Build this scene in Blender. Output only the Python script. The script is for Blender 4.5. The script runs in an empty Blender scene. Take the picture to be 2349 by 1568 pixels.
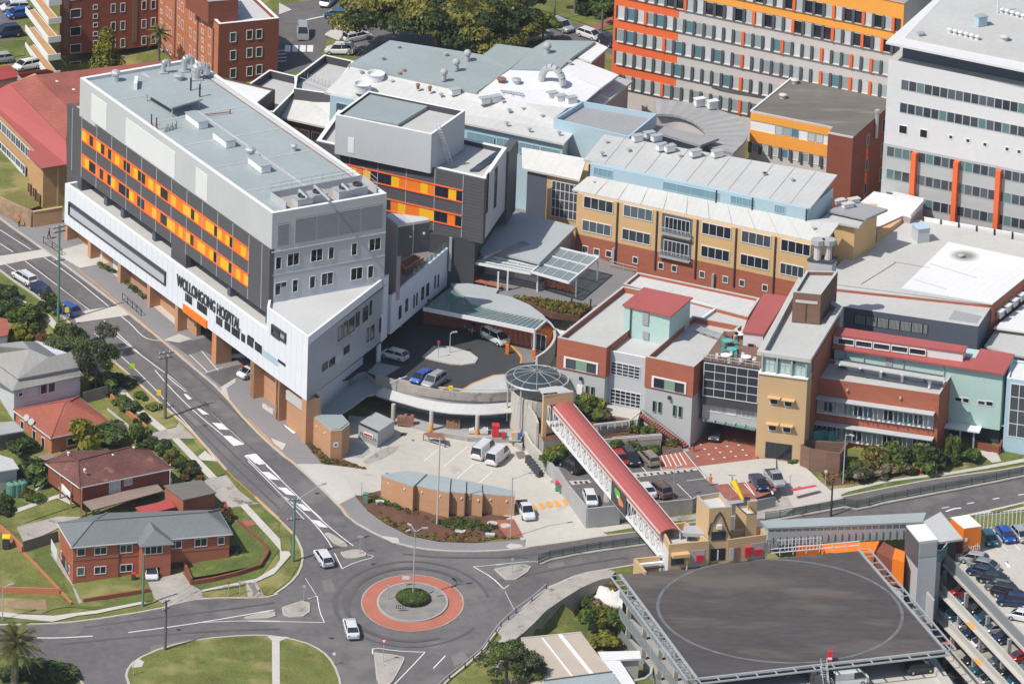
import bpy,bmesh,math,random
import numpy as np
from mathutils import Vector,Matrix
from mathutils.geometry import tessellate_polygon
_a,_b,_bb,_bd,_bl,_bo,_br,_c,_c2,_cg,_co,_dp,_g,_g2,_gb,_gd,_gt,_g3,_gg,_gr,_k,_lp,_lp2,_mr,_md,_mg,_mw,_mp,_m,_ns,_op,_pw,_py,_rp,_rp2,_rr,_rb,_rb2,_rc,_rg,_rm,_rm2,_rp3,_rr2,_rm3,_sr,_tr,_wr,_ww,_yp,_yr='asphalt','bark','brick_brown','brick_dark','brick_bright','brick_orange','brick_red','charcoal','concrete','concrete_grey','concrete_old','darkgrey_panel','galvanised','glass','glass_blind','glass_dark','glass_teal','grass','grass_green','grey_render','kerb','lightblue_panel','lightgrey_panel','mauve_render','metal_dark','metal_grey','metal_white','midgrey_panel','mulch','navy_shade','orange_panel','paint_white','paint_yellow','red_paving','red_plastic','redorange_render','roof_bluegrey','roof_brightwhite','roof_concrete','roof_greygreen','roof_membrane','roof_midgrey','roof_palegrey','roof_red','rust_metal','stone_render','tan_render','white_render','white_wall','yellow_plastic','yellow_render'
def Zv(z):return Vector((0,0,z))
def lnk(b,n,t):return link(n,b.mesh(n),t,False)
random.seed(7);rnd=random.random
SC=bpy.context.scene;COL=SC.collection
FL=20000.0;PIT=math.radians(23.3);ROL=math.radians(2.2);DIST=20000/15.7
FW=Vector((0,math.cos(PIT),-math.sin(PIT)));U0=Vector((0,math.sin(PIT),math.cos(PIT)))
RC=Vector((1,0,0))*math.cos(ROL)+U0*math.sin(ROL);UC=U0*math.cos(ROL)-Vector((1,0,0))*math.sin(ROL)
CAM=-FW*DIST
def ray(u,v):return FW+RC*((u-1174.5)/FL)+UC*((784-v)/FL)
def P(u,v,z):
 d=ray(u,v);return CAM+d*((z-CAM.z)/d.z)
def PJ(p):
 q=p-CAM;w=q.dot(FW);return 1174.5+q.dot(RC)/w*FL,784-q.dot(UC)/w*FL
def T(c,s=None,y=None):
 ox=(c//10)*568.93;oy=(0,385.4,761.6,1139.6)[c%10];k=.27344
 if y is not None:return(ox+s*k,oy+y*k)
 return[(ox+float(a.split(',')[0])*k,oy+float(a.split(',')[1])*k)for a in s.split()]
def D(s):return[tuple(float(q)for q in a.split(','))for a in s.split()]
CTRL=D3=[(948,1385,0),(948,1285,1.5),(948,1485,-1.5),(1100,1385,.22),(800,1385,-.2),(948,1200,2.6),(700,1020,4.6),(480,860,6.3),(300,700,7.7),(148,558,8.6),(0,470,9.3),(380,965,4.6),(130,740,7),(0,640,7.8),(0,850,5.2),(200,1000,3.6),(0,1150,1.4),(300,1300,.2),(0,1400,-1.8),(370,1480,-1.4),(0,1568,-3.5),(620,1568,-2.6),(700,1330,.6),(1000,1568,-2.4),(1000,1040,3.3),(1200,1130,2.9),(880,1080,3.5),(1250,1220,2.4),(1100,1250,2),(1400,1265,1.9),(1150,1450,-.2),(1500,1150,3.4),(1700,1200,2.6),(1900,1165,3),(2349,1090,4),(2100,1100,4.3),(2349,1040,5),(2050,1060,5),(1650,1040,4.1),(1780,1080,4.3),(1640,980,4.1),(1650,600,9),(1300,700,8),(700,150,12.5),(1300,60,13),(1174,784,6),(1000,900,3.3),(900,750,6.4),(20,100,7.5),(60,30,8),(150,178,6.3),(240,178,6.3),(340,178,6.8),(430,178,9),(2349,300,12),(2349,700,9),(1900,0,13),(400,300,10),(0,300,10.5),(1700,1400,0),(2349,1300,1.2),(2200,1240,1.6),(2349,1215,1.9),(2349,1568,1)]
cp=np.array([[*P(u,v,z).xy,z]for u,v,z in CTRL])
def _U(r2):return r2*np.log(r2+1e-9)*.5
_n=len(cp);_d=((cp[:,None,:2]-cp[None,:,:2])**2).sum(-1)
_A=np.zeros((_n+3,_n+3));_A[:_n,:_n]=_U(_d)+np.eye(_n)*60.0
_A[:_n,_n]=1;_A[:_n,_n+1:]=cp[:,:2];_A[_n,:_n]=1;_A[_n+1:,:_n]=cp[:,:2].T
_w=np.linalg.solve(_A,np.concatenate([cp[:,2],np.zeros(3)]))
X0,X1,Y0,Y1,GS=-100,100,-136,210,2.0
_nx=int((X1-X0)/GS)+1;_ny=int((Y1-Y0)/GS)+1
_gx,_gy=np.meshgrid(np.linspace(X0,X1,_nx),np.linspace(Y0,Y1,_ny))
_q=np.stack([_gx.ravel(),_gy.ravel()],-1)
_K=_U(((_q[:,None,:]-cp[None,:,:2])**2).sum(-1))
GZ=(_K@_w[:_n]+_w[_n]+_q@_w[_n+1:]).reshape(_ny,_nx)
def g(x,y):
 fx=min(max((x-X0)/GS,0),_nx-1.001);fy=min(max((y-Y0)/GS,0),_ny-1.001)
 i=int(fx);j=int(fy);a=fx-i;b=fy-j
 return float((GZ[j,i]*(1-a)+GZ[j,i+1]*a)*(1-b)+(GZ[j+1,i]*(1-a)+GZ[j+1,i+1]*a)*b)
def G(u,v,dz=0.0):
 z=3.0
 for _ in range(14):p=P(u,v,z+dz);z=g(p.x,p.y)
 return P(u,v,z+dz)
def up(b,v):
 h=5.0
 for _ in range(4):
  u1,v1=PJ(b+Zv(h));u2,v2=PJ(b+Zv(h+1));h+=(v1-v)/(v1-v2)
 return b.z+h
MATS={}
def newmat(name):
 m=bpy.data.materials.new(name);m.use_nodes=True;MATS[name]=m
 return m,m.node_tree,m.node_tree.nodes['Principled BSDF']
def mat(name,col,rough=.75,var=.12,scale=.35,fine=.06,spec=.3,metal=0,stretch=(1,1,1),seam=None,seamd=.12,blotch=None,bump=0):
 m,nt,b=newmat(name);N=nt.nodes;L=nt.links
 geo=N.new('ShaderNodeNewGeometry');mp=N.new('ShaderNodeMapping');mp.inputs['Scale'].default_value=stretch
 L.new(geo.outputs['Position'],mp.inputs['Vector'])
 def noise(s,d=3):
  n=N.new('ShaderNodeTexNoise');n.inputs['Scale'].default_value=s;n.inputs['Detail'].default_value=d
  n.inputs['Roughness'].default_value=.6;L.new(mp.outputs[0],n.inputs['Vector']);return n
 def mth(op,a,c):
  n=N.new('ShaderNodeMath');n.operation=op
  for i,q in enumerate((a,c)):
   if isinstance(q,(int,float)):n.inputs[i].default_value=q
   else:L.new(q,n.inputs[i])
  return n.outputs[0]
 n1=noise(scale);n2=noise(scale*14,2)
 f=mth('ADD',mth('MULTIPLY',mth('SUBTRACT',n1.outputs['Fac'],.5),var*3.2),1.0)
 f=mth('ADD',f,mth('MULTIPLY',mth('SUBTRACT',n2.outputs['Fac'],.5),fine*4))
 if seam:
  dx,dy,per=seam;v=N.new('ShaderNodeVectorMath');v.operation='DOT_PRODUCT';v.inputs[1].default_value=(dx/per,dy/per,0)
  L.new(geo.outputs['Position'],v.inputs[0]);fr=mth('FRACT',v.outputs['Value'],0)
  s=mth('LESS_THAN',fr,.22);f=mth('SUBTRACT',f,mth('MULTIPLY',s,seamd))
 vm=N.new('ShaderNodeVectorMath');vm.operation='SCALE';vm.inputs[0].default_value=col[:3];L.new(f,vm.inputs['Scale'])
 out=vm.outputs[0]
 if blotch:
  c2,sc,th=blotch;n3=noise(sc,4);r=N.new('ShaderNodeMapRange');r.inputs['From Min'].default_value=th;r.inputs['From Max'].default_value=th+.12
  L.new(n3.outputs['Fac'],r.inputs['Value']);mx=N.new('ShaderNodeMix');mx.data_type='RGBA'
  L.new(r.outputs[0],mx.inputs['Factor']);L.new(out,mx.inputs['A']);mx.inputs['B'].default_value=(*c2,1);out=mx.outputs['Result']
 L.new(out,b.inputs['Base Color'])
 b.inputs['Roughness'].default_value=rough;b.inputs['Metallic'].default_value=metal;b.inputs['Specular IOR Level'].default_value=spec
 if bump:
  bp=N.new('ShaderNodeBump');bp.inputs['Strength'].default_value=bump;bp.inputs['Distance'].default_value=.1
  L.new(n2.outputs['Fac'],bp.inputs['Height']);L.new(bp.outputs[0],b.inputs['Normal'])
 return m
def randmat(name,cols,rough=.15,spec=.5,coat=0,metal=0):
 m,nt,b=newmat(name);N=nt.nodes;L=nt.links
 oi=N.new('ShaderNodeObjectInfo');cr=N.new('ShaderNodeValToRGB');cr.color_ramp.interpolation='CONSTANT'
 el=cr.color_ramp.elements
 while len(el)<len(cols):el.new(.5)
 for i,c in enumerate(cols):el[i].position=i/len(cols);el[i].color=(*c,1)
 L.new(oi.outputs['Random'],cr.inputs['Fac']);L.new(cr.outputs[0],b.inputs['Base Color'])
 b.inputs['Roughness'].default_value=rough;b.inputs['Specular IOR Level'].default_value=spec;b.inputs['Coat Weight'].default_value=coat;b.inputs['Metallic'].default_value=metal
 return m
def leafmat(name,ca,cb,scale=.45):
 m,nt,b=newmat(name);N=nt.nodes;L=nt.links
 geo=N.new('ShaderNodeNewGeometry');n=N.new('ShaderNodeTexNoise');n.inputs['Scale'].default_value=scale;n.inputs['Detail'].default_value=4
 L.new(geo.outputs['Position'],n.inputs['Vector']);r=N.new('ShaderNodeMapRange');r.inputs['From Min'].default_value=.38;r.inputs['From Max'].default_value=.62
 L.new(n.outputs['Fac'],r.inputs['Value']);mx=N.new('ShaderNodeMix');mx.data_type='RGBA';L.new(r.outputs[0],mx.inputs['Factor'])
 mx.inputs['A'].default_value=(*ca,1);mx.inputs['B'].default_value=(*cb,1);L.new(mx.outputs['Result'],b.inputs['Base Color'])
 b.inputs['Roughness'].default_value=.6;b.inputs['Specular IOR Level'].default_value=.25
 t=N.new('ShaderNodeBsdfTranslucent');L.new(mx.outputs['Result'],t.inputs['Color']);s=N.new('ShaderNodeMixShader');s.inputs[0].default_value=.25
 L.new(b.outputs[0],s.inputs[1]);L.new(t.outputs[0],s.inputs[2]);L.new(s.outputs[0],N['Material Output'].inputs['Surface'])
 return m
M=MATS
mat(_a,(.132,.122,.124),.9,.22,.07,.14,blotch=((.175,.160,.155),.13,.54))
mat('blue_glazing',(.20,.33,.40),.25,.1)
mat('asphalt_track',(.108,.099,.102),.85,.2,.3,.12)
mat('asphalt_patch',(.175,.165,.16),.9,.2,.3,.12)
mat('asphalt_new',(.055,.056,.062),.9,.16,.1,.08)
mat('asphalt_path',(.235,.225,.23),.9,.07,.15,.05)
mat('paving_grey',(.21,.20,.20),.9,.08,.3,.08)
mat(_c2,(.50,.47,.43),.85,.10,.12,.06)
mat('concrete_yard',(.50,.47,.42),.85,.13,.08,.06,blotch=((.36,.32,.26),.16,.60))
mat(_co,(.36,.33,.30),.9,.25,.3,.12,blotch=((.16,.14,.12),.5,.58))
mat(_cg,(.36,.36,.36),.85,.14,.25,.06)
mat(_k,(.46,.42,.36),.85,.15,.5,.08)
mat(_g3,(.135,.15,.038),.95,.40,.3,.34,blotch=((.25,.225,.085),.17,.50))
mat(_gg,(.10,.13,.03),.95,.34,.35,.32,blotch=((.20,.195,.065),.3,.55))
mat('grass_dry',(.17,.165,.05),.95,.30,.2,.2,blotch=((.30,.24,.12),.2,.5))
mat('earth',(.27,.19,.11),.95,.3,.3,.15)
mat(_m,(.125,.062,.04),.95,.3,.6,.25)
mat(_pw,(.74,.74,.73),.6,.06,.8,.08)
mat(_py,(.72,.33,.05),.6,.15,.6,.1)
mat('paint_red',(.62,.06,.06),.6,.15,.6,.1)
mat('roof_beige',(.47,.40,.33),.8,.1,.15,.05)
mat('concrete_dark',(.23,.215,.20),.9,.25,.5,.15)
mat('red_road',(.40,.14,.095),.85,.14,.25,.12)
mat(_rp,(.32,.115,.08),.85,.2,.6,.15)
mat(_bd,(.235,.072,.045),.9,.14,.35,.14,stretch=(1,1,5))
mat(_bl,(.46,.165,.085),.9,.12,.35,.14,stretch=(1,1,5))  # bright red brick; on the apartments it paints in the sunlit side
mat(_br,(.37,.12,.072),.9,.14,.35,.14,stretch=(1,1,5))
mat(_bo,(.48,.265,.15),.9,.10,.35,.12,stretch=(1,1,5))
mat('brick_tan',(.50,.30,.15),.9,.12,.35,.12,stretch=(1,1,5))
mat(_bb,(.20,.115,.085),.9,.14,.35,.14,stretch=(1,1,5))
mat('stone_wall',(.33,.22,.14),.95,.4,.9,.3)
mat('white_panel',(.72,.75,.80),.5,.04,.12,.03)
mat(_ww,(.78,.78,.78),.6,.05,.2,.03)
mat(_lp2,(.50,.51,.53),.55,.05,.12,.03)
mat(_mp,(.46,.47,.50),.6,.06,.12,.03)
mat(_dp,(.098,.096,.105),.6,.07,.15,.04,stretch=(1,1,6))
mat(_c,(.06,.06,.066),.7,.1,.3,.05)
mat(_ns,(.10,.115,.15),.6,.08,.3,.04)  # dark navy cladding; in openings and recesses it is shade put into colour
mat(_rb,(.34,.385,.39),.55,.10,.09,.05,seam=(.82,-.57,.9),seamd=.035)
mat(_rg,(.30,.345,.345),.55,.10,.09,.04,seam=(.83,-.55,1.1),seamd=.03)
mat('roof_white',(.58,.575,.555),.5,.09,.10,.05,seam=(.86,-.5,1.2),seamd=.04,blotch=((.54,.47,.38),.22,.66))
mat(_rb2,(.72,.72,.72),.5,.05,.1,.03,seam=(.86,-.5,1.2),seamd=.03)
mat(_rp3,(.50,.50,.485),.6,.09,.1,.04,seam=(.86,-.5,1.0),seamd=.04)
mat(_rm,(.53,.53,.525),.7,.08,.08,.03)
mat(_rc,(.49,.485,.465),.8,.1,.09,.05)
mat('roof_coolgrey',(.40,.43,.435),.6,.09,.1,.04,seam=(.86,-.5,1.0),seamd=.03)
mat(_rm2,(.33,.33,.34),.6,.08,.1,.04,seam=(.86,-.5,.9),seamd=.05)
mat('roof_brown',(.155,.145,.13),.9,.25,.06,.1,stretch=(.35,1.4,1),blotch=((.20,.19,.175),.3,.55))
mat(_rr2,(.39,.10,.09),.55,.08,.1,.04,seam=(.86,-.5,.8),seamd=.025)
mat('roof_redbright',(.42,.075,.075),.5,.06,.1,.04)
mat('tile_red',(.30,.095,.07),.85,.2,.25,.2,seam=(.5,.85,.66),seamd=.12)
mat('tile_orange',(.33,.105,.07),.85,.12,.25,.18,seam=(.2,.98,.62),seamd=.10)
mat('tile_brown',(.15,.065,.055),.85,.35,.35,.3,seam=(.2,.98,.62),seamd=.12,blotch=((.30,.14,.10),.8,.60))
mat('tile_grey',(.30,.29,.275),.8,.12,.2,.08,seam=(.97,.2,.9),seamd=.05)
mat('slate_grey',(.17,.185,.19),.7,.09,.15,.08,seam=(.97,-.2,.5),seamd=.03)
mat(_yr,(.62,.41,.20),.8,.05,.2,.03)
mat(_tr,(.55,.38,.21),.8,.06,.3,.03)
mat(_op,(.85,.21,.02),.5,.05,.2,.02)
mat('yellow_panel',(.90,.48,.02),.5,.04,.2,.02)
mat(_rr,(.78,.15,.045),.7,.06,.15,.03)
mat('amber_render',(.85,.36,.06),.7,.05,.15,.03)
mat(_sr,(.56,.52,.49),.8,.05,.15,.03)
mat(_wr,(.66,.65,.66),.75,.04,.12,.03)
mat(_gr,(.44,.45,.45),.8,.06,.25,.03)
mat(_mr,(.42,.34,.34),.8,.06,.2,.03)
mat('pink_wall',(.45,.20,.20),.8,.06,.2,.03)
mat('roof_taupe',(.27,.20,.165),.8,.1,.2,.05)
mat('blind_grey',(.42,.46,.46),.3,.05)
mat('blind_pale',(.55,.57,.56),.3,.05)
mat(_lp,(.40,.54,.62),.45,.05,.15,.03)
mat('mint_panel',(.42,.58,.54),.6,.06,.12,.03)
mat('green_panel',(.22,.32,.24),.6,.06,.3,.03)
mat('weatherboard',(.52,.53,.58),.8,.15,.35,.1,stretch=(1,1,8))
mat(_mw,(.70,.71,.72),.4,.03,.5,.02)
mat(_mg,(.40,.41,.42),.45,.08,.5,.04)
mat(_md,(.05,.05,.055),.5,.08,.5,.04)
mat(_g,(.52,.54,.55),.4,.1,.8,.06,metal=.4)
mat(_rm3,(.26,.13,.09),.7,.25,1.2,.2)
mat('pole_green',(.12,.23,.17),.7,.1,.5,.08)
mat('pole_wood',(.15,.135,.125),.9,.2,.8,.15)
mat('timber',(.32,.18,.10),.8,.15,.8,.1)
mat('timber_fence',(.16,.14,.125),.9,.2,.8,.15)
mat('louvre',(.33,.34,.36),.6,.03,.3,.02,seam=None)
mat('helipad_deck',(.080,.070,.068),.85,.22,.07,.16,stretch=(.55,1.6,1),blotch=((.125,.105,.093),.10,.50))
mat('helipad_ring',(.155,.158,.17),.7,.35,.6,.1)
mat('shotcrete',(.60,.59,.57),.9,.1,.5,.08,bump=.4)
mat(_b,(.17,.14,.115),.9,.25,1.5,.2)
mat('skin',(.45,.27,.2),.6,.05,2,.02)
mat('tyre',(.02,.02,.02),.9,.05,2,.02)
mat('hivis',(.85,.2,.03),.7,.05,2,.02)
mat('cloth_dark',(.04,.045,.06),.9,.1,2,.05)
mat('cloth_blue',(.05,.12,.35),.9,.1,2,.05)
mat(_yp,(.85,.60,.02),.5,.05,1,.02)
mat(_rp2,(.60,.03,.04),.5,.05,1,.02)
mat('teal_plastic',(.10,.42,.38),.5,.05,1,.02)
mat('sign_green',(.45,.70,.03),.5,.05,1,.02)
mat('bin_green',(.10,.25,.18),.6,.08,1,.03)
mat('graphic_dark',(.05,.055,.06),.5,.1,1,.03)
mat('graphic_green',(.12,.45,.06),.5,.2,2,.05)
mat('graphic_orange',(.75,.22,.08),.5,.2,2,.05)
randmat(_g2,[(.022,.027,.036),(.05,.06,.075),(.03,.037,.048),(.10,.12,.14),(.018,.022,.03),(.07,.08,.095)],.12,.6)
randmat(_gd,[(.02,.024,.034),(.035,.04,.052),(.016,.02,.028)],.1,.6)
randmat(_gb,[(.40,.45,.45),(.50,.53,.52),(.34,.40,.40),(.46,.50,.49),(.27,.33,.34),(.58,.60,.60),(.10,.22,.25)],.3,.5)
randmat(_gt,[(.05,.06,.08),(.03,.037,.05),(.11,.20,.20),(.04,.05,.065),(.09,.105,.13)],.15,.6)
def glasssheet(name,col,alpha):
 m,nt,b=newmat(name);b.inputs['Base Color'].default_value=(*col,1);b.inputs['Roughness'].default_value=.1
 tr=nt.nodes.new('ShaderNodeBsdfTransparent');tr.inputs[0].default_value=(.85,.95,.93,1);mx=nt.nodes.new('ShaderNodeMixShader');mx.inputs[0].default_value=alpha
 nt.links.new(tr.outputs[0],mx.inputs[1]);nt.links.new(b.outputs[0],mx.inputs[2]);nt.links.new(mx.outputs[0],nt.nodes['Material Output'].inputs['Surface'])
glasssheet('canopy_glass',(.20,.34,.33),.45);glasssheet('dome_glass',(.05,.065,.075),.86);glasssheet('balustrade_glass',(.3,.45,.45),.35);glasssheet('translucent_roof',(.38,.42,.45),.48);glasssheet('mesh_screen',(.34,.36,.38),.7)
leafmat('leaf_olive',(.10,.11,.022),(.27,.25,.055),.35);leafmat('leaf_dark',(.035,.052,.018),(.075,.10,.028),.5)
leafmat('leaf_mid',(.07,.115,.026),(.14,.185,.04),.7);leafmat('leaf_yellow',(.16,.17,.02),(.28,.26,.03),.9)
leafmat('leaf_greygreen',(.07,.085,.045),(.13,.14,.075),.8);leafmat('leaf_red',(.20,.06,.03),(.12,.11,.03),1.5);leafmat('leaf_pink',(.30,.20,.17),(.12,.14,.06),1.5)
leafmat('leaf_palm',(.06,.075,.02),(.20,.19,.06),.8)
def tag(o,label=None,cat=None,group=None,kind=None):
 if label:o['label']=label
 if cat:o['category']=cat
 if group:o['group']=group
 if kind:o['kind']=kind
 return o
def thing(name,label,cat,loc=(0,0,0),group=None,rz=0):
 o=bpy.data.objects.new(name,None);o.empty_display_size=.5;COL.objects.link(o);o.location=loc;o.rotation_euler=(0,0,rz)
 return tag(o,label,cat,group)
def PM(par):
 return Matrix.Translation(par.location)@Matrix.Rotation(par.rotation_euler[2],4,'Z')
def link(name,me,parent=None,world=True):
 o=bpy.data.objects.new(name,me);COL.objects.link(o)
 if parent:
  o.parent=parent
  if world:
   p=parent;ch=[]
   m=Matrix.Identity(4)
   while p:ch.append(p);p=p.parent
   for p in reversed(ch):m=m@p.matrix_parent_inverse@p.matrix_basis
   o.matrix_parent_inverse=m.inverted()
 return o
class MB:
 def __init__(s):s.v=[];s.f=[];s.m=[];s.mats=[]
 def mi(s,m):
  if isinstance(m,str):m=MATS[m]
  if m not in s.mats:s.mats.append(m)
  return s.mats.index(m)
 def face(s,pts,m):
  n=len(s.v);s.v+=[tuple(p)for p in pts];s.f.append(tuple(range(n,n+len(pts))));s.m.append(s.mi(m))
 def poly(s,pts,m):
  pts=[Vector(p)for p in pts]
  if len(pts)<5:
   if len(pts)==3:s.face(pts,m);return
  n=len(s.v);s.v+=[tuple(p)for p in pts]
  for t in tessellate_polygon([[Vector((p.x,p.y,p.z))for p in pts]]):s.f.append(tuple(n+i for i in t));s.m.append(s.mi(m))
 def box(s,a,b,m,M4=None):
  x0,y0,z0=a;x1,y1,z1=b;n=len(s.v)
  vs=[Vector(q)for q in((x0,y0,z0),(x1,y0,z0),(x1,y1,z0),(x0,y1,z0),(x0,y0,z1),(x1,y0,z1),(x1,y1,z1),(x0,y1,z1))]
  if M4:vs=[M4@q for q in vs]
  s.v+=[tuple(q)for q in vs];k=s.mi(m)
  for f in((0,3,2,1),(4,5,6,7),(0,1,5,4),(1,2,6,5),(2,3,7,6),(3,0,4,7)):s.f.append(tuple(n+i for i in f));s.m.append(k)
 def prism(s,top,zb,m,mtop=None):
  top=[Vector(p)for p in top]
  if sum(a.x*b.y-b.x*a.y for a,b in zip(top,top[1:]+top[:1]))<0:top.reverse()
  bot=[Vector((p.x,p.y,zb[i]if isinstance(zb,list)else zb))for i,p in enumerate(top)]
  n=len(top)
  for i in range(n):
   j=(i+1)%n;s.face([bot[i],bot[j],top[j],top[i]],m)
  s.poly(top,mtop or m);s.poly(bot[::-1],m)
 def slab(s,top,th,m):
  top=[Vector(p)for p in top]
  if sum(a.x*b.y-b.x*a.y for a,b in zip(top,top[1:]+top[:1]))<0:top.reverse()
  bot=[p-Zv(th)for p in top];n=len(top)
  for i in range(n):
   j=(i+1)%n;s.face([bot[i],bot[j],top[j],top[i]],m)
  s.poly(top,m);s.poly(bot[::-1],m)
 def tube(s,a,b,r,m,n=6,r2=None,cap=True):
  a=Vector(a);b=Vector(b);d=(b-a).normalized();x=d.orthogonal().normalized();y=d.cross(x);k=len(s.v);r2=r if r2 is None else r2
  for q,rr in((a,r),(b,r2)):
   for i in range(n):
    t=2*math.pi*i/n;s.v.append(tuple(q+x*rr*math.cos(t)+y*rr*math.sin(t)))
  mi=s.mi(m)
  for i in range(n):j=(i+1)%n;s.f.append((k+i,k+j,k+n+j,k+n+i));s.m.append(mi)
  if cap:s.f.append(tuple(range(k+n-1,k-1,-1)));s.m.append(mi);s.f.append(tuple(range(k+n,k+2*n)));s.m.append(mi)
 def bar(s,a,b,w,h,m):
  a=Vector(a);b=Vector(b);d=(b-a);L=d.length;d.normalize()
  x=d.cross(Zv(1));x=x.normalized()if x.length>1e-4 else Vector((1,0,0));y=x.cross(d)
  Mx=Matrix(((x.x,d.x,y.x,a.x),(x.y,d.y,y.y,a.y),(x.z,d.z,y.z,a.z),(0,0,0,1)))
  s.box((-w/2,0,-h/2),(w/2,L,h/2),m,Mx)
 def lathe(s,c,prof,m,n=16):
  k=len(s.v);c=Vector(c);mi=s.mi(m)
  for r,z in prof:
   for i in range(n):t=2*math.pi*i/n;s.v.append((c.x+r*math.cos(t),c.y+r*math.sin(t),c.z+z))
  for q in range(len(prof)-1):
   for i in range(n):j=(i+1)%n;s.f.append((k+q*n+i,k+q*n+j,k+(q+1)*n+j,k+(q+1)*n+i));s.m.append(mi)
  s.f.append(tuple(k+(len(prof)-1)*n+i for i in range(n)));s.m.append(mi)
 def mesh(s,name):
  me=bpy.data.meshes.new(name);me.from_pydata(s.v,[],s.f)
  for m in s.mats:me.materials.append(m)
  me.polygons.foreach_set('material_index',s.m);me.update();return me
 def build(s,name,parent=None):return link(name,s.mesh(name),parent)
def inset(pts,d):
 n=len(pts);ccw=sum(a.x*b.y-b.x*a.y for a,b in zip(pts,pts[1:]+pts[:1]))>0;out=[]
 for i in range(n):
  a=pts[i-1];b=pts[i];c=pts[(i+1)%n];e1=(b-a).xy.normalized();e2=(c-b).xy.normalized()
  n1=Vector((-e1.y,e1.x));n2=Vector((-e2.y,e2.x))
  if not ccw:n1=-n1;n2=-n2
  k=max(.35,1+n1.dot(n2));q=(n1+n2)*(d/k);out.append(Vector((b.x+q.x,b.y+q.y,b.z)))
 return out
def V(uv,z):return[P(u,v,z)for u,v in uv]
def VZ(s,c=None):
 out=[]
 for a in s.split():
  u,v,z=(float(q)for q in a.split(','))
  if c is not None:u,v=T(c,u,v)
  out.append(P(u,v,z))
 return out
def vol(parent,pts,zb,m,name='wall',mtop=None):
 b=MB();b.prism(pts,zb,m,mtop);return b.build(name,parent)
def slab(parent,pts,th,m,name='roof'):
 b=MB();b.slab(pts,th,m);return b.build(name,parent)
def flat(parent,pts,zb,mw,mr,par=.6,pw=.35,cap=_cg,inner=None,wn='wall',rn='roof'):
 """solid with flat top zt, parapet par high around a sunk roof"""
 pts=[Vector(p)for p in pts]
 if sum(a.x*b.y-b.x*a.y for a,b in zip(pts,pts[1:]+pts[:1]))<0:pts.reverse()
 ins=inset(pts,pw);zt=pts[0].z;n=len(pts);b=MB()
 for i in range(n):
  j=(i+1)%n;A,B=pts[i],pts[j];a,c=ins[i],ins[j]
  b.face([(A.x,A.y,zb),(B.x,B.y,zb),B,A],mw)
  b.face([(c.x,c.y,c.z-par-.1),(a.x,a.y,a.z-par-.1),a,c],inner or mw)
 b.build(wn,parent)
 b=MB()
 for i in range(n):
  j=(i+1)%n;A,B=pts[i],pts[j];a,c=ins[i],ins[j];e=Zv(.06)
  b.face([A+e,B+e,c+e,a+e],cap);b.face([A,B,B+e,A+e],cap);b.face([c,a,a+e,c+e],cap)
 b.build('parapet',parent)
 b=MB();b.poly([p-Zv(par)for p in inset(pts,pw*.5)],mr);return b.build(rn,parent)
WCACHE={}
def winmesh(w,h,glass,frame,cols,rows,fr,dep):
 k=(round(w,2),round(h,2),glass,frame,cols,rows,fr,dep)
 if k in WCACHE:return WCACHE[k]
 b=MB()
 if frame:
  b.box((0,-dep,0),(w,0,fr),frame);b.box((0,-dep,h-fr),(w,0,h),frame)
  b.box((0,-dep,fr),(fr,0,h-fr),frame);b.box((w-fr,-dep,fr),(w,0,h-fr),frame)
  for i in range(1,cols):x=w*i/cols;b.box((x-fr*.4,-dep*.9,fr),(x+fr*.4,0,h-fr),frame)
  for i in range(1,rows):z=h*i/rows;b.box((fr,-dep*.8,z-fr*.4),(w-fr,0,z+fr*.4),frame)
  b.face([(fr,-.02,fr),(w-fr,-.02,fr),(w-fr,-.02,h-fr),(fr,-.02,h-fr)],glass)
 else:
  b.box((0,-dep,0),(w,0,h),glass)
 me=b.mesh('window');WCACHE[k]=me;return me
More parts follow.
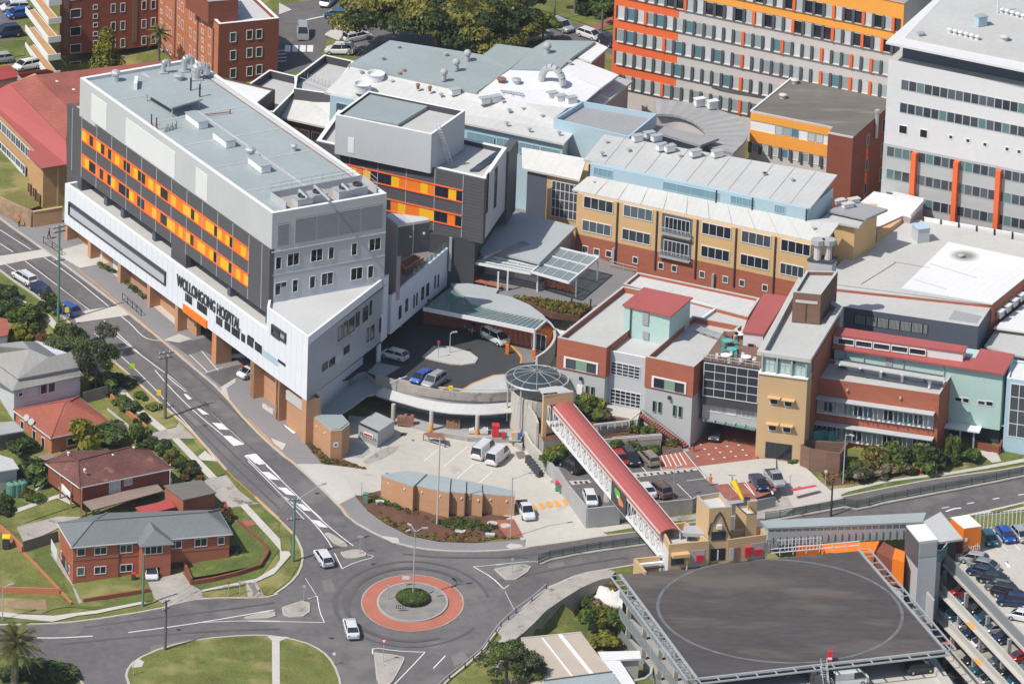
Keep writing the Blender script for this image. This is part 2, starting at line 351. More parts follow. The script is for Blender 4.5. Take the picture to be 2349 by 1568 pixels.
class Wl:
 """vertical wall plane through A and B (A left, B right as seen from outside)"""
 def __init__(s,A,B):
  s.A=Vector(A);s.B=Vector(B);d=(s.B-s.A);d.z=0;s.L=d.length;s.d=d.normalized();s.n=Vector((s.d.y,-s.d.x,0))
 def at(s,u,v):
  r=ray(u,v);t=(s.A-CAM).dot(s.n)/r.dot(s.n);p=CAM+r*t;return(p-s.A).dot(s.d),p.z
 def pt(s,a,z,off=0):q=s.A+s.d*a+s.n*off;return Vector((q.x,q.y,z))
 def off(s,k):return Wl(s.A+s.n*k,s.B+s.n*k)
 def box(s,b,m,s0,s1,z0,z1,d0=0,d1=.05):
  R=Matrix(((s.d.x,-s.n.x,0,s.A.x),(s.d.y,-s.n.y,0,s.A.y),(0,0,1,0),(0,0,0,1)))
  b.box((s0,-d1,z0),(s1,-d0,z1),m,R)
 def one(s,parent,name,m,s0,s1,z0,z1,d0=0,d1=.05):b=MB();s.box(b,m,s0,s1,z0,z1,d0,d1);return b.build(name,parent)
 def put(s,parent,me,a,z,name='window',off=0.0):
  o=link(name,me,parent);p=s.pt(a,z,off);o.matrix_basis=Matrix.Translation(p)@Matrix.Rotation(math.atan2(s.d.y,s.d.x),4,'Z');return o
 def win(s,parent,s0,s1,z0,z1,glass=_g2,frame=_mw,cols=1,rows=1,fr=.09,dep=.07,name='window',off=0.0):
  w=round(s1-s0,1);h=round(z1-z0,1)
  if w<.2 or h<.2:return
  return s.put(parent,winmesh(w,h,glass,frame,cols,rows,fr,dep),s0,z0,name,off)
 def pw(s,parent,c,a,b,**k):
  (s0,z1),(s1,z0)=s.at(*(T(c,*a)if c is not None else a)),s.at(*(T(c,*b)if c is not None else b));return s.win(parent,min(s0,s1),max(s0,s1),min(z0,z1),max(z0,z1),**k)
 def pws(s,parent,c,txt,w,h,**k):
  for a in txt.split():
   x,y=(float(q)for q in a.split(','));q,z=s.at(*T(c,x,y));s.win(parent,q,q+w,z-h,z,**k)
 def row(s,parent,c,a,b,n,fill,h,level=True,skip=(),**k):
  (s0,z0),(s1,z1)=s.at(*T(c,*a)),s.at(*T(c,*b));p=(s1-s0)/(n-1+fill)
  if level:z0=z1=(z0+z1)/2
  for i in range(n):
   if i in skip:continue
   q=s0+p*i;z=z0+(z1-z0)*i/max(1,n-1);s.win(parent,q,q+p*fill,z-h,z,**k)
  return p
def mids(vs):return sum(vs,Vector())/len(vs)
def inpoly(x,y,poly):
 r=False;n=len(poly)
 for i in range(n):
  x1,y1=poly[i];x2,y2=poly[i-1]
  if(y1>y)!=(y2>y)and x<(x2-x1)*(y-y1)/(y2-y1)+x1:r=not r
 return r
def gxy(pxs):return[G(u,v).xy for u,v in pxs]
K1=gxy(T(23,'1000,660 880,705 700,780 560,870 420,960 310,1080 210,1170 -120,1500')+D('1150,1568'))+[Vector((10,-140)),Vector((150,-140))]+gxy(D('2349,1300 2000,1262 1760,1300 1560,1318'))
K2=gxy(D('1450,1345 1475,1420 1540,1568'))+[Vector((20,-140)),Vector((150,-140))]+gxy(D('2349,1300 2000,1262 1760,1300 1560,1318'))
b=MB()
for j in range(_ny):
 for i in range(_nx):
  x=X0+i*GS;y=Y0+j*GS;z=GZ[j,i]
  if inpoly(x,y,K2):z=-13
  elif inpoly(x,y,K1):z=-2.3
  b.v.append((x,y,float(z)))
for j in range(_ny-1):
 for i in range(_nx-1):
  k=j*_nx+i;b.f.append((k,k+1,k+_nx+1,k+_nx));b.m.append(0)
def rim(i,j):return j*_nx+i
ring=[rim(i,0)for i in range(_nx)]+[rim(_nx-1,j)for j in range(1,_ny)]+[rim(i,_ny-1)for i in range(_nx-2,-1,-1)]+[rim(0,j)for j in range(_ny-2,0,-1)]
n0=len(b.v)
for k in ring:
 x,y,z=b.v[k];b.v.append((x*30,(y-30)*25+30,6.0))
for q in range(len(ring)):
 r=(q+1)%len(ring);b.f.append((ring[q],n0+q,n0+r,ring[r]));b.m.append(0)
b.mi(_g3)
me=b.mesh('ground')
for p in me.polygons:p.use_smooth=True
tag(link('ground',me),kind='structure')
def sheet(name,pxs,off,m,zf=None,kind='structure',world=None,parent=None):
 pts=world or[G(u,v).xy for u,v in pxs]
 bm=bmesh.new();vs=[bm.verts.new((p[0],p[1],0))for p in pts]
 for t in tessellate_polygon([[Vector((p[0],p[1],0))for p in pts]]):
  try:bm.faces.new([vs[i]for i in t])
  except ValueError:pass
 bm.normal_update()
 for f in bm.faces:
  if f.normal.z<0:f.normal_flip()
 xs=[p[0]for p in pts];ys=[p[1]for p in pts]
 if zf is None:
  for ax,lo,hi,o in((0,min(xs),max(xs),X0),(1,min(ys),max(ys),Y0)):
   k=math.ceil((lo-o)/GS)
   while o+k*GS<hi:
    co=[0,0,0];no=[0,0,0];co[ax]=o+k*GS;no[ax]=1
    bmesh.ops.bisect_plane(bm,geom=bm.verts[:]+bm.edges[:]+bm.faces[:],plane_co=co,plane_no=no);k+=1
  for v in bm.verts:v.co.z=g(v.co.x,v.co.y)+off
 else:
  for v in bm.verts:v.co.z=zf(v.co.x,v.co.y)+off
 me=bpy.data.meshes.new(name);bm.to_mesh(me);bm.free();me.materials.append(MATS[m])
 o=link(name,me,parent)
 if kind:o['kind']=kind
 return o
def dens(pts,step=1.5):
 out=[pts[0]]
 for a,c in zip(pts,pts[1:]):
  n=max(1,int((c-a).length/step));out+=[a+(c-a)*(i/n)for i in range(1,n+1)]
 return out
def smooth(pts,it=2):
 for _ in range(it):
  o=[pts[0]]
  for a,c in zip(pts,pts[1:]):o+=[a*.75+c*.25,a*.25+c*.75]
  pts=o+[pts[-1]]
 return pts
def ribbon(b,pts,w,off,m,zf=None,hgt=None,close=False):
 """strip of width w along xy points; hgt: a raised kerb with sides"""
 zf=zf or g;n=len(pts);L=[];R=[]
 for i,p in enumerate(pts):
  a=pts[max(0,i-1)];c=pts[min(n-1,i+1)];d=(c-a);d=d.normalized()if d.length else Vector((1,0));k=Vector((-d.y,d.x))*(w/2)
  L.append(p+k);R.append(p-k)
 z=[zf(p.x,p.y)+off for p in pts]
 for i in range(n-1):
  a,c,e,f=L[i],L[i+1],R[i+1],R[i]
  b.face([(f.x,f.y,z[i]),(e.x,e.y,z[i+1]),(c.x,c.y,z[i+1]),(a.x,a.y,z[i])],m)
  if hgt:
   b.face([(f.x,f.y,z[i]-hgt),(e.x,e.y,z[i+1]-hgt),(e.x,e.y,z[i+1]),(f.x,f.y,z[i])],m)
   b.face([(a.x,a.y,z[i]),(c.x,c.y,z[i+1]),(c.x,c.y,z[i+1]-hgt),(a.x,a.y,z[i]-hgt)],m)
def gl(pxs,z=None):return[(G(u,v)if z is None else P(u,v,z)).xy for u,v in pxs]
street_right=T(1,'-1300,-490 0,430 360,680 800,1010 1300,1400')+T(2,'1620,300 1860,500 2100,790 2349,1020')
street_right+=T(12,'400,1110 760,1450')
bend=T(13,'850,190 1100,330 1300,410 1600,455 2000,460 2349,430')+T(23,'240,425 550,385 930,325 1150,300')
far_kerb=T(23,'1150,300 2200,130')+T(32,'440,1470 820,1385 1200,1310 1700,1220 2349,1130 4300,740')
right_low=T(33,'4300,-440 2349,40 1930,130 1650,180')+D('1755,1268')
inner=T(23,'1170,570 930,610 700,650 540,720 420,770 150,1000 0,1130')+T(13,'1950,1310 1640,1567 1500,1750')
park_kerb=T(13,'780,1750 780,1567 720,1400 620,1290 450,1210 200,1165')+T(3,'2100,1160 1700,1190 1380,1260 1130,1370 1050,1480 1080,1567 1130,1750')
palm_kerb=T(3,'850,1750 700,1567 560,1450 370,1380 200,1330 -300,1290')
low_kerb=T(3,'-300,1070 300,1070 700,1045 1300,950 1500,890 1700,850 2220,850 2349,810')+T(13,'200,830 350,730 440,620 465,480 410,350 370,300 60,0')
left_kerb=T(2,'1900,1160 1760,1000 1580,800 1390,640 960,250 650,0')+T(1,'600,1310 330,1090 130,960 0,860 -1300,-60')
sheet('road',street_right+bend+far_kerb[1:]+right_low+inner+park_kerb+palm_kerb+low_kerb+left_kerb,.02,_a)
b=MB()
for ln in(street_right+bend,left_kerb,low_kerb,palm_kerb,park_kerb,far_kerb,inner):
 ribbon(b,dens(smooth(gl(ln),1)),.32,.14,_k,hgt=.2)
tag(b.build(_k),kind='structure')
base_l=T(1,'-200,200 0,390 200,500 530,450')+D('160,560 440,765 640,905 700,1022');base_l=base_l[:3]+[(u+14,v-26)for u,v in base_l[3:-1]]+base_l[-1:]
sheet('footpath',T(1,'-200,270')+street_right[1:9]+T(12,'400,1110 620,1110 480,940')+base_l[::-1],.10,'asphalt_path')
def pave(c,txt,m=_c2,off=.14,name='footpath'):return sheet(name,T(c,txt),off,m)
pave(1,'520,690 700,640 1000,790 830,815 670,845 480,735')
pave(1,'1240,1130 1320,1130 1490,1260 1480,1330');pave(1,'1440,1420 1500,1400 1610,1440 1500,1470 1370,1450')
pave(1,'930,880 1000,900 1050,960 980,920');pave(2,'1430,60 1500,20 1600,60 1500,80',off=.16)
pave(2,'1570,200 1700,165 1880,300 1720,350 1640,290','paving_grey');pave(2,'1850,470 1980,390 1975,430 1900,480 1930,590 1870,530',off=.16)
sheet('driveway',T(2,'1400,80 1450,60 1620,75 1790,35 1800,210 1700,160 1580,200'),.12,_a)
sheet('driveway',T(2,'1720,355 2040,270 2110,380 1990,385 1860,460'),.12,_a)
pave(2,'2200,600 2290,650 2290,700 2200,640');pave(12,'130,600 225,660 180,650');pave(12,'300,780 400,850 380,860 310,800',_pw,.17)
pave(12,'190,895 320,945 290,1000 220,940',_c2,.16)
pave(12,'400,1110 620,1110 760,1135 900,1380 780,1440 760,1450',_c2,.12,'driveway')
sheet('raised_crossing',T(1,'-100,790 0,740 360,685 470,735 300,760 0,820 -100,850'),.06,_c2)
sheet('raised_crossing',T(1,'620,1245 720,1195 1000,1155 1090,1235 850,1270 640,1300'),.06,_c2)
sheet('loading_yard',T(12,'620,1110 1000,1150 800,1080 700,1000 850,700 1200,740 1450,790 1700,850 2000,880 2200,900 2349,900')+T(22,'300,900 350,1040 440,1140 620,1330 770,1500')+T(23,'770,210 830,215 960,320 550,385 240,420 190,330 20,100')+T(12,'2230,1380 1900,1330 1400,1270 1160,1180 1100,1380 900,1370'),.08,'concrete_yard')
sheet('footpath',T(12,'780,1440 900,1380 960,1400')+T(13,'1000,120 1150,230 1350,330 1600,380 1900,390 2330,360')+T(23,'240,355')+bend[:7][::-1]+T(12,'760,1450'),.10,'asphalt_path')
sheet('plant_bed',T(12,'900,1385 1000,1360 1120,1330 1380,1440 1560,1540')+T(13,'1650,130 1850,130 2200,170 2050,235 2100,250 2220,330 1900,385 1600,375 1350,325 1150,225 1000,115'),.12,_m)
sheet('plant_bed',T(12,'480,940 530,935 690,1070 800,1070 1000,1155 640,1110'),.13,_m)
sheet('brick_paving',T(13,'2080,200 2230,190 2310,340 2180,350 2110,270'),.15,_rp)
for c,t in((13,'1120,330 1260,350 1270,390 1220,395 1130,350'),(13,'2160,420 2200,395 2290,405 2310,425 2200,440')):pave(c,t,_c2,.15)
def lawn(c,txt,m=_gg,off=.11):return sheet('lawn',T(c,txt),off,m)
front=T(1,'-100,860 0,880 130,990 330,1110 600,1330')+T(2,'650,20 950,270 1380,660 1400,830 1180,860 900,600 700,300 300,0')
sheet('lawn',front,.10,_g3);lawn(1,'0,960 60,945 320,1110 290,1150 200,1110 30,960');lawn(1,'340,1220 420,1200 640,1370 620,1440 500,1380')
pave(1,'-60,960 0,985 110,1070 420,1240 560,1410 520,1420 340,1250 150,1140 -60,1010')
pave(2,'760,240 800,230 940,390 1060,500 1180,640 1400,820 1340,835 1120,660 980,520')
pave(2,'1210,870 1400,820 1480,800 1500,760 1600,860 1640,900 1500,895 1330,910 1230,915',_co,.13,'driveway')
lawn(2,'1410,740 1480,720 1490,790 1400,815 1330,750',_g3);lawn(2,'1200,760 1340,835 1230,860 1130,780')
lawn(2,'1500,895 1620,900 1710,1020 1660,1050 1600,1000');lawn(2,'1380,920 1440,905 1750,1230 1660,1240 1480,1080');lawn(2,'1700,1080 1820,1090 1890,1190 1820,1215')
pave(2,'1440,900 1500,895 1820,1220 1750,1230');pave(2,'1660,1050 1720,1000 1820,1090 1690,1080',_c2,.16)
pave(2,'1700,1240 1900,1205 2000,1330 2130,1430 2180,1440 1920,1480 1830,1400',_co,.12,'driveway')
sheet('lawn',T(3,'1920,90 2010,75 2340,450 2160,700 1990,760 1640,790 1590,740 1600,740 2180,600 2250,490 2230,440 2000,220 1900,190'),.10,_gg)
lawn(3,'2070,65 2160,60 2349,210 2349,370');sheet('lawn',T(13,'0,110 60,70 360,310 360,450 340,460'),.10,_g3)
sheet('lawn',T(3,'1570,590 1900,510 1920,230 1990,225 2230,440 2250,490 2180,590 1800,670 1600,700'),.45,_gg)
sheet('footpath',T(3,'2010,75 2070,65 2349,360')+T(13,'280,460 345,460 360,490 220,650 60,720 -30,710')+T(3,'2200,700 1700,800 1690,785 2150,690 2310,590 2349,530 2349,450'),.15,_c2)
sheet('lawn',T(13,'445,540 380,540 250,660 80,730 130,820 200,815 350,700'),.10,_g3);lawn(3,'1700,820 2080,750 2130,850 1750,850','grass_dry')
pave(3,'2070,715 2140,700 2220,840 2120,850',_co);pave(3,'1230,700 1350,680 1530,640 1600,740 1690,790 1710,850 1500,890 1400,920 1300,860',_co,.14,'driveway')
pave(13,'-20,715 60,705 130,835 0,850',_co)
lawn(3,'600,740 1180,690 1230,770 950,830 700,880 620,760',_g3);lawn(3,'700,880 950,860 1270,800 1280,870 820,950 640,930 560,920')
lawn(3,'180,480 420,410 600,880 560,900 520,850');sheet('lawn',T(3,'-60,520 180,470 510,810 400,800 0,790 -60,790'),.12,_g3)
pave(3,'420,480 480,480 690,890 660,900 600,740 540,660',_co,.15);pave(3,'140,260 480,170 690,170 420,300 200,390',_co,.13,'driveway')
lawn(3,'0,850 500,850 620,920 450,940 350,980 0,980','grass_dry');sheet('bare_earth',T(3,'60,880 380,860 400,960 260,950 80,940'),.15,'earth')
sheet('footpath',T(3,'-60,960 200,990 450,1000 810,955 1200,880 1230,895 820,980 650,1000 440,1050 -60,1000'),.14,_c2)
lawn(3,'80,150 470,20 580,95 190,225',_g3);lawn(2,'0,1440 120,1380 230,1440 60,1540');lawn(3,'-80,1060 440,1050 430,1030 -80,1015')
sheet('footpath',T(3,'60,130 440,0 560,-40 620,60 590,70 480,15 100,150'),.14,_c2)
sheet('lawn',park_kerb,.12,_g3);sheet('footpath',T(13,'205,1750 200,1210 160,1170 350,1180 265,1215 268,1750'),.16,_c2)
sheet('lawn',palm_kerb+D('-150,1700 100,1800'),.12,_gg)
sheet('footpath',T(3,'1110,1400 1160,1360 1210,1390 1190,1430 1110,1440'),.16,_c2)
lawn(32,'690,1300 900,1180 1480,1150 2349,1050 2900,960 2900,1000 2349,1080 1690,1185 870,1320 750,1330',_g3)
lawn(32,'810,1360 870,1345 1200,1260 1700,1200 2349,1100 2900,1000 2900,1015 2349,1125 1700,1215 1200,1305 820,1385')
sheet('footpath',T(32,'750,1320 870,1310 1250,1240 1690,1185 2349,1065 2900,960 2900,985 2349,1095 1700,1205 1200,1265 870,1345 810,1360 740,1340'),.15,_c2)
sheet('plant_bed',T(32,'480,1070 560,1080 800,1130 1000,1080 1600,1100 1700,1160 1100,1250 700,1300 640,1180'),.12,_m)
lawn(32,'2140,1010 2349,900 2700,820 2700,960 2349,1060 2160,1085');pave(32,'1940,990 2050,1010 2120,1010 2160,1090 2080,1100')
lawn(32,'1650,1090 1980,1040 2070,1060 2080,1100 1480,1150',_g3)
pave(32,'740,1340 880,1320 870,1345 810,1370 830,1400 420,1480 350,1360',_c2,.13,'driveway')
sheet('footpath',T(33,'2349,45 2600,0 2600,60 2349,110 2050,140 1760,170 1690,190'),.14,_c2);lawn(33,'2060,130 2349,60 2700,0 2700,20 2349,85 2100,140',_g3,.2)
sheet('lawn',T(33,'1900,170 2349,100 2600,60 2600,250 2349,270 1950,270'),.10,_g3)
sheet('footpath',T(23,'830,265 1120,225 1160,260 920,300'),.12,_c2);lawn(23,'820,215 1090,190 1110,220 850,265',_g3);lawn(23,'900,300 1140,255 1150,290 950,330',_g3)
lawn(23,'1400,130 1600,80 1680,90 1680,220 1560,210 1430,170',_g3);sheet('footpath',T(23,'1440,180 1680,150 1680,190 1500,210'),.13,_co)
def zc(z):return lambda x,y:z
sheet('lawn',None,.05,_gg,zf=zc(-2.3),world=[P(*T(23,*q),-2.3).xy for q in((890,735),(830,1000),(740,1180),(200,1250),(250,1120),(560,900),(700,800))])
sheet('road',T(10,'250,50 1000,-60 900,120 780,200 680,280 560,600 240,620 200,400'),.05,_a)
sheet('road',T(20,'300,80 700,210 990,290 980,460 400,340 100,330 -400,300 -400,-100 200,-100'),.05,_a)
sheet('road',T(0,'-100,-50 300,-50 130,60 130,520 -100,520'),.05,_a);lawn(0,'0,350 210,340 210,470 0,490',_gg,.12)
sheet('road',T(10,'850,80 1100,-80 2349,-80 2349,420 1970,480 1200,360 900,520 850,300'),.055,_a)
lawn(20,'250,20 1000,180 990,290 700,190 310,70',_g3,.12);sheet('brick_paving',T(20,'800,240 980,140 980,200 860,260'),.18,_rp)
sheet('footpath',T(10,'660,280 800,200 860,220 760,350 640,300'),.14,_c2);sheet('footpath',T(10,'260,30 370,90 260,130'),.14,_c2)
def island(c,txt,m=_co,off=.16,it=1):
 pts=gl(T(c,txt));pts=smooth(pts+[pts[0]],it)[:-1];sheet('traffic_island',None,off,m,world=pts)
 b=MB();ribbon(b,dens(pts+[pts[0]],1),.18,off+.012,_k,hgt=.2);tag(b.build(_k),kind='structure')
island(13,'650,310 680,305 860,420 740,410');island(13,'780,470 930,440 1010,490 900,515 810,510');island(13,'290,930 510,860 515,1000 300,1010')
island(3,'2050,1015 2300,955 2310,1015 2070,1025');island(13,'1060,1310 1300,1340 1310,1370 1180,1600 1090,1600')
island(23,'-10,610 220,565 310,600 115,725')
cc=G(*T(13,1383,880));rr=[G(*T(13,948,885)),G(*T(13,1812,890))];RR=(rr[1]-rr[0]).xy.length/2;ctr=Vector(((rr[0].x+rr[1].x)/2,0));
tb=G(*T(13,1380,652));bb=G(*T(13,1385,1130));ctr=Vector(((rr[0].x+rr[1].x)/2,(tb.y+bb.y)/2));RY=(tb-bb).xy.length/2
def ell(k,n=64):return[Vector((ctr.x+RR*k*math.cos(2*math.pi*i/n),ctr.y+RY*k*math.sin(2*math.pi*i/n)))for i in range(n)]
print('roundabout',RR,RY)
sheet('roundabout_apron',None,.07,'red_road',world=ell(1))
sheet('traffic_island',None,.26,'concrete_dark',world=ell(.67));b=MB();e=ell(.675);ribbon(b,e+[e[0],e[1]],.25,.272,_cg,hgt=.25);tag(b.build(_k),kind='structure')
b=MB();e=ell(.99);ribbon(b,e+[e[0],e[1]],.2,.075,_co);tag(b.build(_k),kind='structure')
wm=MB()
def line(c,txt,w=.14,sm=1,m=_pw,off=.035,b=None):
 p=gl(T(c,txt));p=smooth(p,sm)if len(p)>2 else p;ribbon(b or wm,dens(p,1.5),w,off,m)
line(1,'0,520 260,685');line(1,'0,635 110,705');line(1,'370,750 580,890 910,1160');line(1,'210,780 750,1190');line(1,'0,780 160,880')
line(1,'1010,1240 1100,1310 1180,1400 1250,1440 1360,1450 1440,1440');line(1,'870,1280 1180,1567');line(2,'940,0 1200,210 1560,470 2050,930');line(1,'620,1320 720,1400')
line(2,'790,10 1100,275 1340,520 1400,590 1580,780 1720,960 1820,1090',.12);line(2,'1300,320 1420,460 1600,640 1870,865');line(2,'1400,370 1480,440 1560,500')
line(2,'2050,1035 2349,1320');line(2,'2200,1075 2349,1225');line(12,'150,1115 480,1440 620,1567');line(12,'0,1080 200,1280 470,1567')
line(13,'310,0 480,140 590,260 660,350 705,425',.16);line(13,'420,0 600,180 740,300 885,410',.16)
line(13,'0,1000 215,945',.16);line(3,'1075,1135 1350,1100 1700,1050 2300,945',.2);line(3,'1700,1050 2100,1035 2349,1040',.14);line(13,'0,1040 380,1045 640,1052',.14)
line(13,'640,1050 600,960 580,830',.12);line(13,'500,855 580,830',.12);line(3,'310,1180 480,1182 780,1165',.24);line(13,'725,470 790,600',.14);line(13,'790,600 900,545 1080,500 970,475',.12)
line(13,'1045,1315 1045,1258 1240,1290 1485,1300',.16);line(13,'1485,1300 1230,1567',.14);line(13,'1655,1330 1555,1435',.16);line(23,'65,770 -40,670 -180,590 -190,580',.12);line(13,'2145,770 2060,680 1895,585',.12);line(13,'1895,585 2349,540',.1)
line(23,'0,570 180,545 350,540',.1);line(23,'65,770 110,735',.1);line(13,'480,680 570,820',.08);line(23,'75,790 160,960',.06)
def quad(c,txt,m=_pw,off=.037):sheet_q.append((T(c,txt),m,off))
sheet_q=[]
for c,t in((2,'1540,520 1565,520 1610,560 1580,565'),(2,'1650,640 1680,645 1755,690 1700,690'),(2,'1780,760 1860,765 1920,820 1840,815'),(2,'1870,870 1935,870 2050,940 1960,955'),(2,'2050,1035 2150,1020 2230,1105 2170,1110'),(2,'2190,1170 2260,1175 2340,1235 2260,1230'),(12,'100,1170 180,1180 265,1240 195,1235'),(12,'245,1300 320,1305 400,1370 320,1360'),(12,'400,1435 460,1445 530,1500 470,1495'),(13,'530,190 600,200 670,255 600,250'),(12,'-20,1030 60,1020 150,1105 60,1100')):quad(c,t)
for pxs,m,off in sheet_q:
 p=[G(u,v)for u,v in pxs];wm.face([(q.x,q.y,q.z+off)for q in p],m)
line(12,'1630,960 1475,1085',.15,off=.1);line(12,'1845,960 1645,1130',.15,off=.1);line(12,'1890,1110 1745,1240',.15,off=.1);line(12,'2050,1170 1935,1275',.15,off=.1)
line(2,'1590,195 1740,340',.12,off=.16);line(2,'1690,165 1830,330',.12,off=.16);line(2,'1720,350 1870,300',.12,off=.16)
line(32,'2300,1365 2349,1358',.3);line(32,'2085,1400 2140,1390',.3);line(32,'1870,1438 1930,1428',.3);line(32,'1660,1475 1720,1465',.25);line(33,'1690,120 1760,95 1820,90',.5)
line(10,'430,185 640,140',.3,off=.08)
for k in range(4):line(10,f'{345+k*62},440 {350+k*62},385',1.4,off=.08)
for k in range(4):line(10,f'250,{430+k*30} 325,{425+k*30}',.4,off=.08)
tag(wm.build('road_marking'),kind='structure')
ym=MB()
for t,c in(('630,0 960,265 1390,655 1580,820 1760,1010 1900,1170 2150,1400 2349,1567',2),('60,0 240,160 370,320',13),('1250,0 1640,290',2),('1870,540 2130,800 2349,1000',2),('0,730 400,1130 640,1350 850,560',12)):
 if c==12:t='0,730 380,1115'
 line(c,t,.1,m=_py,b=ym,off=.16)
line(12,'760,1440 850,1540',.1,m=_py,b=ym,off=.16);line(1,'650,850 1300,1400',.12,m=_py,b=ym,off=.16);line(3,'1750,850 2100,860 2349,800',.08,m=_py,b=ym,off=.16)
for k in range(5):
 x=310+k*66;y=75-k*10;p=[G(*T(23,*q))for q in((x-25,y-15),(x+10,y-10),(x+40,y+30),(x+5,y+45))];ym.face([(q.x,q.y,q.z+.1)for q in p],_py)
tag(ym.build('yellow_marking'),kind='structure')
tk=MB()
def track(pts,w,m='asphalt_track',off=.028):ribbon(tk,dens(smooth(pts,2),1.5),w,off,m)
e=ell(1.28,72);track(e[8:60],1.3);e=ell(1.5,72);track(e[2:66],.8,off=.026)
for tx in('150,560 420,760 760,1010 1100,1260','60,640 330,850 650,1100 760,1180','500,640 820,900 1180,1180 1400,1370'):track(gl(T(1,tx)),.55)
for tx in('1150,130 1450,370 1750,640 2100,960 2349,1190','1260,60 1560,300 1860,560 2180,860 2349,1010','1440,600 1650,800 1850,1010 2080,1230 2349,1480','1540,620 1760,820 1960,1020 2200,1240 2349,1380'):track(gl(T(2,tx)),.5)
track(gl(T(13,'2349,500 1900,500 1600,500 1300,470')),.9);track(gl(T(23,'0,500 400,470 800,395 1150,340')),.7);track(gl(T(23,'0,700 300,640 700,560 1100,500')),.7);track(gl(T(3,'500,1230 1000,1180 1500,1140 2000,1110 2349,1100')),.7);track(gl(T(3,'700,1090 1300,1010 1900,940 2300,880')),.7)
tag(tk.build('tyre_track'),kind='structure')
for c,tx in((2,'1560,640 1640,700 1700,780 1640,780 1540,690'),(2,'980,90 1060,150 1040,190 950,120'),(13,'620,700 700,690 740,800 640,800'),(3,'1250,1250 1600,1190 1620,1240 1280,1310'),(23,'430,560 560,540 580,575 440,600'),(13,'1700,1330 1800,1290 1850,1360 1730,1420'),(2,'1720,1120 1800,1190 1770,1210 1690,1140')):sheet('road_patch',T(c,tx),.027,'asphalt_patch')
for c,x,y in((2,1610,640),(2,1720,780),(13,1050,560),(13,700,1180),(3,1500,1110),(12,580,1350)):
 p_=G(*T(c,x,y));b=MB();b.lathe(p_,[(.35,0),(.35,.035),(.3,.04)],_md,14);tag(b.build('drain_cover'),kind='structure')
def ext(a,b,k):d=(b-a);d.z=0;return b+d.normalized()*k
c0g=G(700,1020);zWB=up(c0g,918.8);zWT=up(c0g,773.7)
H=thing('hospital_building','big hospital block with orange window bands above a white podium lettered WOLLONGONG HOSPITAL','hospital',c0g)
L0=P(147.7,511,zWB);C0=P(703,919,zWB);E0=P(887.5,773,zWB)
zR=zWT+13.2;R0_=V(D('183.7,179 443,134 887.4,444.2 625,490'),zR)
print('z',zWB,zWT,zR,'len',(C0-L0).length)
wF=Wl(L0,C0);wS=Wl(C0,E0)
zPT=wF.at(*T(1,545,130))[1];zDeck=zPT-.9
_,zz=wF.at(*T(1,1480,830));print('podium top',zPT,zz)
back=wF.pt(0,0,-19)
def at2(p,z):return Vector((p.x,p.y,z))
PB0=wF.pt(0,zPT,-16);PB1=at2(R0_[2],zPT)
sR=wF.at(*T(11,160,1178))[0];RL=wF.pt(sR,zWT)
flat(H,[wF.pt(0,zPT),wF.pt(sR,zPT),wF.pt(sR,zPT,-16),wF.pt(0,zPT,-16)],zWB,'white_panel',_rc,.9,.5,_ww,wn='podium_wall',rn='podium_roof')
eN=wS.pt(wS.L,zWT)
q0=P(*T(11,185,1062),zWT-.5);q1=P(*T(11,1140,925),zWT-.5)
flat(H,[RL,at2(C0,zWT),eN,at2(q1,zWT),at2(q0,zWT)],zWB,'white_panel',_rm,.5,.35,_ww,wn='corner_wall',rn='corner_roof')
vol(H,[at2(C0,zWT-1.2),at2(E0,zWT-1.2),at2(PB1,zWT-1.2),at2(q0,zWT-1.2)],zWB+.05,'white_panel',name='corner_core')
b=MB()
for i in range(1,46):s=wF.L*i/46;wF.box(b,_lp2,s-.02,s+.02,zWB,zPT-.05 if s<sR else zWT-.05,0,.012)
for i in range(1,14):s=wS.L*i/14;wS.box(b,_lp2,s-.02,s+.02,zWB,zWT-.05,0,.012)
b.build('cladding_joints',H)
def region(w,parent,c,a,bb,m,name,d=.06,**k):
 (s0,z1),(s1,z0)=w.at(*T(c,*a)),w.at(*T(c,*bb));return w.one(parent,name,m,s0,s1,z0,z1,0,d)
s0,za=wF.at(*T(1,590,290));s1,zb_=wF.at(*T(1,1390,975));zt_=wF.at(*T(1,1390,875))[1]
zo0,zo1=zb_,(za+zt_)/2
wF.one(H,'terrace_opening_shade',_ns,s0,s1,zo0,zo1,0,.02)  # flat dark sheet; shade of the opening is put into its colour
b=MB();wF.box(b,_c,s0-.15,s1+.15,zo1,zo1+.15,0,.3);wF.box(b,_c,s0-.15,s0,zo0,zo1,0,.3);wF.box(b,_c,s1,s1+.15,zo0,zo1,0,.3);wF.box(b,_c,s0-.15,s1+.15,zo0-.12,zo0,0,.25);wF.box(b,_mp,s0,s1,zo0,zo0+1.15,.02,.04);b.build('opening_frame',H)
wF.pw(H,1,(2285,1325),(2349,1440),frame=_c,cols=1,fr=.2,dep=.25)
wF.pw(H,11,(208,1305),(322,1465),glass=_gb,frame=_c,fr=.22,dep=.3)
for a,bb,n in(((1555,1040),(1615,1080),3),((1655,1110),(1740,1165),5),((1815,1230),(1870,1270),3),((1885,1275),(1935,1310),3),((1945,1320),(2015,1365),4),((2025,1375),(2060,1400),2),((2075,1405),(2130,1450),3),((2140,1450),(2200,1500),3)):
 (p0,z1),(p1,z2)=wF.at(*T(1,*a)),wF.at(*T(1,*bb));w_=(p1-p0)/n
 for i in range(n):wF.win(H,p0+w_*i+.06,p0+w_*(i+1)-.06,z1-1.25,z1-.05,frame=_c,fr=.05,glass=_gd)
for a,bb in(((0,1395),(50,1450)),((60,1450),(115,1505))):wF.pw(H,11,a,(bb[0],bb[1]+8),frame=_c,cols=3,fr=.05,glass=_gd)
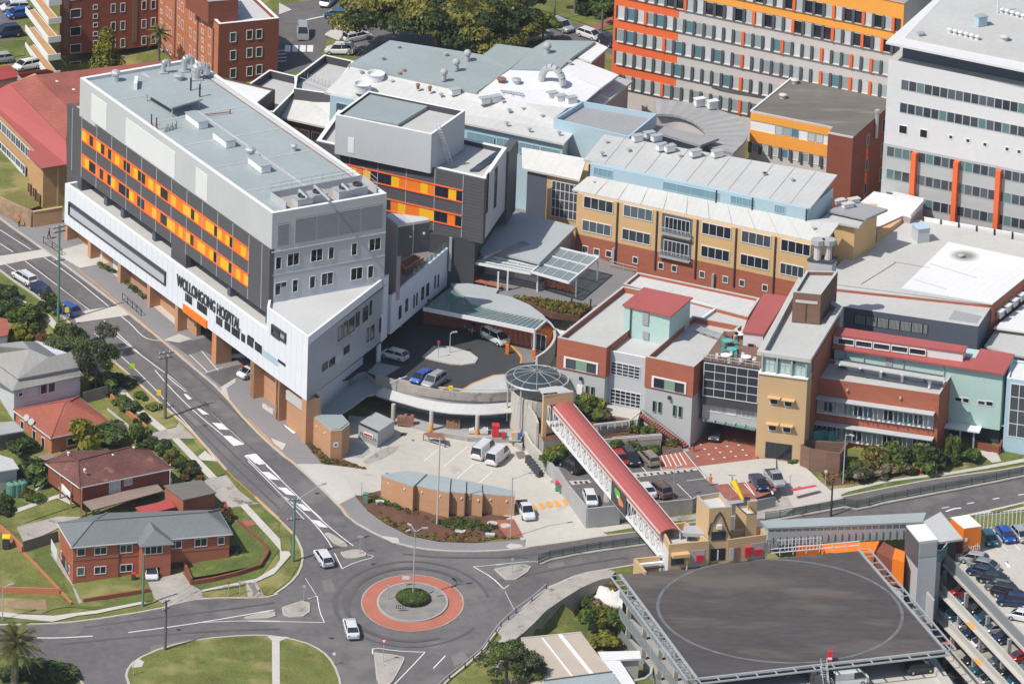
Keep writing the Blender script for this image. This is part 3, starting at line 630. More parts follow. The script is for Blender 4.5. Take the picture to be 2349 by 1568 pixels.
wF.pw(H,12,(255,225),(315,290),frame=_c,cols=2,fr=.05,glass=_gd)
(s0,z0),(s1,z1)=wF.at(*T(12,115,115)),wF.at(*T(12,255,245));wF.one(H,'pale_strip',_lp,s0,s1,z0-1.4,z0-.3,0,.02)
(s0,z0),(s1,z1)=wF.at(*T(1,1545,1172)),wF.at(*T(1,1742,1305));wF.one(H,'orange_sign',_op,s0,s1,zWB-.05,zWB+1.15,0,.25)
for a,bb,n in(((755,1335),(787,1430),1),((803,1300),(832,1395),1),((846,1258),(888,1358),1),((904,1220),(932,1315),1),((964,1160),(1003,1265),1),((1020,1135),(1035,1225),1),((997,1362),(1010,1450),1),((1028,1328),(1055,1425),1),((1100,1285),(1112,1370),1)):
 (p0,z1),(p1,z2)=wS.at(*T(11,*a)),wS.at(*T(11,*bb));wS.win(H,p0,p1,min(z1,z2)+0*0,min(z1,z2)+2.2,frame=_c,fr=.06,glass=_gd)
for a,bb,g_ in(((620,290),(668,270),1),((682,250),(730,215),1),((800,150),(850,120),1),((730,215),(798,160),0)):
 (p0,z1),(p1,z2)=wS.at(*T(12,*a)),wS.at(*T(12,*bb))
 if g_:wS.win(H,p0,p1,z1-.85,z1+.25,cols=3,frame=_c,fr=.05,glass=_gd)
 else:wS.one(H,'pale_strip',_lp2,p0,p1,z1-1.1,z1+.1,0,.05)
bw=wF.off(-3.6)
def gz(p):return g(p.x,p.y)-.4
gaps=[]
g0=wF.at(*T(1,1560,1230))[0];g1=wF.at(*T(2,1800,100))[0];g2=wF.at(*T(2,1890,100))[0];g3=wF.at(*T(2,2095,300))[0]
segs=[(0,g0),(g3,wF.L-.1)]
for a,c in segs:wF.one(H,'street_wall',_bo,a+.3,c,-1+gz(wF.pt(c,0))+.5,zWB,-2.5,-1.8)
pier=[(1,540,600,555),(1,735,800,700),(1,985,1050,900),(1,1232,1295,1100),(1,1465,1530,1300),(2,1785,1870,230),(2,2095,2175,500),(2,2310,2349,700)]
for c,x0,x1,y in pier:
 s0=wF.at(*T(c,x0,y-60))[0];p=wF.pt(s0,0);m=_bo
 wF.one(H,'brick_pier',m,s0,s0+.85,gz(p),zWB,-1.9 if c==1 else-2.6,-.05)
for x0 in(20,232):s0=wF.at(*T(12,x0,300))[0];wF.one(H,'brick_pier',_bo,s0,s0+.9,gz(wF.pt(s0,0)),zWB,-3.7,-.05)
wF.one(H,'orange_pier_face',_op,wF.at(*T(2,1778,60))[0],wF.at(*T(2,1785,60))[0]+.1,gz(wF.pt(g1,0)),zWB,-2.0,-.02)
s0=wF.at(*T(12,440,900))[0];wF.one(H,'corner_pier',_bo,s0,wF.L-.05,gz(C0)-1,zWB,-2.2,-.04)
s0_=wF.at(*T(12,300,600))[0];wF.one(H,'corner_street_wall',_bo,s0_,s0,gz(C0)-1,zWB-.9,-1.2,-.5);wF.one(H,'shade_panel',_rc,s0_,s0-.05,zWB-2.3,zWB-.9,-.5,-.3)
s1_=wF.at(*T(12,100,400))[0];s2_=wF.at(*T(12,225,500))[0];wF.one(H,'shade_panel',_rc,s1_,s2_,zWB-2.2,zWB-.7,-3.55,-2.6);wF.one(H,'street_wall',_bo,s1_,s2_,gz(C0)-1,zWB-2.2,-3.55,-2.6)
wF.one(H,'door',_ww,wF.at(*T(12,188,560))[0],wF.at(*T(12,215,600))[0],gz(wF.pt(s2_,0))+.6,gz(wF.pt(s2_,0))+2.9,-2.6,-2.5)
for x,y in((680,640),(820,760),(1400,1180)):
 s=wF.at(*T(1,x,y-80))[0];wF.one(H,'door',_mw,s+1.6,s+3.4,gz(wF.pt(s,0))+.5,gz(wF.pt(s,0))+2.9,-1.8,-1.7)
wS2=wS.off(-2.0);wS2.one(H,'undercroft_wall','white_panel',3.6,wS.L-3.5,4.5,zWB,-.3,0)
b=MB();p=wS.pt(wS.L-1.6,7.5,-.5);b.tube(p,Vector((p.x,p.y,zWB)),.35,_ww,8);b.build('column',H)
vol(H,[wF.pt(2,zWB-.05,-9),wF.pt(g0-1,zWB-.05,-9),wF.pt(g0-1,zWB-.05,-15),wF.pt(2,zWB-.05,-15)],5,_c,name='service_core')
deckw=wF.off(-2.6)
a=P(615.5,721,zDeck+2.2);zDB=a.z;b_=P(620.8,572.7,29);zDT=up(Vector((a.x,a.y,zDB)),572.7);lft=P(154.5,238,zDT)
wD=Wl(lft,at2(a,0));print('dark',zDB,zDT,'check',PJ(at2(a,zDT)))
vol(H,[wD.pt(0,zDT),wD.pt(wD.L,zDT),wD.pt(wD.L,zDT,-.7),wD.pt(0,zDT,-.7)],zDB,_dp,name='dark_screen')
sB=wD.at(*T(0,688,1000))[0];wD.one(H,'dark_end_wall',_dp,0,sB,zDB-3.8,zDB,-6,-.1)
body=[wD.pt(.5,zDT-.4,-.6),wD.pt(wD.L-.9,zDT-.4,-.6),at2(R0_[3],zDT-.4),at2(R0_[2],zDT-.4),at2(R0_[1],zDT-.4),at2(R0_[0],zDT-.4)]
vol(H,[wD.pt(.4,zDT-.4,-.6),wD.pt(wD.L-.9,zDT-.4,-.6)]+[at2(q,zDT-.4)for q in(R0_[2],R0_[1])],zDB+.3,_mp,name='upper_body',mtop=_rc)
wI=wD.off(-3.4);wI.one(H,'terrace_wall',_c,1,wD.L-1.2,zDeck-.3,zDB+.4,-.4,0)
vol(H,[wI.pt(1,zDB+.3,-1),wI.pt(wD.L-1,zDB+.3,-1),at2(R0_[2],zDB+.3),at2(R0_[1],zDB+.3)],zDeck-1,_mp,name='lower_body')
for c,x,y in((1,850,320),(1,990,430),(1,1255,625),(1,1885,1090),(1,2205,1325)):
 s=wD.at(*T(c,x,y-110))[0];wD.one(H,'terrace_column',_ns,s-.45,s+.45,zDeck,zDB,-1.5,-.7)
s=wD.at(*T(1,1500,780))[0];wD.one(H,'dark_screen_panel',_dp,wD.at(*T(1,1435,700))[0],wD.at(*T(1,1560,790))[0],zDeck,zDB,-.8,-.02)
def bands(w,parent,c,xs,yref,top,bot,seq,x0):
 """xs: tile x -> s by interpolation on the wall; seq like 'y730 o755'"""
 fr=MB();w.box(fr,_rr,top[2],bot[2],top[3]-.16,top[3]+.02,0,.16);w.box(fr,_rr,top[2],bot[2],bot[3]-.02,bot[3]+.16,0,.16);fr.build('band_frame',parent)
 x=x0
 for it in seq.split():
  k=it[0];nx=float(it[1:]);sa=yref(x);sb=yref(nx);x=nx
  if k=='w':w.win(parent,sa,sb,bot[3]+.16,top[3]-.16,glass=_gd,frame=_c,cols=max(1,int((sb-sa)/.9)),fr=.05,dep=.05)
  else:w.one(parent,'orange_cladding' if k=='o' else 'yellow_cladding',_op if k=='o' else 'yellow_panel',sa,sb,bot[3]+.16,top[3]-.16,0,.06)
for(ya,yb,h,seq)in((1075,1195,None,'y730 o755 w785 o815 y850 w880 o910 w940 o970 y1005 o1040 w1095 o1125 y1160 w1222 o1250 y1290 o1315 y1350 w1412 o1440 y1480 o1540 y1605 w1635 y1670 o1730 y1800 w1830 y1865 o1895 y1930 w1960 o2025 y2065 o2090'),(1290,1400,None,'o715 y750 w805 o840 w870 o905 w935 y970 o1000 w1087 y1125 o1155 w1215 o1280 y1315 o1350 w1405 y1470 o1505 y1535 o1565 y1600 w1628 o1660 y1725 o1760 y1795 w1822 o1855 y1922 w1950 o1985 y2020 o2050 y2085')):
 s0,zt=wD.at(*T(0,690,ya));_,zb=wD.at(*T(0,690,yb));s1,zt2=wD.at(*T(1,2088,670 if ya==1075 else 893));print('band',zt,zt2,zb)
 zt=(zt+zt2)/2;zb=zt-1.95;ln=lambda x,s0=s0,s1=s1,ya=ya:wD.at(*(lambda q:q)(T(0,x,ya+(x-690)*(.717))))[0]
 bands(wD,H,0,None,ln,(0,0,s0,zt),(0,0,s1,zb),seq,690 if ya==1075 else 686)
b=MB()
for x in(610,690,815,940,1065,1190,1315,1442,1570,1700,1828,1955,2090,2200):
 s=wD.at(*T(0,x,1100+(x-690)*.717))[0];wD.box(b,_lp2,s-.05,s+.05,zDB+.05,zDT-.05,0,.09)
b.build('panel_joints',H)
flat(H,R0_,zDT-.5,_lp2,_rb,.45,.55,_ww,wn='roof_box_wall')
wL=Wl(R0_[0],R0_[3]);wE=Wl(R0_[3],R0_[2])
for a,c in(((770,810),(895,1045)),((1058,1020),(1468,1470)),((1645,1435),(1740,1640))):
 s0=wL.at(*T(0,*a))[0];s1=wL.at(*T(0,*c))[0];wL.one(H,'white_wall_panel',_mw,s0,s1,zDT+.2,zR-1.1,0,.06)
wE2=wE
vol(H,[wE.pt(0,zDT-.4,.02),wE.pt(wE.L,zDT-.4,.02),wE.pt(wE.L,zDT-.4,-3),wE.pt(0,zDT-.4,-3)],zWT-1,_mp,name='end_wall')
b=MB();wE.box(b,_lp2,0,wE.L,zDT-.55,zDT-.4,0,.14);wE.box(b,_lp2,.2,wE.L,zDT-4.1,zDT-4.0,0,.06);b.build('ledge',H)
(s0,z0),(s1,z1)=wE.at(*T(11,390,440)),wE.at(*T(11,1125,500))
lv=MB()
def louv(s0,s1,z0,z1):
 n=int((z1-z0)/.22)
 for i in range(n):wE.box(lv,'louvre',s0,s1,z0+i*.22,z0+i*.22+.12,0,.10)
 wE.box(lv,'louvre',s0,s1,z0,z1,0,.03)
zl=wE.at(*T(11,390,630))[1];zt=wE.at(*T(11,390,420))[1]
for i in range(4):a=s0+(s1-s0)*i/4;louv(a+.1,a+(s1-s0)/4-.1,zl,zt)
s2=wE.at(*T(11,245,600))[0];s3=wE.at(*T(11,340,600))[0];louv(s2,s3,zl,zt-.4);lv.build('louvre_screen',H)
for x,y,w_ in((232,745,.75),(330,718,1.65),(527,682,1.65),(675,660,.75),(868,628,.75),(1015,592,1.65),(225,962,1.65),(372,935,.75),(517,905,.75),(615,882,1.65),(862,838,1.65),(1005,818,.75)):
 s,z=wE.at(*T(11,x,y));wE.win(H,s,s+w_*1.15,z-1.95,z,glass=_gd,frame=_mw,cols=2 if w_>1 else 1,fr=.055,dep=.1)
wE.one(H,'door',_mg,wE.at(*T(11,270,960))[0],wE.at(*T(11,318,960))[0],zWT-.5,zWT+1.7,0,.1)
zr=zR-.45
def rp(x,y,c=0):return P(*T(c,x,y),zr)
can=thing('plant_canopy','low flat grey canopy raised on posts on the long hospital roof','canopy',rp(1480,940))
zc_=zr+1.6;cp_=[P(*T(0,*q),zc_)for q in((1210,765),(1440,905),(1700,830),(1370,640),(1250,650))];slab(can,cp_,.25,_rb,'canopy_roof')
b=MB()
for q in inset(cp_,.4)[:4]:b.tube((q.x,q.y,zr),q,.1,_mg)
b.build('post',can)
b=MB();q=P(*T(0,1130,690),zr);b.box((q.x,q.y-3,zr),(q.x+.5,q.y,zr+1.0),_ww);b.build('white_upstand',can)
rr_=math.atan2(wE.d.y,wE.d.x)
def boxunit(name,label,cat,pos,dims,m=_g,m2=_lp2,group=None,rz=rr_):
 t=thing(name,label,cat,pos,group,rz);w_,d_,h_=dims;L='Z'
 b=MB();b.box((-w_/2,-d_/2,.08),(w_/2,d_/2,h_-.1),m2);lnk(b,'casing',t)
 b=MB();b.box((-w_/2-.12,-d_/2-.12,h_-.1),(w_/2+.12,d_/2+.12,h_),m);lnk(b,'lid',t)
 b=MB();b.box((-w_/2+.1,-d_/2+.1,-.05),(w_/2-.1,d_/2-.1,.08),_mg);lnk(b,'plinth',t);return t
for(x,y),wh in(((1650,1040),'nearest the flat plant canopy'),((1880,1200),'second from the plant canopy'),((2175,1410),'nearest the sunken plant pit')):
 boxunit('skylight_box','white rectangular roof box on the long hospital roof, '+wh,'roof box',rp(x,y),(1.5,4.2,1.2),_rb,_ww,'rectangular roof boxes on the hospital roof')
def cowl(name,label,cat,pos,r=.5,h=1.1,m=_g,group=None,rz=.6):
 t=thing(name,label,cat,pos,group,rz)
 b=MB();b.lathe((0,0,0),[(r*.7,0),(r*.7,h*.6)],m,10);lnk(b,'duct',t)
 b=MB();b.lathe((0,0,h*.55),[(r*.75,0),(r,.1*h),(r*1.05,.3*h),(r*.8,.45*h),(r*.3,.55*h)],m,10);lnk(b,'cowl',t);return t
cowl('roof_vent','round metal cowl at the front-left corner of the hospital roof','vent',rp(970,680),.7,1.6);cowl('roof_vent','round metal cowl between two white roof boxes','vent',rp(2100,1320),.75,1.5)
cowl('roof_vent','small cowl near the right edge of the hospital roof','vent',P(*T(10,385,1265),zr),.5,1.0);cowl('roof_vent','low wide cowl behind the flat plant canopy','vent',rp(1500,670),.8,.9)
def gooseneck(label,pos,r=.55,h=1.6):
 t=thing('exhaust_duct',label,'duct',pos,'curved exhaust ducts at the back of the hospital roof',.3);b=MB();pts=[Zv(0),Zv(h)]+[Vector((1.1*r*2*(1-math.cos(a))/2,0,h+r*1.1*math.sin(a)))for a in(.5,1.0,1.57,2.1,2.7,3.14)]+[Vector((r*2.2,0,h-.5))]
 for p,q in zip(pts,pts[1:]):b.tube(p,q,r,_g,9)
 lnk(b,'bent_pipe',t);b=MB();b.box((-r-.2,-r-.2,-.05),(r+.2,r+.2,.25),_mg);lnk(b,'base',t)
gooseneck('left curved exhaust duct beside the back parapet',rp(1370,615),.35,1.5);gooseneck('middle curved exhaust duct close to the back corner',rp(1545,600),.5,1.6);gooseneck('largest curved exhaust duct at the back corner',rp(1640,665),.7,1.3)
for i,(x,y,l)in enumerate(((1270,1060,'left'),(1312,1090,'right'))):
 t=thing('roof_flue',f'thin dark flue with a red base on the long hospital roof, the {l} one','flue',rp(x,y));b=MB();b.tube((0,0,0),(0,0,1.9),.1,_md);lnk(b,'pipe',t);b=MB();b.tube((0,0,0),(0,0,.5),.32,_rp2,8,.15);lnk(b,'flashing',t)
for i,(x,y,l)in enumerate(((1600,760,'left'),(1675,815,'right'))):
 t=thing('roof_flue',f'tall dark pipe behind the plant canopy, the {l} one of two','flue',rp(x,y));b=MB();b.tube((0,0,0),(0,0,2.2),.14,_md);lnk(b,'pipe',t);b=MB();b.tube((0,0,2.1),(0,0,2.5),.22,_mg,8,.1);lnk(b,'cap',t)
t=thing('roof_pipe','rusty horizontal pipe lying on the hospital roof','pipe',rp(1730,970));b=MB();p,q=rp(1725,978),rp(1930,955);b.tube(p+Zv(.3),q+Zv(.3),.09,_rm3);b.tube(q,q+Zv(.7),.1,_rm3);b.build('pipe_run',t)
b=MB()
for i in range(9):p=rp(1385+i*12,1110-i*4);b.tube(p,p+Vector((0,0,.5+.3*(i%3))),.06,_md,5)
tag(b.build('pipe_cluster'),'cluster of short thin pipes in the middle of the hospital roof','pipes')
b=MB();e1=R0_[3]-R0_[0];e2=R0_[1]-R0_[0]
for f in(.16,.33,.5,.66,.83):b.bar(at2(R0_[0]+e1*f+e2*.04,zr+.03),at2(R0_[0]+e1*f+e2*.96,zr+.03),.22,.05,_rp3)
b.bar(at2(R0_[0]+e1*.02+e2*.52,zr+.05),at2(R0_[0]+e1*.86+e2*.52,zr+.05),.3,.08,_rp3);b.bar(at2(R0_[0]+e1*.02+e2*.955,zr+.05),at2(R0_[0]+e1*.97+e2*.955,zr+.05),.5,.06,_rc);b.bar(at2(R0_[0]+e1*.05+e2*.93,zr+.04),at2(R0_[0]+e1*.9+e2*.93,zr+.04),.12,.05,_rm3);b.build('roof_joints',H)
pit=[P(*T(11,*q),zr)for q in((190,262),(320,350),(1080,215),(960,118))]
b=MB()
b.poly([q+Zv(.03)for q in pit],_co);
for i in range(4):
 A,B_=pit[i],pit[(i+1)%4]
 if i in(0,3,2):b.bar(A+Zv(.55),B_+Zv(.55),.15,1.1,_mp)
b.build('plant_enclosure',H)
pr=MB()
ed=[pit[0],pit[3],pit[2]]
for A,B_ in zip(ed,ed[1:]):
 n=max(2,int((B_-A).length/1.6))
 for i in range(n+1):q=A+(B_-A)*(i/n);pr.tube(q+Zv(1),q+Zv(2.3),.035,_mg,4)
 for z in(1.65,2.3):pr.tube(A+Zv(z),B_+Zv(z),.035,_mg,4)
tag(pr.build('safety_railing'),'thin grey safety railing round the plant area at the street end of the hospital roof','railing')
for i,(x,y,l)in enumerate(((455,320,'leftmost'),(580,285,'second from the left'),(800,250,'third from the left'),(915,225,'rightmost'))):
 t=boxunit('cooling_unit','rooftop cooling unit with round fan on the plant area, '+l+' of four','cooling unit',P(*T(11,x,y),zr),(2.4,1.8,1.5),_g,_lp2,'cooling units at the street end of the hospital roof')
 b=MB();b.lathe((0,0,1.5),[(.7,0),(.7,.3),(.55,.3),(.5,.1)],_md,12);lnk(b,'fan',t)
for i,(x,y,x2,y2,l)in enumerate(((430,185,500,250,'left'),(560,150,690,275,'middle'),(790,135,850,190,'right'))):
 a,c=P(*T(11,x,y),zr+2),P(*T(11,x2,y2),zr+1.6);b=MB();b.tube(a,c,.22,_g,7);b.tube(a,Vector((a.x,a.y,zr)),.18,_g,7);tag(b.build('vent_pipe'),f'thick silver pipe slanting over the cooling units, the {l} one','pipe','slanting pipes over the cooling units')
def lettering(parent,w,text,p0,p1,hpx,m,name='lettering',ext_=.08,off=.12,c=None):
 (s0,z0),(s1,z1)=w.at(*T(c,*p0)),w.at(*T(c,*p1));cu=bpy.data.curves.new(name,'FONT');cu.body=text;cu.size=1;cu.extrude=ext_;cu.offset=.004
 o=bpy.data.objects.new(name,cu);COL.objects.link(o);bpy.context.view_layer.update();me=bpy.data.meshes.new_from_object(o.evaluated_get(bpy.context.evaluated_depsgraph_get()));bpy.data.objects.remove(o)
 xs=[v.co.x for v in me.vertices];ys=[v.co.y for v in me.vertices];sx=(s1-s0)/(max(xs)-min(xs));sy=hpx/(max(ys)-min(ys));mx,my=min(xs),min(ys)
 for v in me.vertices:x,y,z=v.co;v.co=((x-mx)*sx,-z-off,(y-my)*sy)
 me.materials.clear();me.materials.append(MATS[m]);me.name=name;return w.put(parent,me,s0,(z0+z1)/2,name)
(_,zt),(_,zb)=wF.at(*T(1,1492,905)),wF.at(*T(1,1492,985));print('letters',zt,zb,wF.at(*T(1,2010,1290)))
lettering(H,wF,'WOLLONGONG HOSPITAL',(1490,975),(2018,1368),1.75,_md,c=1)
zt=zDT;zb=zDB
K=P(*T(10,1985,1512),zt)
W2=thing('hospital_wing','second hospital wing in dark cladding with two orange and yellow window bands','hospital',at2(K,6))
lf=P(*T(10,560,1190),zt);wW=Wl(lf,K);rt=P(*T(10,2172,1240),zt);wR=Wl(K,rt);ki=Vector((-wW.n.x,-wW.n.y,0))
bk0=lf+ki*16;bk1=rt
vol(W2,[lf,K,K+ki*.8,lf+ki*.8],zb,_dp,name='dark_screen')
flat(W2,[lf+ki*.5,K+ki*.5-wW.d*.1,rt-wR.n*0,rt+(lf-K)+ki*0],zb+.2,_lp2,_rc,.7,.6,_ww,inner=_c)
zu=zR;up4=[P(*T(10,*q),zu)for q in((735,965),(1010,765),(1822,930),(1540,1130))]
flat(W2,up4,zt-.6,_lp2,_rc,.9,.35,_ww,inner=_c,wn='upper_wall',rn='upper_roof')
ru=[P(*T(10,*q),zu-.35)for q in((800,965),(1015,775),(1530,875),(1270,1025),(1250,1040),(1500,1115),(1470,1130))]
slab(W2,[P(*T(10,*q),zu-.3)for q in((790,970),(1020,790),(1525,880),(1260,1040))],.5,_rg,'raised_roof')
a,c=P(*T(10,1270,1050),zu-.1),P(*T(10,1540,1105),zu-.1)
sq=lambda x,c_=11,yy=0:wW.at(*T(c_,x,yy))[0]
for(xa,ya,xb,yb,seq)in((1030,15,1805,182,'w1205 y1270 o1450 y1510 o1570 w1685 y1750 w1805'),(1165,262,1797,388,'w1200 o1260 y1320 o1440 y1560 w1675 o1740 w1797')):
 s1,z1=wW.at(*T(11,xb,yb));s0,z0=wW.at(*T(11,xa,ya));k=(yb-ya)/(xb-xa);print('b2',z0,z1);z1=(z0+z1)/2
 if xa==1030:
  s00=wW.at(*T(10,800,1370))[0];seq='y910 o970 y1030 '+seq;x0=860
  bands(wW,W2,0,None,lambda x:wW.at(*T(11,x,ya+(x-xa)*k))[0],(0,0,s00,z1),(0,0,s1,z1-1.95),seq,x0)
 else:bands(wW,W2,0,None,lambda x:wW.at(*T(11,x,ya+(x-xa)*k))[0],(0,0,s0-3,z1),(0,0,s1,z1-1.95),seq,xa)
b=MB()
for x,y in((855,1300),(1092,1370),(1330,1440),(1570,1500)):s=wW.at(*T(10,x,y))[0];wW.box(b,_lp2,s-.04,s+.04,zb,zt,0,.08)
s=wW.at(*T(11,1808,100))[0];wW.box(b,_lp2,s-.04,s+.04,zb,zt,0,.08)
for i in range(1,20):wW.box(b,_c,.1,wW.L-.1,zb+i*.52,zb+i*.52+.03,0,.02)
b.build('panel_joints',W2)
for x,y in((2000,60),(2072,10)):s,z=wR.at(*T(11,x,y));wR.win(W2,s,s+1.3,z-6.2,z,glass=_gd,frame=_c,fr=.1,dep=.1)
wR.one(W2,'side_return',_dp,wR.L,wR.L+5.5,zb-2,zt-.8,-1,.3)
wR.one(W2,'undercroft',_c,.5,wR.L+5,9,zb+.3,-8,-1.2);
s=wR.at(*T(11,1740,600))[0];b=MB();
for x in(1700,1850):p=P(*T(11,x,620),zb-.5);b.box((p.x-.2,p.y-.2,zb-5),(p.x+.2,p.y+.2,zb+.2),_mg)
b.build('column',W2)
wU=Wl(up4[0],up4[3]);s=wU.at(*T(10,840,1200))[0];wU.one(W2,'door',_ww,s,s+.95,zt+.05,zt+2.4,0,.06)
t=thing('caged_ladder','caged steel ladder leaning against the grey rooftop box of the second wing','ladder',P(*T(10,1700,1370),zt));b=MB()
p0,p1=P(*T(10,1700,1370),zt-.4),P(*T(10,1590,1040),zu+1.0)
for o in(-.3,.3):b.tube(p0+Vector((o,0,0)),p1+Vector((o,0,0)),.06,_mw,5)
for i in range(16):q=p0+(p1-p0)*(i/15);b.tube(q-Vector((.3,0,0)),q+Vector((.3,0,0)),.04,_mw,4)
b.build('rails',t);b=MB()
for i in range(6,16):
 q=p0+(p1-p0)*(i/15);pr_=q
 for a in(.6,1.2,1.9,2.5,3.14):n_=q+Vector((.45*math.cos(a),-.7*math.sin(a),.1));b.tube(pr_,n_,.03,_mw,4);pr_=n_
b.build('safety_cage',t)
boxunit('cooling_unit','white cooling unit at the foot of the caged ladder','cooling unit',P(*T(10,1590,1350),zt-.6),(3.2,1.2,1.3),_mw)
t=thing('skylight','row of green glass roof lights on the low roof of the second wing','skylight',P(*T(10,1940,1380),zt-.6));
for i in range(4):a=P(*T(10,1860+i*52,1425-i*38),zt-.35);slab(t,[a,a+Vector((1.2,.1,0)),a+Vector((2.2,2.0,0)),a+Vector((1.0,1.9,0))],.3,_gt,'pane')
eN2=P(*T(11,1195,1395),zWB);fN2=P(*T(11,1830,850),zWB);wW2=Wl(eN2,fN2)
LW=thing('hospital_link','low white wing with a roof terrace beside the drop-off','hospital',eN2)
flat(LW,[wW2.pt(0,zPT-.3),wW2.pt(wW2.L,zPT-.3),wW2.pt(wW2.L,zPT-.3,-13),wW2.pt(0,zPT-.3,-13)],zWB,'white_panel','paving_grey',1.0,.3,_ww)
for x,y in((1265,1165),(1320,1105),(1388,1070),(1412,1048),(1455,1005),(1497,975),(1565,905),(1592,895)):
 s,z=wW2.at(*T(11,x,y));wW2.win(LW,s,s+(.9 if x in(1265,1320,1455,1497)else .45),z-2.0,z,glass=_gd,frame=_c,fr=.06)
b=MB()
for i in range(4):s=wW2.L*(.1+.28*i);p=wW2.pt(s,7.6,-3);b.tube(p,at2(p,zWB),.3,_cg,8)
b.build('column',LW)
wW2.one(LW,'undercroft_wall',_c,.5,wW2.L,7,zWB+.1,-13,-12)
b=MB()
for i in range(12):s=wW2.L*(.30+.055*i);wW2.box(b,'balustrade_glass',s,s+.9,zPT-.3,zPT+.7,-.25,-.2)
b.build('glass_balustrade',LW)
kz=P(*T(11,1260,475),zDT-1);
DB=thing('dark_stair_block','tall dark wedge-shaped block between the two orange banded wings','tower',at2(kz,zPT))
pA=P(*T(11,1160,400),kz.z);pB=P(*T(11,1525,432),kz.z)
zf_=zPT-1.3;q1_=P(*T(11,1290,735),zf_);q2_=P(*T(11,1545,690),zf_);q1_.z=q2_.z=kz.z
slab(DB,[pA,kz,pB,pB+Vector((-.5,.8,0)),pA+Vector((.5,1.2,0))],.4,_rm,'roof');wkp=Wl(kz,pB);wkp.one(DB,'hung_screen',_dp,0,wkp.L,kz.z-4.9,kz.z-.4,-.3,0);q1_.z=q2_.z=zf_+3.2;vol(DB,[q1_,q2_,q2_+Vector((-1,1.5,0)),q1_+Vector((-1,1.5,0))],zf_-.3,_c,name='rear_wall');wk0=Wl(pA,kz);vol(DB,[wk0.pt(0,kz.z-.5),wk0.pt(wk0.L,kz.z-.5),wk0.pt(wk0.L,kz.z-.5,-.6),wk0.pt(0,kz.z-.5,-.6)],zPT-1.5,_mr,name='fin_wall');wq0=Wl(q1_,q2_);wq0.win(DB,.5,wq0.L-.3,zf_+.2,zf_+3.1,glass=_gd,frame=_md,cols=6,rows=2)
wK=Wl(pA,kz);wK.one(DB,'grey_return',_mr,.6,wK.L,zPT-1,kz.z-.3,0,.05)
for x,y in((1358,570),(1473,545)):
 w_=Wl(kz,pB);s,z=w_.at(*T(11,x,y));w_.one(DB,'wall_light',_mw,s-.12,s+.12,z-.12,z+.12,0,.3)
w_=Wl(kz,pB);s=w_.at(*T(11,1386,520))[0];w_.one(DB,'downpipe',_lp2,s-.05,s+.05,kz.z-5,kz.z-.2,0,.1)
zt_=zPT-1.2
t=thing('terrace_planter','brown timber planter on the roof terrace behind the white wing wall','planter',P(*T(11,1360,800),zt_));b=MB();pp=[P(*T(11,*q),zt_+.9)for q in((1265,790),(1320,850),(1475,745),(1400,715))];b.slab(pp,.9,'timber');b.build('timber_frame',t);b=MB();b.poly([q+Zv(.03)for q in inset(pp,.3)],_m);b.build('soil',t)
def TZ(c,s):
 return VZ(s,c)
def B3(name,label,cat,base):return thing(name,label,cat,base)
cg=G(*T(1,345,345));zE=up(cg,T(0,355,1405)[1]);S=B3('tan_building','tan brick building with red sheet-metal and tiled roofs on the left edge','building',cg)
e0=P(*T(0,352,1405),zE);wa=[P(*T(0,*q),zE)for q in((-160,800),(310,1262),(228,1290),(352,1405),(560,1375),(900,1200),(300,600))]
vol(S,inset(wa,.35),cg.z-2,'brick_tan')
slab(S,[P(*T(0,x,y),z)for x,y,z in((-160,790,zE+.1),(310,1258,zE+.1),(225,1285,zE+.1),(350,1412,zE+.1),(560,1378,zE+.1),(556,1178,zE+1.9),(80,700,zE+1.9),(-160,760,zE+1.2))],.25,_rr2,'metal_roof')
slab(S,[P(*T(0,x,y),z)for x,y,z in((80,700,zE+2),(285,632,zE+4.2),(572,905,zE+4.2),(556,1178,zE+2))],.3,'tile_red','tiled_roof')
slab(S,[P(*T(0,x,y),z)for x,y,z in((285,632,zE+4.2),(1500,495,zE+4.2),(1600,820,zE+1),(572,905,zE+4.1))],.3,'tile_red','tiled_roof')
wT=Wl(wa[0],wa[1]);wTb=Wl(wa[2],wa[3]);wTc=Wl(wa[3],wa[4])
for(x,y,x2,y2,n)in((-20,985,255,1262,7),(-20,1150,215,1408,6)):
 (s0,z0),(s1,z1)=wT.at(*T(0,x,y)),wT.at(*T(0,x2,y2));z=(z0+z1)/2;p=(s1-s0)/n
 for i in range(n):wT.win(S,s0+p*i,s0+p*(i+1)-.05,z-1.6,z,glass=_gt,cols=2,fr=.1,dep=.1)
(s0,z0),(s1,z1)=wT.at(*T(0,0,1380)),wT.at(*T(1,190,120));wT.one(S,'lower_window_strip',_mw,s0-4,s1,z1-.2,z1+1.9,0,.08)
for x,y in((240,100),(280,140),(318,185)):s,z=wTb.at(*T(1,x,y));wTb.win(S,s-.2,s+.6,z-2,z-.3,glass=_gd,frame='brick_tan')
wTc.one(S,'downpipe',_tr,wTc.L*.62,wTc.L*.62+.25,cg.z-1,zE-.1,0,.12)
for x,y,l in((478,722,'upper'),(618,790,'lower')):cowl('roof_vent','small white vent on the red tiled roof, the '+l+' one','vent',P(*T(0,x,y),zE+3.4),.3,.8,_mw)
RS=B3('red_roof_shed','small building with a flat red roof at the left edge behind the tan building','building',G(*T(0,40,720)))
slab(RS,TZ(0,'-100,570,15.5 90,548,15.5 168,640,14 -100,690,14'),.3,'roof_redbright','metal_roof');vol(RS,inset(TZ(0,'-100,590,14 90,560,14 160,645,13.9 -100,690,13.9'),.3),8,_gr)
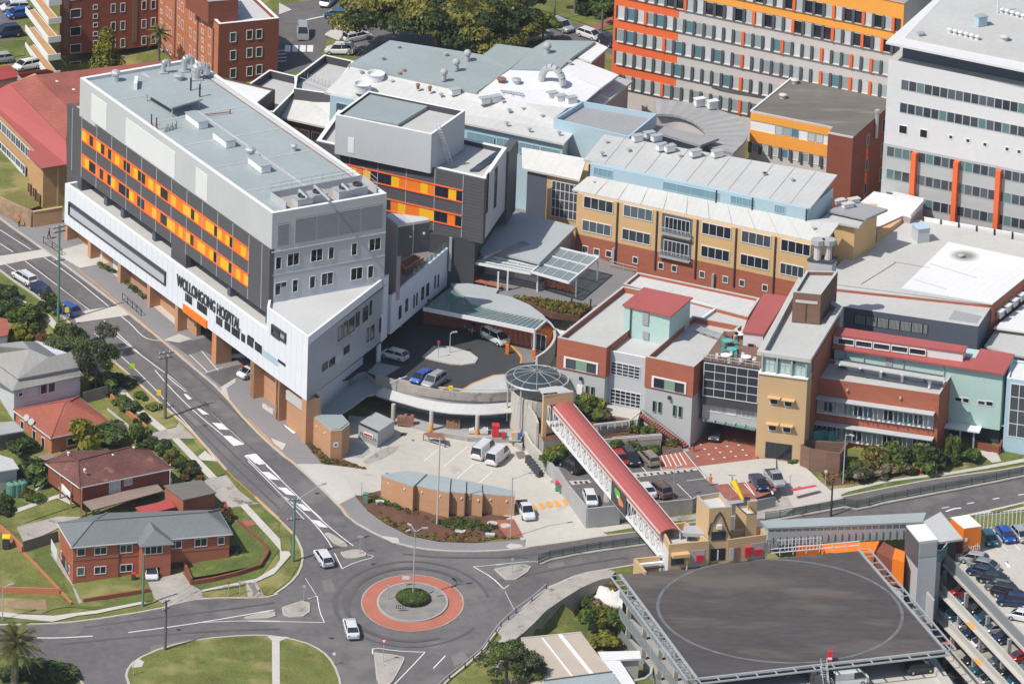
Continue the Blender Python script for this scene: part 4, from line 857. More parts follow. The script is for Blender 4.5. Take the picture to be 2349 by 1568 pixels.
RS=B3('red_roof_shed','narrow red-roofed building behind the red tiled ridge by the tree','building',G(*T(0,300,700)));slab(RS,TZ(0,'150,608,15.5 395,580,15.5 450,600,14.6 180,640,14.6'),.3,'roof_redbright','metal_roof');vol(RS,inset(TZ(0,'150,612,15 395,585,15 450,603,14.4 180,640,14.4'),.3),8,_gr)
fw_=B3('stone_wall','rough stone retaining wall beside the street in front of the tan building','wall',G(*T(1,150,420)));b=MB()
pts=[G(*T(1,*q))for q in((-60,350),(130,440),(270,500))]
for A,C_ in zip(pts,pts[1:]):b.bar(A+Zv(1),C_+Zv(1),.5,3.2,'stone_wall')
b.build('wall',fw_)
t=B3('brick_wall','low tan brick wall turning the corner beside the stone retaining wall','wall',G(*T(1,280,500)));b=MB();a,c,d=(G(*T(1,*q))for q in((275,500),(520,460),(560,300)));b.bar(a+Zv(.9),c+Zv(.9),.3,3.2,'brick_tan');b.build('wall',t);b=MB();b.bar(a+Zv(2.55),c+Zv(2.55),.45,.12,_tr);b.build('coping',t)
sheet('lawn',T(1,'-60,200 60,210 150,190 340,345 130,420 -60,330'),.6,'grass_dry')
bg=G(*T(10,245,630));zA=up(bg,T(10,258,160)[1]);AP=B3('brick_apartment_block','tall red brick apartment block with rows of sash windows at the top left','apartment block',bg);print('apt',bg.z,zA)
ap=[P(*T(0,*q),zA)for q in((507,-185),(1340,-275),(1838,205),(2342,155),(2060,-110),(1500,-420),(700,-420))]
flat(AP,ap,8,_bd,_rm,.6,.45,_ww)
wA1=Wl(ap[0],ap[1]);wA2=Wl(ap[1],ap[2]);wA3=Wl(ap[2],ap[3])
wA2.one(AP,'sunlit_facade_paint',_bl,0,wA2.L,9,zA-.3,0,.06)  # brighter brick over the dark wall: sunlight put into the colour
for w in(wA1,):
 for x in(540,1113):s=w.at(*T(0,x,100))[0];w.one(AP,'shaft_shade_strip',_bb,s,s+.75,9,zA-.3,0,.12)  # brown strips on the wall paint in the shade of a recess
def grid(w,par,c,colz,h=1.5,**k):
 for x,wd,ys in colz:
  for y in ys:s,z=w.at(*T(c,x,y));w.win(par,s,s+wd,z-h,z,**k)
grid(wA1,AP,0,((588,1.75,(80,230,375,520,-70)),(930,.85,(35,188,330,475,-120)),(1010,.85,(28,180,325,470,-125)),(1188,.85,(10,165,305,455)),(1266,.85,(5,150,295,440))),glass=_g2,cols=1,fr=.08,dep=.08)
grid(wA1,AP,0,((780,.85,(45,122,195,270,345)),),h=.75,fr=.1)
grid(wA2,AP,0,((1348,.9,(-20,70,150,225,300,375)),(1692,1.0,(160,235,310,385,460)),),h=.75,fr=.12)
grid(wA2,AP,0,((1397,.9,(50,195,340)),(1425,.9,(75,220,375)),(1495,1.0,(-10,130,280,430)),(1525,1.0,(15,160,310,460)),(1592,1.0,(75,225,375,520)),(1630,1.0,(110,260,410,560)),(1750,1.1,(225,370,520))),glass=_g2,fr=.08,dep=.08)
for x,y in((1475,100),(1665,110),(1795,230)):s=wA2.at(*T(0,x,y))[0];wA2.one(AP,'downpipe',_bb,s,s+.35,9,wA2.at(*T(0,x,y))[1]if x>1500 else zA-.3,0,.25)
grid(wA3,AP,0,((1930,.95,(275,425,575)),(2068,.95,(255,405,560)),(2148,.95,(248,398,545))),h=1.6,glass=_g2,fr=.08,dep=.1)
up_=[P(*T(0,*q),zA+3)for q in((1560,-120),(1750,15),(2000,-5),(1900,-150))];vol(AP,up_,zA-.6,_bd,name='roof_house',mtop=_rm2)
for i,(x,y)in enumerate(((1800,75),(1850,72),(1912,62),(1985,55),(1800,140),(1850,135),(1915,128),(1985,118))):
 boxunit('air_conditioner','white air conditioner in the two rows on the brick apartment roof','air conditioner',P(*T(0,x,y+12),zA-.6),(.95,.4,.8),_mw,_mw,'two rows of air conditioners on the brick apartment roof')
for i,dy in enumerate((-320,-165,-10,140,285,420)):
 pp=[P(*T(0,x,y+dy),zA-8-3.1*i*0)for x,y in((215,105),(290,85),(510,345),(405,360))]
 zz=P(*T(0,405,360+dy),0)
 fl=[Vector((q.x,q.y,q.z))for q in pp];b=MB();b.slab(fl,.25,_ww);b.poly([q+Zv(.02)for q in inset(fl,.15)],'brick_tan')
 for A,C_ in((fl[0],fl[3]),(fl[3],fl[2])):b.bar(A+Zv(.25),C_+Zv(.25),.12,1.0,_ww)
 b.build('balcony',AP)
for i,o in enumerate([o for o in AP.children if o.name.startswith('balcony')]):
 dy=(-320,-165,-10,140,285,420)[i];ref=P(*T(0,405,360-10),zA-8);tgt_v=T(0,405,360+dy)[1];z=up(Vector((ref.x,ref.y,zA-8)),tgt_v);p0_=P(*T(0,405,360+dy),zA-8)
 o.matrix_basis=Matrix.Translation(Vector((ref.x-p0_.x,ref.y-p0_.y,z-(zA-8))))
def quickflat(name,label,c,txt,z,zb,**k):
 t=thing(name,label,'building',P(*T(c,*[float(q)for q in txt.split()[0].split(',')]),zb));flat(t,[P(u,v,z)for u,v in T(c,txt)],zb,k.pop('mw',_dp),k.pop('mr',_rp3),k.pop('par',1.2),k.pop('pw',.3),k.pop('cap',_ww),**k);return t
t=quickflat('flat_roof_block','flat-roofed block with dark parapets stepping back beside the big fig tree',10,'400,640 640,460 890,515 690,790 385,745',21.5,12,inner=_c)
t=quickflat('flat_roof_block','lower flat-roofed block with a dark parapet beside the red brick apartments',10,'-20,725 180,587 405,640 410,750 215,945 60,900',20.5,12,inner=_c)
t=quickflat('flat_roof_block','flat pale roof box with a brown side wall behind the long hospital roof',0,'1840,645 2308,755 2120,905 1950,830',22.5,12,par=.15,mw=_bb,mr=_rb2,cap=_c)
b=MB()
for i in range(9):p=P(*T(10,440+i*30,650+i*11),20.4);b.tube(p,p+Zv(1.1),.05,_mg,4)
b.tube(P(*T(10,440,650),21.4),P(*T(10,690,740),21.4),.05,_mg,4);tag(b.build('safety_railing'),'thin railing across the flat-roofed block with dark parapets','railing')
CL=B3('clinic_building','sprawling clinic with long white sheet-metal roofs over light blue wall strips','building',P(*T(20,0,1200),12))
r1=TZ(10,'640,775,24 880,545,25.6 1920,765,25.6')+TZ(20,'240,862,25.4 600,905,25.2 480,1000,24.6 660,1105,24 570,1207,24 -250,1035,24')
slab(CL,r1,.3,'roof_white','long_roof')
iv=TZ(10,'690,800,23.9 900,580,23.9 1900,790,23.9')+TZ(20,'240,890,23.9 480,1000,23.9 620,1110,23.9 560,1195,23.9 -250,1025,23.9');vol(CL,iv,12,_lp)
wC=Wl(iv[0],iv[-2]);wf=wC.off(.05)
for x0,x1 in((-240,-10),(10,190),(200,360),(380,545)):
 s0=wC.at(*T(20,x0,1060))[0];s1=wC.at(*T(20,x1,1060))[0];wC.win(CL,s0,s1,20.9,22.6,glass='blue_glazing',frame=_lp,cols=3)
wC.win(CL,1,6,20.5,23,glass=_gt,frame=_lp,cols=3)
slab(CL,TZ(10,'840,545,25.7 1190,338,26.3 1975,460,26.3 2085,368,26.4 2349,402,26.4')+TZ(20,'310,408,26.4 120,575,25.8 -160,770,25.75'),.4,_rg,'green_grey_roof')
vol(CL,inset(TZ(10,'840,545,25.2 1190,338,25.9 1975,460,25.9 2085,368,26 2349,402,26')+TZ(20,'310,408,26 120,575,25.4 -160,765,25.3'),.5),12,_mr)
slab(CL,TZ(20,'425,338,26.8 835,345,26.8 640,480,26.5 525,585,26.2 125,578,26.1 310,405,26.5'),.4,_rg,'green_grey_roof')
vol(CL,inset(TZ(20,'425,338,26.3 935,345,26.3 640,490,26 525,590,25.7 125,585,25.7'),.5),12,'pink_wall')
slab(CL,TZ(20,'835,352,26.4 940,400,26 800,520,25.6 680,480,26'),.3,_rb2,'white_roof');vol(CL,inset(TZ(20,'835,352,26 930,405,25.6 800,515,25.3 680,480,25.7'),.2),12,'pink_wall')
slab(CL,TZ(20,'640,480,26 1030,628,25 885,735,24.9 525,588,26'),.3,_rb2,'white_roof');vol(CL,inset(TZ(20,'640,480,25.6 1020,632,24.6 885,730,24.5 525,588,25.6'),.3),12,_mr)
slab(CL,TZ(20,'125,580,25.9 520,590,25.9 880,738,25 715,880,25 600,905,25 240,862,25.2 -150,765,25.5'),.3,_rb2,'white_roof')
slab(CL,TZ(20,'1030,645,23.5 1145,680,22.8 860,915,22.8 730,885,23.5'),.3,_rp3,'lean_to_roof');vol(CL,inset(TZ(20,'1030,655,23 1135,690,22.5 860,910,22.5 730,885,23'),.3),12,_mr)
t=quickflat('light_blue_block','light blue flat-roofed block with grey decking in front of the semicircular roof',20,'485,1000 722,850 1350,958 1118,1152',25.6,12,mw=_lp,mr=_rm2,par=.7,cap=_lp)
slab(t,TZ(20,'1230,1070,23.5 1340,1048,23.5 1870,1160,23.5 1715,1218,23.5'),.4,_rm2,'lower_roof');vol(t,inset(TZ(20,'1230,1072,23 1340,1052,23 1850,1160,23 1715,1214,23'),.3),12,_mp)
SM=B3('semicircular_building','building with a broad semicircular grey roof curving round a small courtyard','building',P(*T(20,1900,1200),12))
o_=TZ(20,'1330,825,22 1560,848,22 1790,895,22 1990,960,22 2100,1050,22 2125,1150,22 1990,1285,22');i_=TZ(20,'1345,955,22.6 1480,958,22.6 1590,985,22.6 1680,1030,22.6 1735,1085,22.6 1755,1125,22.6 1780,1230,22.6')
b=MB();b2=MB()
def rs(pts,n):
 L=[0]
 for a,c in zip(pts,pts[1:]):L.append(L[-1]+(c-a).length)
 out=[]
 for i in range(n+1):
  s=L[-1]*i/n;k=max(j for j in range(len(L))if L[j]<=s+1e-6);k=min(k,len(pts)-2);f=(s-L[k])/(L[k+1]-L[k]);out.append(pts[k]+(pts[k+1]-pts[k])*f)
 return out
O=rs(smooth(o_,2),26);I=rs(smooth(i_,2),26)
for k in range(26):
 q=[I[k],O[k],O[k+1],I[k+1]];b.slab(q,.4,_rm2 if k%2 else  _cg);b2.prism([p-Zv(.4)for p in(I[k]*.92+O[k]*.08,O[k]*.95+I[k]*.05,O[k+1]*.95+I[k+1]*.05,I[k+1]*.92+O[k+1]*.08)],12,_sr)
b.build('roof',SM);b2.build('wall',SM)
slab(CL,TZ(10,'385,735,20.5 670,785,20.8 730,1000,19 700,1075,18.5 250,975,18.5'),.3,'roof_white','lower_roof')
vol(CL,inset(TZ(10,'390,745,19.8 670,800,19.9 720,1000,18.3 700,1070,18.2 270,975,18.2'),.4),11,_bb)
slab(CL,TZ(10,'670,790,20.6 900,840,21 900,1000,19 730,1100,19 710,1000,19.4'),.3,'roof_white','lower_roof')
w_=Wl(P(*T(10,270,985),18),P(*T(10,700,1080),18));[w_.win(CL,1.5+i*1.9,3.1+i*1.9,15.4,16.9,glass=_gd,frame=_bb)for i in range(5)]
t=thing('balcony_railing','white curved balcony rail beside the brown brick strip behind the hospital roof','railing',P(*T(10,500,1120),15));b=MB();pp=TZ(10,'380,1080,16 540,1105,16 700,1140,16');
for dz in(0,-.45):[b.tube(a+Zv(dz),c+Zv(dz),.07,_mw,5)for a,c in zip(pp,pp[1:])]
[b.tube(a,a-Zv(1.2),.06,_mw,5)for a in pp];b.build('rail',t);slab(t,TZ(10,'380,1100,15 560,1130,15 700,1170,15 700,1220,15 540,1200,15'),.4,_rc,'balcony_slab')
for i,(x,y,l)in enumerate(((1840,475,'farthest'),(1745,550,'middle'),(1642,635,'nearest'))):cowl('roof_vent','tall grey rotating vent in the row of three on the grey-green roof, the '+l,'vent',P(*T(10,x,y+40),25.9),.55,1.7,_mg,'row of tall vents on the grey-green roof')
cowl('roof_vent','tall grey rotating vent alone on the grey-green roof nearest the parked cars','vent',P(*T(20,428,455),26.3),.6,1.7,_mg)
for x,y,l in((1068,650,'back'),(960,735,'front')):
 t=thing('exhaust_fan','wide round white fan housing on the long white clinic roof, the '+l+' one of two','fan',P(*T(10,x,y+15),25));b=MB();b.lathe((0,0,-.3),[(1.3,0),(1.3,.9),(1.45,1.3),(1.2,1.3),(1.1,.8)],_mw,20);lnk(b,'housing',t);b=MB();b.lathe((0,0,.4),[(1.1,0),(1.1,.02)],_md,16);lnk(b,'fan',t)
for x,y,l in((1275,650,'behind the ridge'),(1310,625,'farthest back'),(1425,745,'near a pale seam'),(1525,765,'stained orange below'),):cowl('roof_vent','small rusty vent on the long white clinic roof, '+l,'vent',P(*T(10,x,y),25.2),.32,.8,_rm3)
for c,x,y,l in((10,1735,775,'nearest the grey-green roof'),(10,1985,850,'left of a close pair'),(10,2080,835,'right of a close pair'),(20,470,805,'left of three on the white curved roof'),(20,540,830,'middle of three on the white curved roof'),(20,630,845,'right of three on the white curved roof'),(20,1185,1165,'wide one at the left end'),(20,1285,1140,'upright one near the left end'),(20,1345,1165,'third from the left'),(20,1390,1240,'tall one left of a pair'),(20,1455,1250,'right of a pair'),(20,1670,1290,'alone in the middle'),(20,1855,1295,'small one towards the right')):
 yb=c==20 and x>1000;boxunit('roof_duct_box','white duct box on the '+('light grey yellow-building roof, ' if yb else 'clinic roof, ')+l,'duct box',P(*T(c,x,y+18),26.3 if yb else 25.0),(1.5,.9,1.0),_mg,_ww)
for c,x,y,l in((20,45,695,'orange'),(20,170,700,'grey')):cowl('roof_fan',l+' low fan on the white curved clinic roof','fan',P(*T(c,x,y),25.6),.7,.8,_rm3 if l=='orange' else  _g)
t=thing('curved_duct','big silver hooped duct on the bright white clinic roof','duct',P(*T(20,470,690),25.7));b=MB();c_=P(*T(20,470,690),25.7);pr=None
for k in range(9):
 a=math.pi*k/8;q=c_+Vector((2.0*math.cos(a)*.8,-1.4*math.cos(a)*.6,2.4*math.sin(a)))
 if pr:b.tube(pr,q,.55,_g,9)
 pr=q
b.build('duct',t)
b=MB();[b.tube(P(*T(20,40+i*26,755+i*4),25.4),P(*T(20,40+i*26,755+i*4),25.9+.4*(i%3==0)),.05,_md,4)for i in range(8)];b.tube(P(*T(20,40,757),25.8),P(*T(20,225,785),25.8),.12,_mg);tag(b.build('pipe_run'),'run of small dark pipes across the bright white clinic roof','pipes')
for c,x,y,z in((10,950,620,25.2),(10,1130,640,25),(10,1210,700,24.8),(10,1620,810,24.8),(10,1560,700,25.1),(20,60,870,24.9),(20,230,930,24.6),(20,390,990,24.4),(20,90,1050,24.2),(20,280,1100,24.2),(20,530,1130,24.2),(10,1260,410,26),(10,1660,470,26),(10,1130,500,25.9),(20,620,120,26),(20,110,940,24.6)):boxunit('vent_pipe','small vent stub dotted over the pale clinic roofs','vent',P(*T(c,x,y if y>130 else 540),z),(.35,.35,.5),_mg,_g,'small vent stubs on the clinic roofs')
YB=B3('yellow_building','long cream-yellow building over a red brick storey with a pale raised roof','building',P(*T(21,690,700),12))
bz=P(*T(21,690,700),12);zY=up(bz,T(21,680,212)[1]);yA=P(*T(21,680,212),zY);yB=P(*T(31,565,640),zY);wY=Wl(yA,yB);kk=-wY.n;print('yellow',zY,wY.L)
zbY=wY.at(*T(21,1010,625))[1];
vol(YB,[yA,yB,yB+kk*14,yA+kk*14],zbY,_yr);vol(YB,[at2(q,zbY)for q in(yA,yB,yB+kk*14,yA+kk*14)],7,_br,name='brick_storey')
cA=P(*T(21,780,62),zY+2.2);cB=P(*T(31,530,440),zY+2.2);zU=up(cB,T(31,540,338)[1]);print('zU',zU)
slab(YB,[P(*T(21,637,180),zY+.25),P(*T(31,672,632),zY+.25),P(*T(31,800,462),zY+2.2),P(*T(31,700,420),zY+2.3),cB,cA],.25,_rp3,'lower_roof')
cb=kk*9;vol(YB,[at2(cA,zU-.1),at2(cB,zU-.1),at2(cB+cb,zU-.1),at2(cA+cb,zU-.1)],zY,_lp,name='clerestory')
slab(YB,[P(*T(20,735,1337),zU),P(*T(31,560,332),zU),P(*T(30,782,1466),zU+1.0),P(*T(20,905,1128),zU+1.0)],.3,_rp3,'upper_roof')
b=MB()
for i in range(1,11):f=i/11.;b.bar(P(*T(20,735,1337),zU+.04).lerp(P(*T(31,560,332),zU+.04),f),P(*T(20,905,1128),zU+1.04).lerp(P(*T(30,782,1466),zU+1.04),f),.07,.02,_rc);b.bar(P(*T(21,637,180),zY+.3).lerp(P(*T(31,672,632),zY+.3),f),cA.lerp(cB,f),.07,.02,_rc)
b.build('roof_joints',YB)
wc=Wl(cA,cB)
for x0,x1 in((0,.11),(.32,.60),(.63,.76),(.83,.90)):wc.win(YB,wc.L*(x0+.02),wc.L*x1,zU-1.7,zU-.35,glass='blue_glazing',frame=_lp,cols=4)
for f in(.0,.585,.75,.995):wc.one(YB,'downpipe',_md,wc.L*f-.08,wc.L*f+.08,zY+1.8,zU-.1,0,.15)
for(x0,y0,x1,y1,col_)in((738,232,985,285,4),(1072,302,1315,352,4),(1730,450,1975,500,4),(2062,520,2310,570,4),(725,425,970,478,4),(1060,498,1302,548,4),(1722,640,1965,690,4),(2052,710,2297,762,4)):
 (s0,z0),(s1,z1)=wY.at(*T(21,x0,y0)),wY.at(*T(21,x1,y1));wY.win(YB,s0,s1,z0-1.85,z0,glass=_g2,cols=col_,fr=.1,dep=.1)
for(x0,y0,x1)in((312,592,560),(305,785,505)):
 (s0,z0),(s1,_)=wY.at(*T(31,x0,y0)),wY.at(*T(31,x1,y0+52));wY.win(YB,s0,s1,z0-1.85,z0,glass=_g2,cols=4,fr=.1,dep=.1)
for(x0,y0,x1)in((1395,375,1650),(1385,568,1642)):
 (s0,z0),(s1,_)=wY.at(*T(21,x0,y0)),wY.at(*T(21,x1,y0+55));wY.one(YB,'balcony_recess_shade',_ns,s0,s1,z0-2.9,z0,0,.02)  # the balcony hollow is flat; its shade is painted in navy
 wY.win(YB,s0+.5,s1-.4,z0-2.7,z0-.4,glass=_gd,cols=6,fr=.08,off=.02)
 b=MB();n=22
 for i in range(n):q=s0+(s1-s0)*i/(n-1);wY.box(b,_mg,q-.03,q+.03,z0-3,z0-2.0,.5,.55)
 wY.box(b,_mg,s0,s1,z0-2.05,z0-1.95,.48,.58);wY.box(b,_cg,s0,s1,z0-3.1,z0-2.9,0,.6);b.build('balcony_railing',YB)
b=MB()
for c,x,y in((21,1020,400),(21,1350,500),(21,1685,600),(21,2012,650),(31,262,700)):
 s=wY.at(*T(c,x,y))[0];wY.box(b,_md,s-.1,s+.1,12,zY,0,.2)
b.build('downpipes',YB)
for x,y in((725,645),(820,668),(922,685),(1148,738),(1362,785),(1475,808),(1708,858),(1903,900),(2042,930),(2235,970)):s,z=wY.at(*T(21,x,y));wY.win(YB,s,s+.95,z-1.1,z,glass=_g2,fr=.1,dep=.1)
s,z=wY.at(*T(31,155,970));wY.win(YB,s,s+.95,z-1.1,z,fr=.1)
for x,y in((985,665),(1820,880)):s,z=wY.at(*T(21,x,y));wY.one(YB,'flue_pipe',_g,s,s+.35,11,z,.05,.45)
GL=B3('glazed_link','yellow and dark link with a tall gridded window and a pale roof','building',P(*T(21,560,430),12))
zg=zY-.6;ga=P(*T(21,425,60),zg);gb=P(*T(21,690,115),zg);wg=Wl(ga,gb);slab(GL,TZ(20,f'215,1235,{zY+2} 760,1330,{zY+2} 700,1510,{zY} 220,1410,{zY}'),.3,'roof_white','roof')
g0_=P(*T(21,265,30),zg);vol(GL,[g0_,gb,gb+kk*8,g0_+kk*8],10,_yr);w0=Wl(g0_,gb);w0.one(GL,'dark_wall',_ns,0,w0.at(*T(21,425,80))[0],10,zg-.1,0,.08)
w0.pw(GL,21,(470,100),(682,445),cols=6,rows=4,glass=_g2,fr=.12,off=.06)
pl=[P(u,v,12)for u,v in T(11,'1780,760 1830,560 2349,250')+T(21,'300,300 700,680 960,790 1170,875 1060,990 850,1170 780,1160 300,1090 0,1050')+T(11,'1900,1050 1700,960')]
b=MB();b.prism(pl,4,_cg,'paving_grey');tag(b.build('plaza'),kind='structure')
bed=[P(u,v,12.06)for u,v in T(21,'120,1080 300,1095 790,1165 700,1240 470,1215 330,1160')];b=MB();b.slab(bed,.9,_m);tag(b.build('plant_bed'),kind='structure')
ET=B3('entrance_building','low entrance building with a plain grey roof beside the plaza canopies','building',P(*T(21,360,800),12))
er=[P(u,v,16)for u,v in T(21,'-300,500 215,368 672,490 365,795 85,725 290,635 215,605 -100,745')];slab(ET,er,.35,'roof_coolgrey','roof')
vol(ET,inset([P(u,v,15.6)for u,v in T(21,'-250,520 215,375 665,500 365,780 -100,700')],.3),11,_mr)
def canopy(label,pts,posts,z,nb,m='translucent_roof',group=None):
 t=thing('glazed_canopy',label,'canopy',Vector((pts[0].x,pts[0].y,12)),group);b=MB();b.slab(pts,.08,m);b.build('roof_panel',t);b=MB()
 for A,C_ in zip(pts,pts[1:]+pts[:1]):b.bar(A,C_,.22,.35,_mw)
 a0,a1,a2,a3=pts[:4]
 for i in range(1,nb):f=i/nb;b.bar(a0+(a1-a0)*f,a3+(a2-a3)*f,.07,.15,_mw)
 for f in(.33,.66):b.bar(a0+(a3-a0)*f,a1+(a2-a1)*f,.2,.2,_mw)
 b.build('frame',t)
 for q in posts:b=MB();b.box((q.x-.12,q.y-.12,12),(q.x+.12,q.y+.12,z),_mw);b.build('post',t)
zc2=15.3
cp1=[P(u,v,zc2)for u,v in T(21,'535,672 862,752 612,962 300,872')];canopy('larger square glazed canopy on white posts over the plaza benches',cp1,[P(*T(21,*q),zc2)for q in((855,765),(675,910),(350,860),(600,690))],zc2,4)
cp2=[P(u,v,zc2-.2)for u,v in T(21,'20,742 350,830 290,880 -60,790')];cp2b=[P(u,v,zc2-.2)for u,v in T(11,'1870,765 2040,800 2349,865 2349,745 1960,700')]
canopy('narrow glazed canopy running along the low entrance building',[P(u,v,zc2-.2)for u,v in T(21,'-260,700 355,830 290,885 -480,740')],[P(*T(21,*q),zc2)for q in((100,850),(20,860),(-300,770))],zc2-.2,8)
for i in range(5):
 t=thing('plaza_seat','red chair in the row of five under the larger glazed canopy','seat',P(*T(21,425+i*56,1000+i*13),12),'red seats under the plaza canopy',-.2)
 b=MB();b.box((-.45,-.35,.35),(.45,.35,.45),_br);lnk(b,'seat',t);b=MB();b.box((-.45,.28,.45),(.45,.38,1.0),_br);lnk(b,'backrest',t);b=MB();[b.box((sx*.4-.04,sy*.28-.04,0),(sx*.4+.04,sy*.28+.04,.35),_md)for sx in(-1,1)for sy in(-1,1)];lnk(b,'legs',t)
t=thing('plaza_bench','long red bench on the plaza near the low white wing','bench',P(*T(11,2000,965),12));a,c=P(*T(11,1870,930),12.5),P(*T(11,2130,992),12.5);b=MB();b.bar(a,c,.9,.15,_br);b.build('seat',t);b=MB();[b.bar(a+(c-a)*f+Zv(-.25),a+(c-a)*(f+.02)+Zv(-.25),.7,.5,_cg)for f in(.1,.5,.9)];b.build('legs',t)
t=thing('plaza_railing','grey metal railing on the ramp beside the brick storey of the yellow building','railing',P(*T(21,960,850),12));b=MB();pp=TZ(21,'955,830,12 1070,860,12 1180,885,12');[b.tube(a+Zv(h),c+Zv(h),.05,_mg,5)for a,c in zip(pp,pp[1:])for h in(.5,1)];[b.tube(a,a+Zv(1),.05,_mg,5)for a in pp];b.build('rails',t)
dk=[P(u,v,8)for u,v in T(12,'985,330 1060,395 1140,430 1260,470 1400,503 1560,530 1700,548 1850,560 2000,565 2215,548 2330,560')+T(22,'330,250 520,200 530,0')+T(21,'560,1500 520,1300 430,1240 0,1120')+T(11,'1900,1050 1480,1100 1000,1300')+D('800,860')]
b=MB();b.prism(dk,5.5,_cg,'asphalt_new');tag(b.build('drop_off_deck'),kind='structure')
z8=zc(8)
def deck(name,pxs,off,m,z=8):return sheet(name,None,off,m,zf=zc(z),world=[P(u,v,z).xy for u,v in pxs])
sheet('driveway',None,0,'asphalt_new',zf=lambda x,y:8.02-max(0,min(1.9,((P(800,860,8).x-x)*.09))),world=[P(u,v,7.5).xy for u,v in D('590,800 640,760 760,740 850,840 800,880 690,880')])
isl=[(1465,215),(1560,125),(1700,130),(1860,175),(1925,225),(1900,265),(1800,278),(1700,270),(1600,248)]
deck('traffic_island',T(12,' '.join(f'{a},{b_}' for a,b_ in isl)),.15,_rc);b=MB();pp=[P(*T(12,*q),8).xy for q in isl];ribbon(b,pp+[pp[0]],.25,.17,_k,zf=z8,hgt=.17);tag(b.build(_k),kind='structure')
deck('footpath',T(12,'1750,520 1880,440 2060,370 2160,360 2180,540 2000,560'),.12,_rc);deck('footpath',T(12,'1090,260 1280,300 1130,390 1000,340'),.12,_cg);deck('footpath',T(12,'1080,260 1275,298 1150,360 1020,330'),.14,_cg)
deck('footpath',T(12,'2210,90 2349,130')+T(22,'330,250 200,270 210,200 130,110 0,40'),.10,_rc);deck('footpath',T(22,'-150,10 0,-20 320,80 320,260 210,270 215,200 120,100'),.12,'paving_grey')
b=MB();pp=[P(*T(22,*q),8).xy for q in((120,110),(180,170),(212,220),(205,270))];ribbon(b,pp,.2,.15,_py,zf=z8,hgt=.15);pp=[P(*T(12,*q),8).xy for q in((1760,515),(1880,437),(2060,368),(2150,360))];ribbon(b,pp,.2,.16,_py,zf=z8,hgt=.15);ribbon(b,[P(*T(12,*q),8).xy for q in((1590,520),(1760,520))],.5,.06,_py,zf=z8);tag(b.build('yellow_marking'),kind='structure')
DC=B3('entrance_canopy','curved grey and glass canopy roof over the drop-off entrance','canopy',P(*T(21,320,1500),8))
zcv=12.2
slab(DC,[P(u,v,zcv+.2)for u,v in T(11,'1700,972 1850,965 2100,1010')+T(21,'0,1050 130,1080 280,1145 390,1225 432,1275 0,1192')+T(11,'1870,1130')],.45,'roof_coolgrey','roof')
gp=[P(u,v,zcv)for u,v in T(11,'1690,1000 1870,1130')+T(21,'0,1190 430,1275 322,1368 0,1300')+T(11,'1470,1180')];slab(DC,gp,.08,'canopy_glass','glass_roof')
b=MB();f0=[P(u,v,zcv)for u,v in T(11,'1470,1180')+T(21,'0,1300 322,1368')];k0=[P(u,v,zcv)for u,v in T(11,'1870,1130')+T(21,'0,1190 430,1275')]
for A,C_ in zip(f0,f0[1:]):b.bar(A,C_,.25,.55,_mw)
F_=rs(f0,20);K_=rs(k0,20)
for i in range(20):
 if i>5:b.bar(F_[i],K_[i],.12,.2,_mg)
 if i>8:b.bar(F_[i],K_[i+1],.08,.1,_mg)
b.bar(F_[20],K_[20],.2,.3,_mw);b.build('frame',DC)
for q in((322,1368),):p=P(*T(21,*q),zcv);b=MB();b.box((p.x-.14,p.y-.14,8),(p.x+.14,p.y+.14,zcv),_mw);b.build('post',DC);b=MB();b.box((p.x-.25,p.y-.25,8),(p.x+.25,p.y+.25,9.4),_op);b.build('orange_bollard',DC)
for q in((100,1330),):p=P(*T(21,*q),zcv);b=MB();b.box((p.x-.25,p.y-.2,8),(p.x+.25,p.y+.2,9.4),_op);b.build('orange_pillar',DC)
b=MB();bw_=[P(u,v,11.9)for u,v in T(11,'1480,1090 1900,1150')+T(21,'0,1240 330,1310')]
for A,C_ in zip(bw_,bw_[1:]):b.bar(A-Zv(2),C_-Zv(2),.3,3.8,_bd)
b.build('entrance_wall',DC);w_=Wl(bw_[1],bw_[3]);[w_.win(DC,1.5+i*2.4,3.3+i*2.4,8.1,10.8,glass=_gd,frame=_mw,cols=2,off=.2)for i in range(5)]
b=MB();cw=smooth([P(u,v,10.6)for u,v in T(21,'400,1250 470,1310 500,1390 480,1460 420,1530')+T(22,'340,205')],2)
for A,C_ in zip(cw,cw[1:]):b.bar(A-Zv(1.3),C_-Zv(1.3),.35,2.6,_rc)
b.build('curved_wall',DC)
t=thing('orange_drum','round orange kiosk wall under the end of the entrance canopy','kiosk',P(*T(21,390,1490),8));b=MB();b.lathe((0,0,0),[(1.5,0),(1.5,2.6),(1.3,2.6)],_op,20);lnk(b,'drum',t)
b=MB();b.slab([P(u,v,9)for u,v in T(21,'440,1280 640,1260 800,1190 640,1290 520,1440')],1,_ww);tag(b.build('service_slab'),kind='structure')
for x,y,l in((480,1250,'left'),(585,1250,'right')):[boxunit('vent_pipe','small vent stub dotted over the yellow building roofs','vent',P(*T(c_,x_,y_),zU+.5 if q_ else zY+1.2),(.35,.35,.5),_mg,_g,'small vent stubs on the yellow building roofs')for c_,x_,y_,q_ in((20,930,1210,1),(20,890,1300,1),(20,1115,1275,1),(20,1545,1325,1),(20,2250,1475,1),(21,830,135,0),(21,1695,270,0),(31,175,65,1),(31,405,115,1),(31,590,525,0))]if x==480 else None;boxunit('condenser_unit','large air conditioning condenser behind the curved canopy wall, the '+l+' one','condenser',P(*T(21,x,y+10),9.05),(1.7,1.0,1.5),_mw,_mg)
def Q(c,x,y,z):return P(*T(c,x,y),z)
OB=B3('orange_ward_block','long many-storey block with rows of windows, red-orange at one end and amber on top','building',Q(20,1325,850,12))
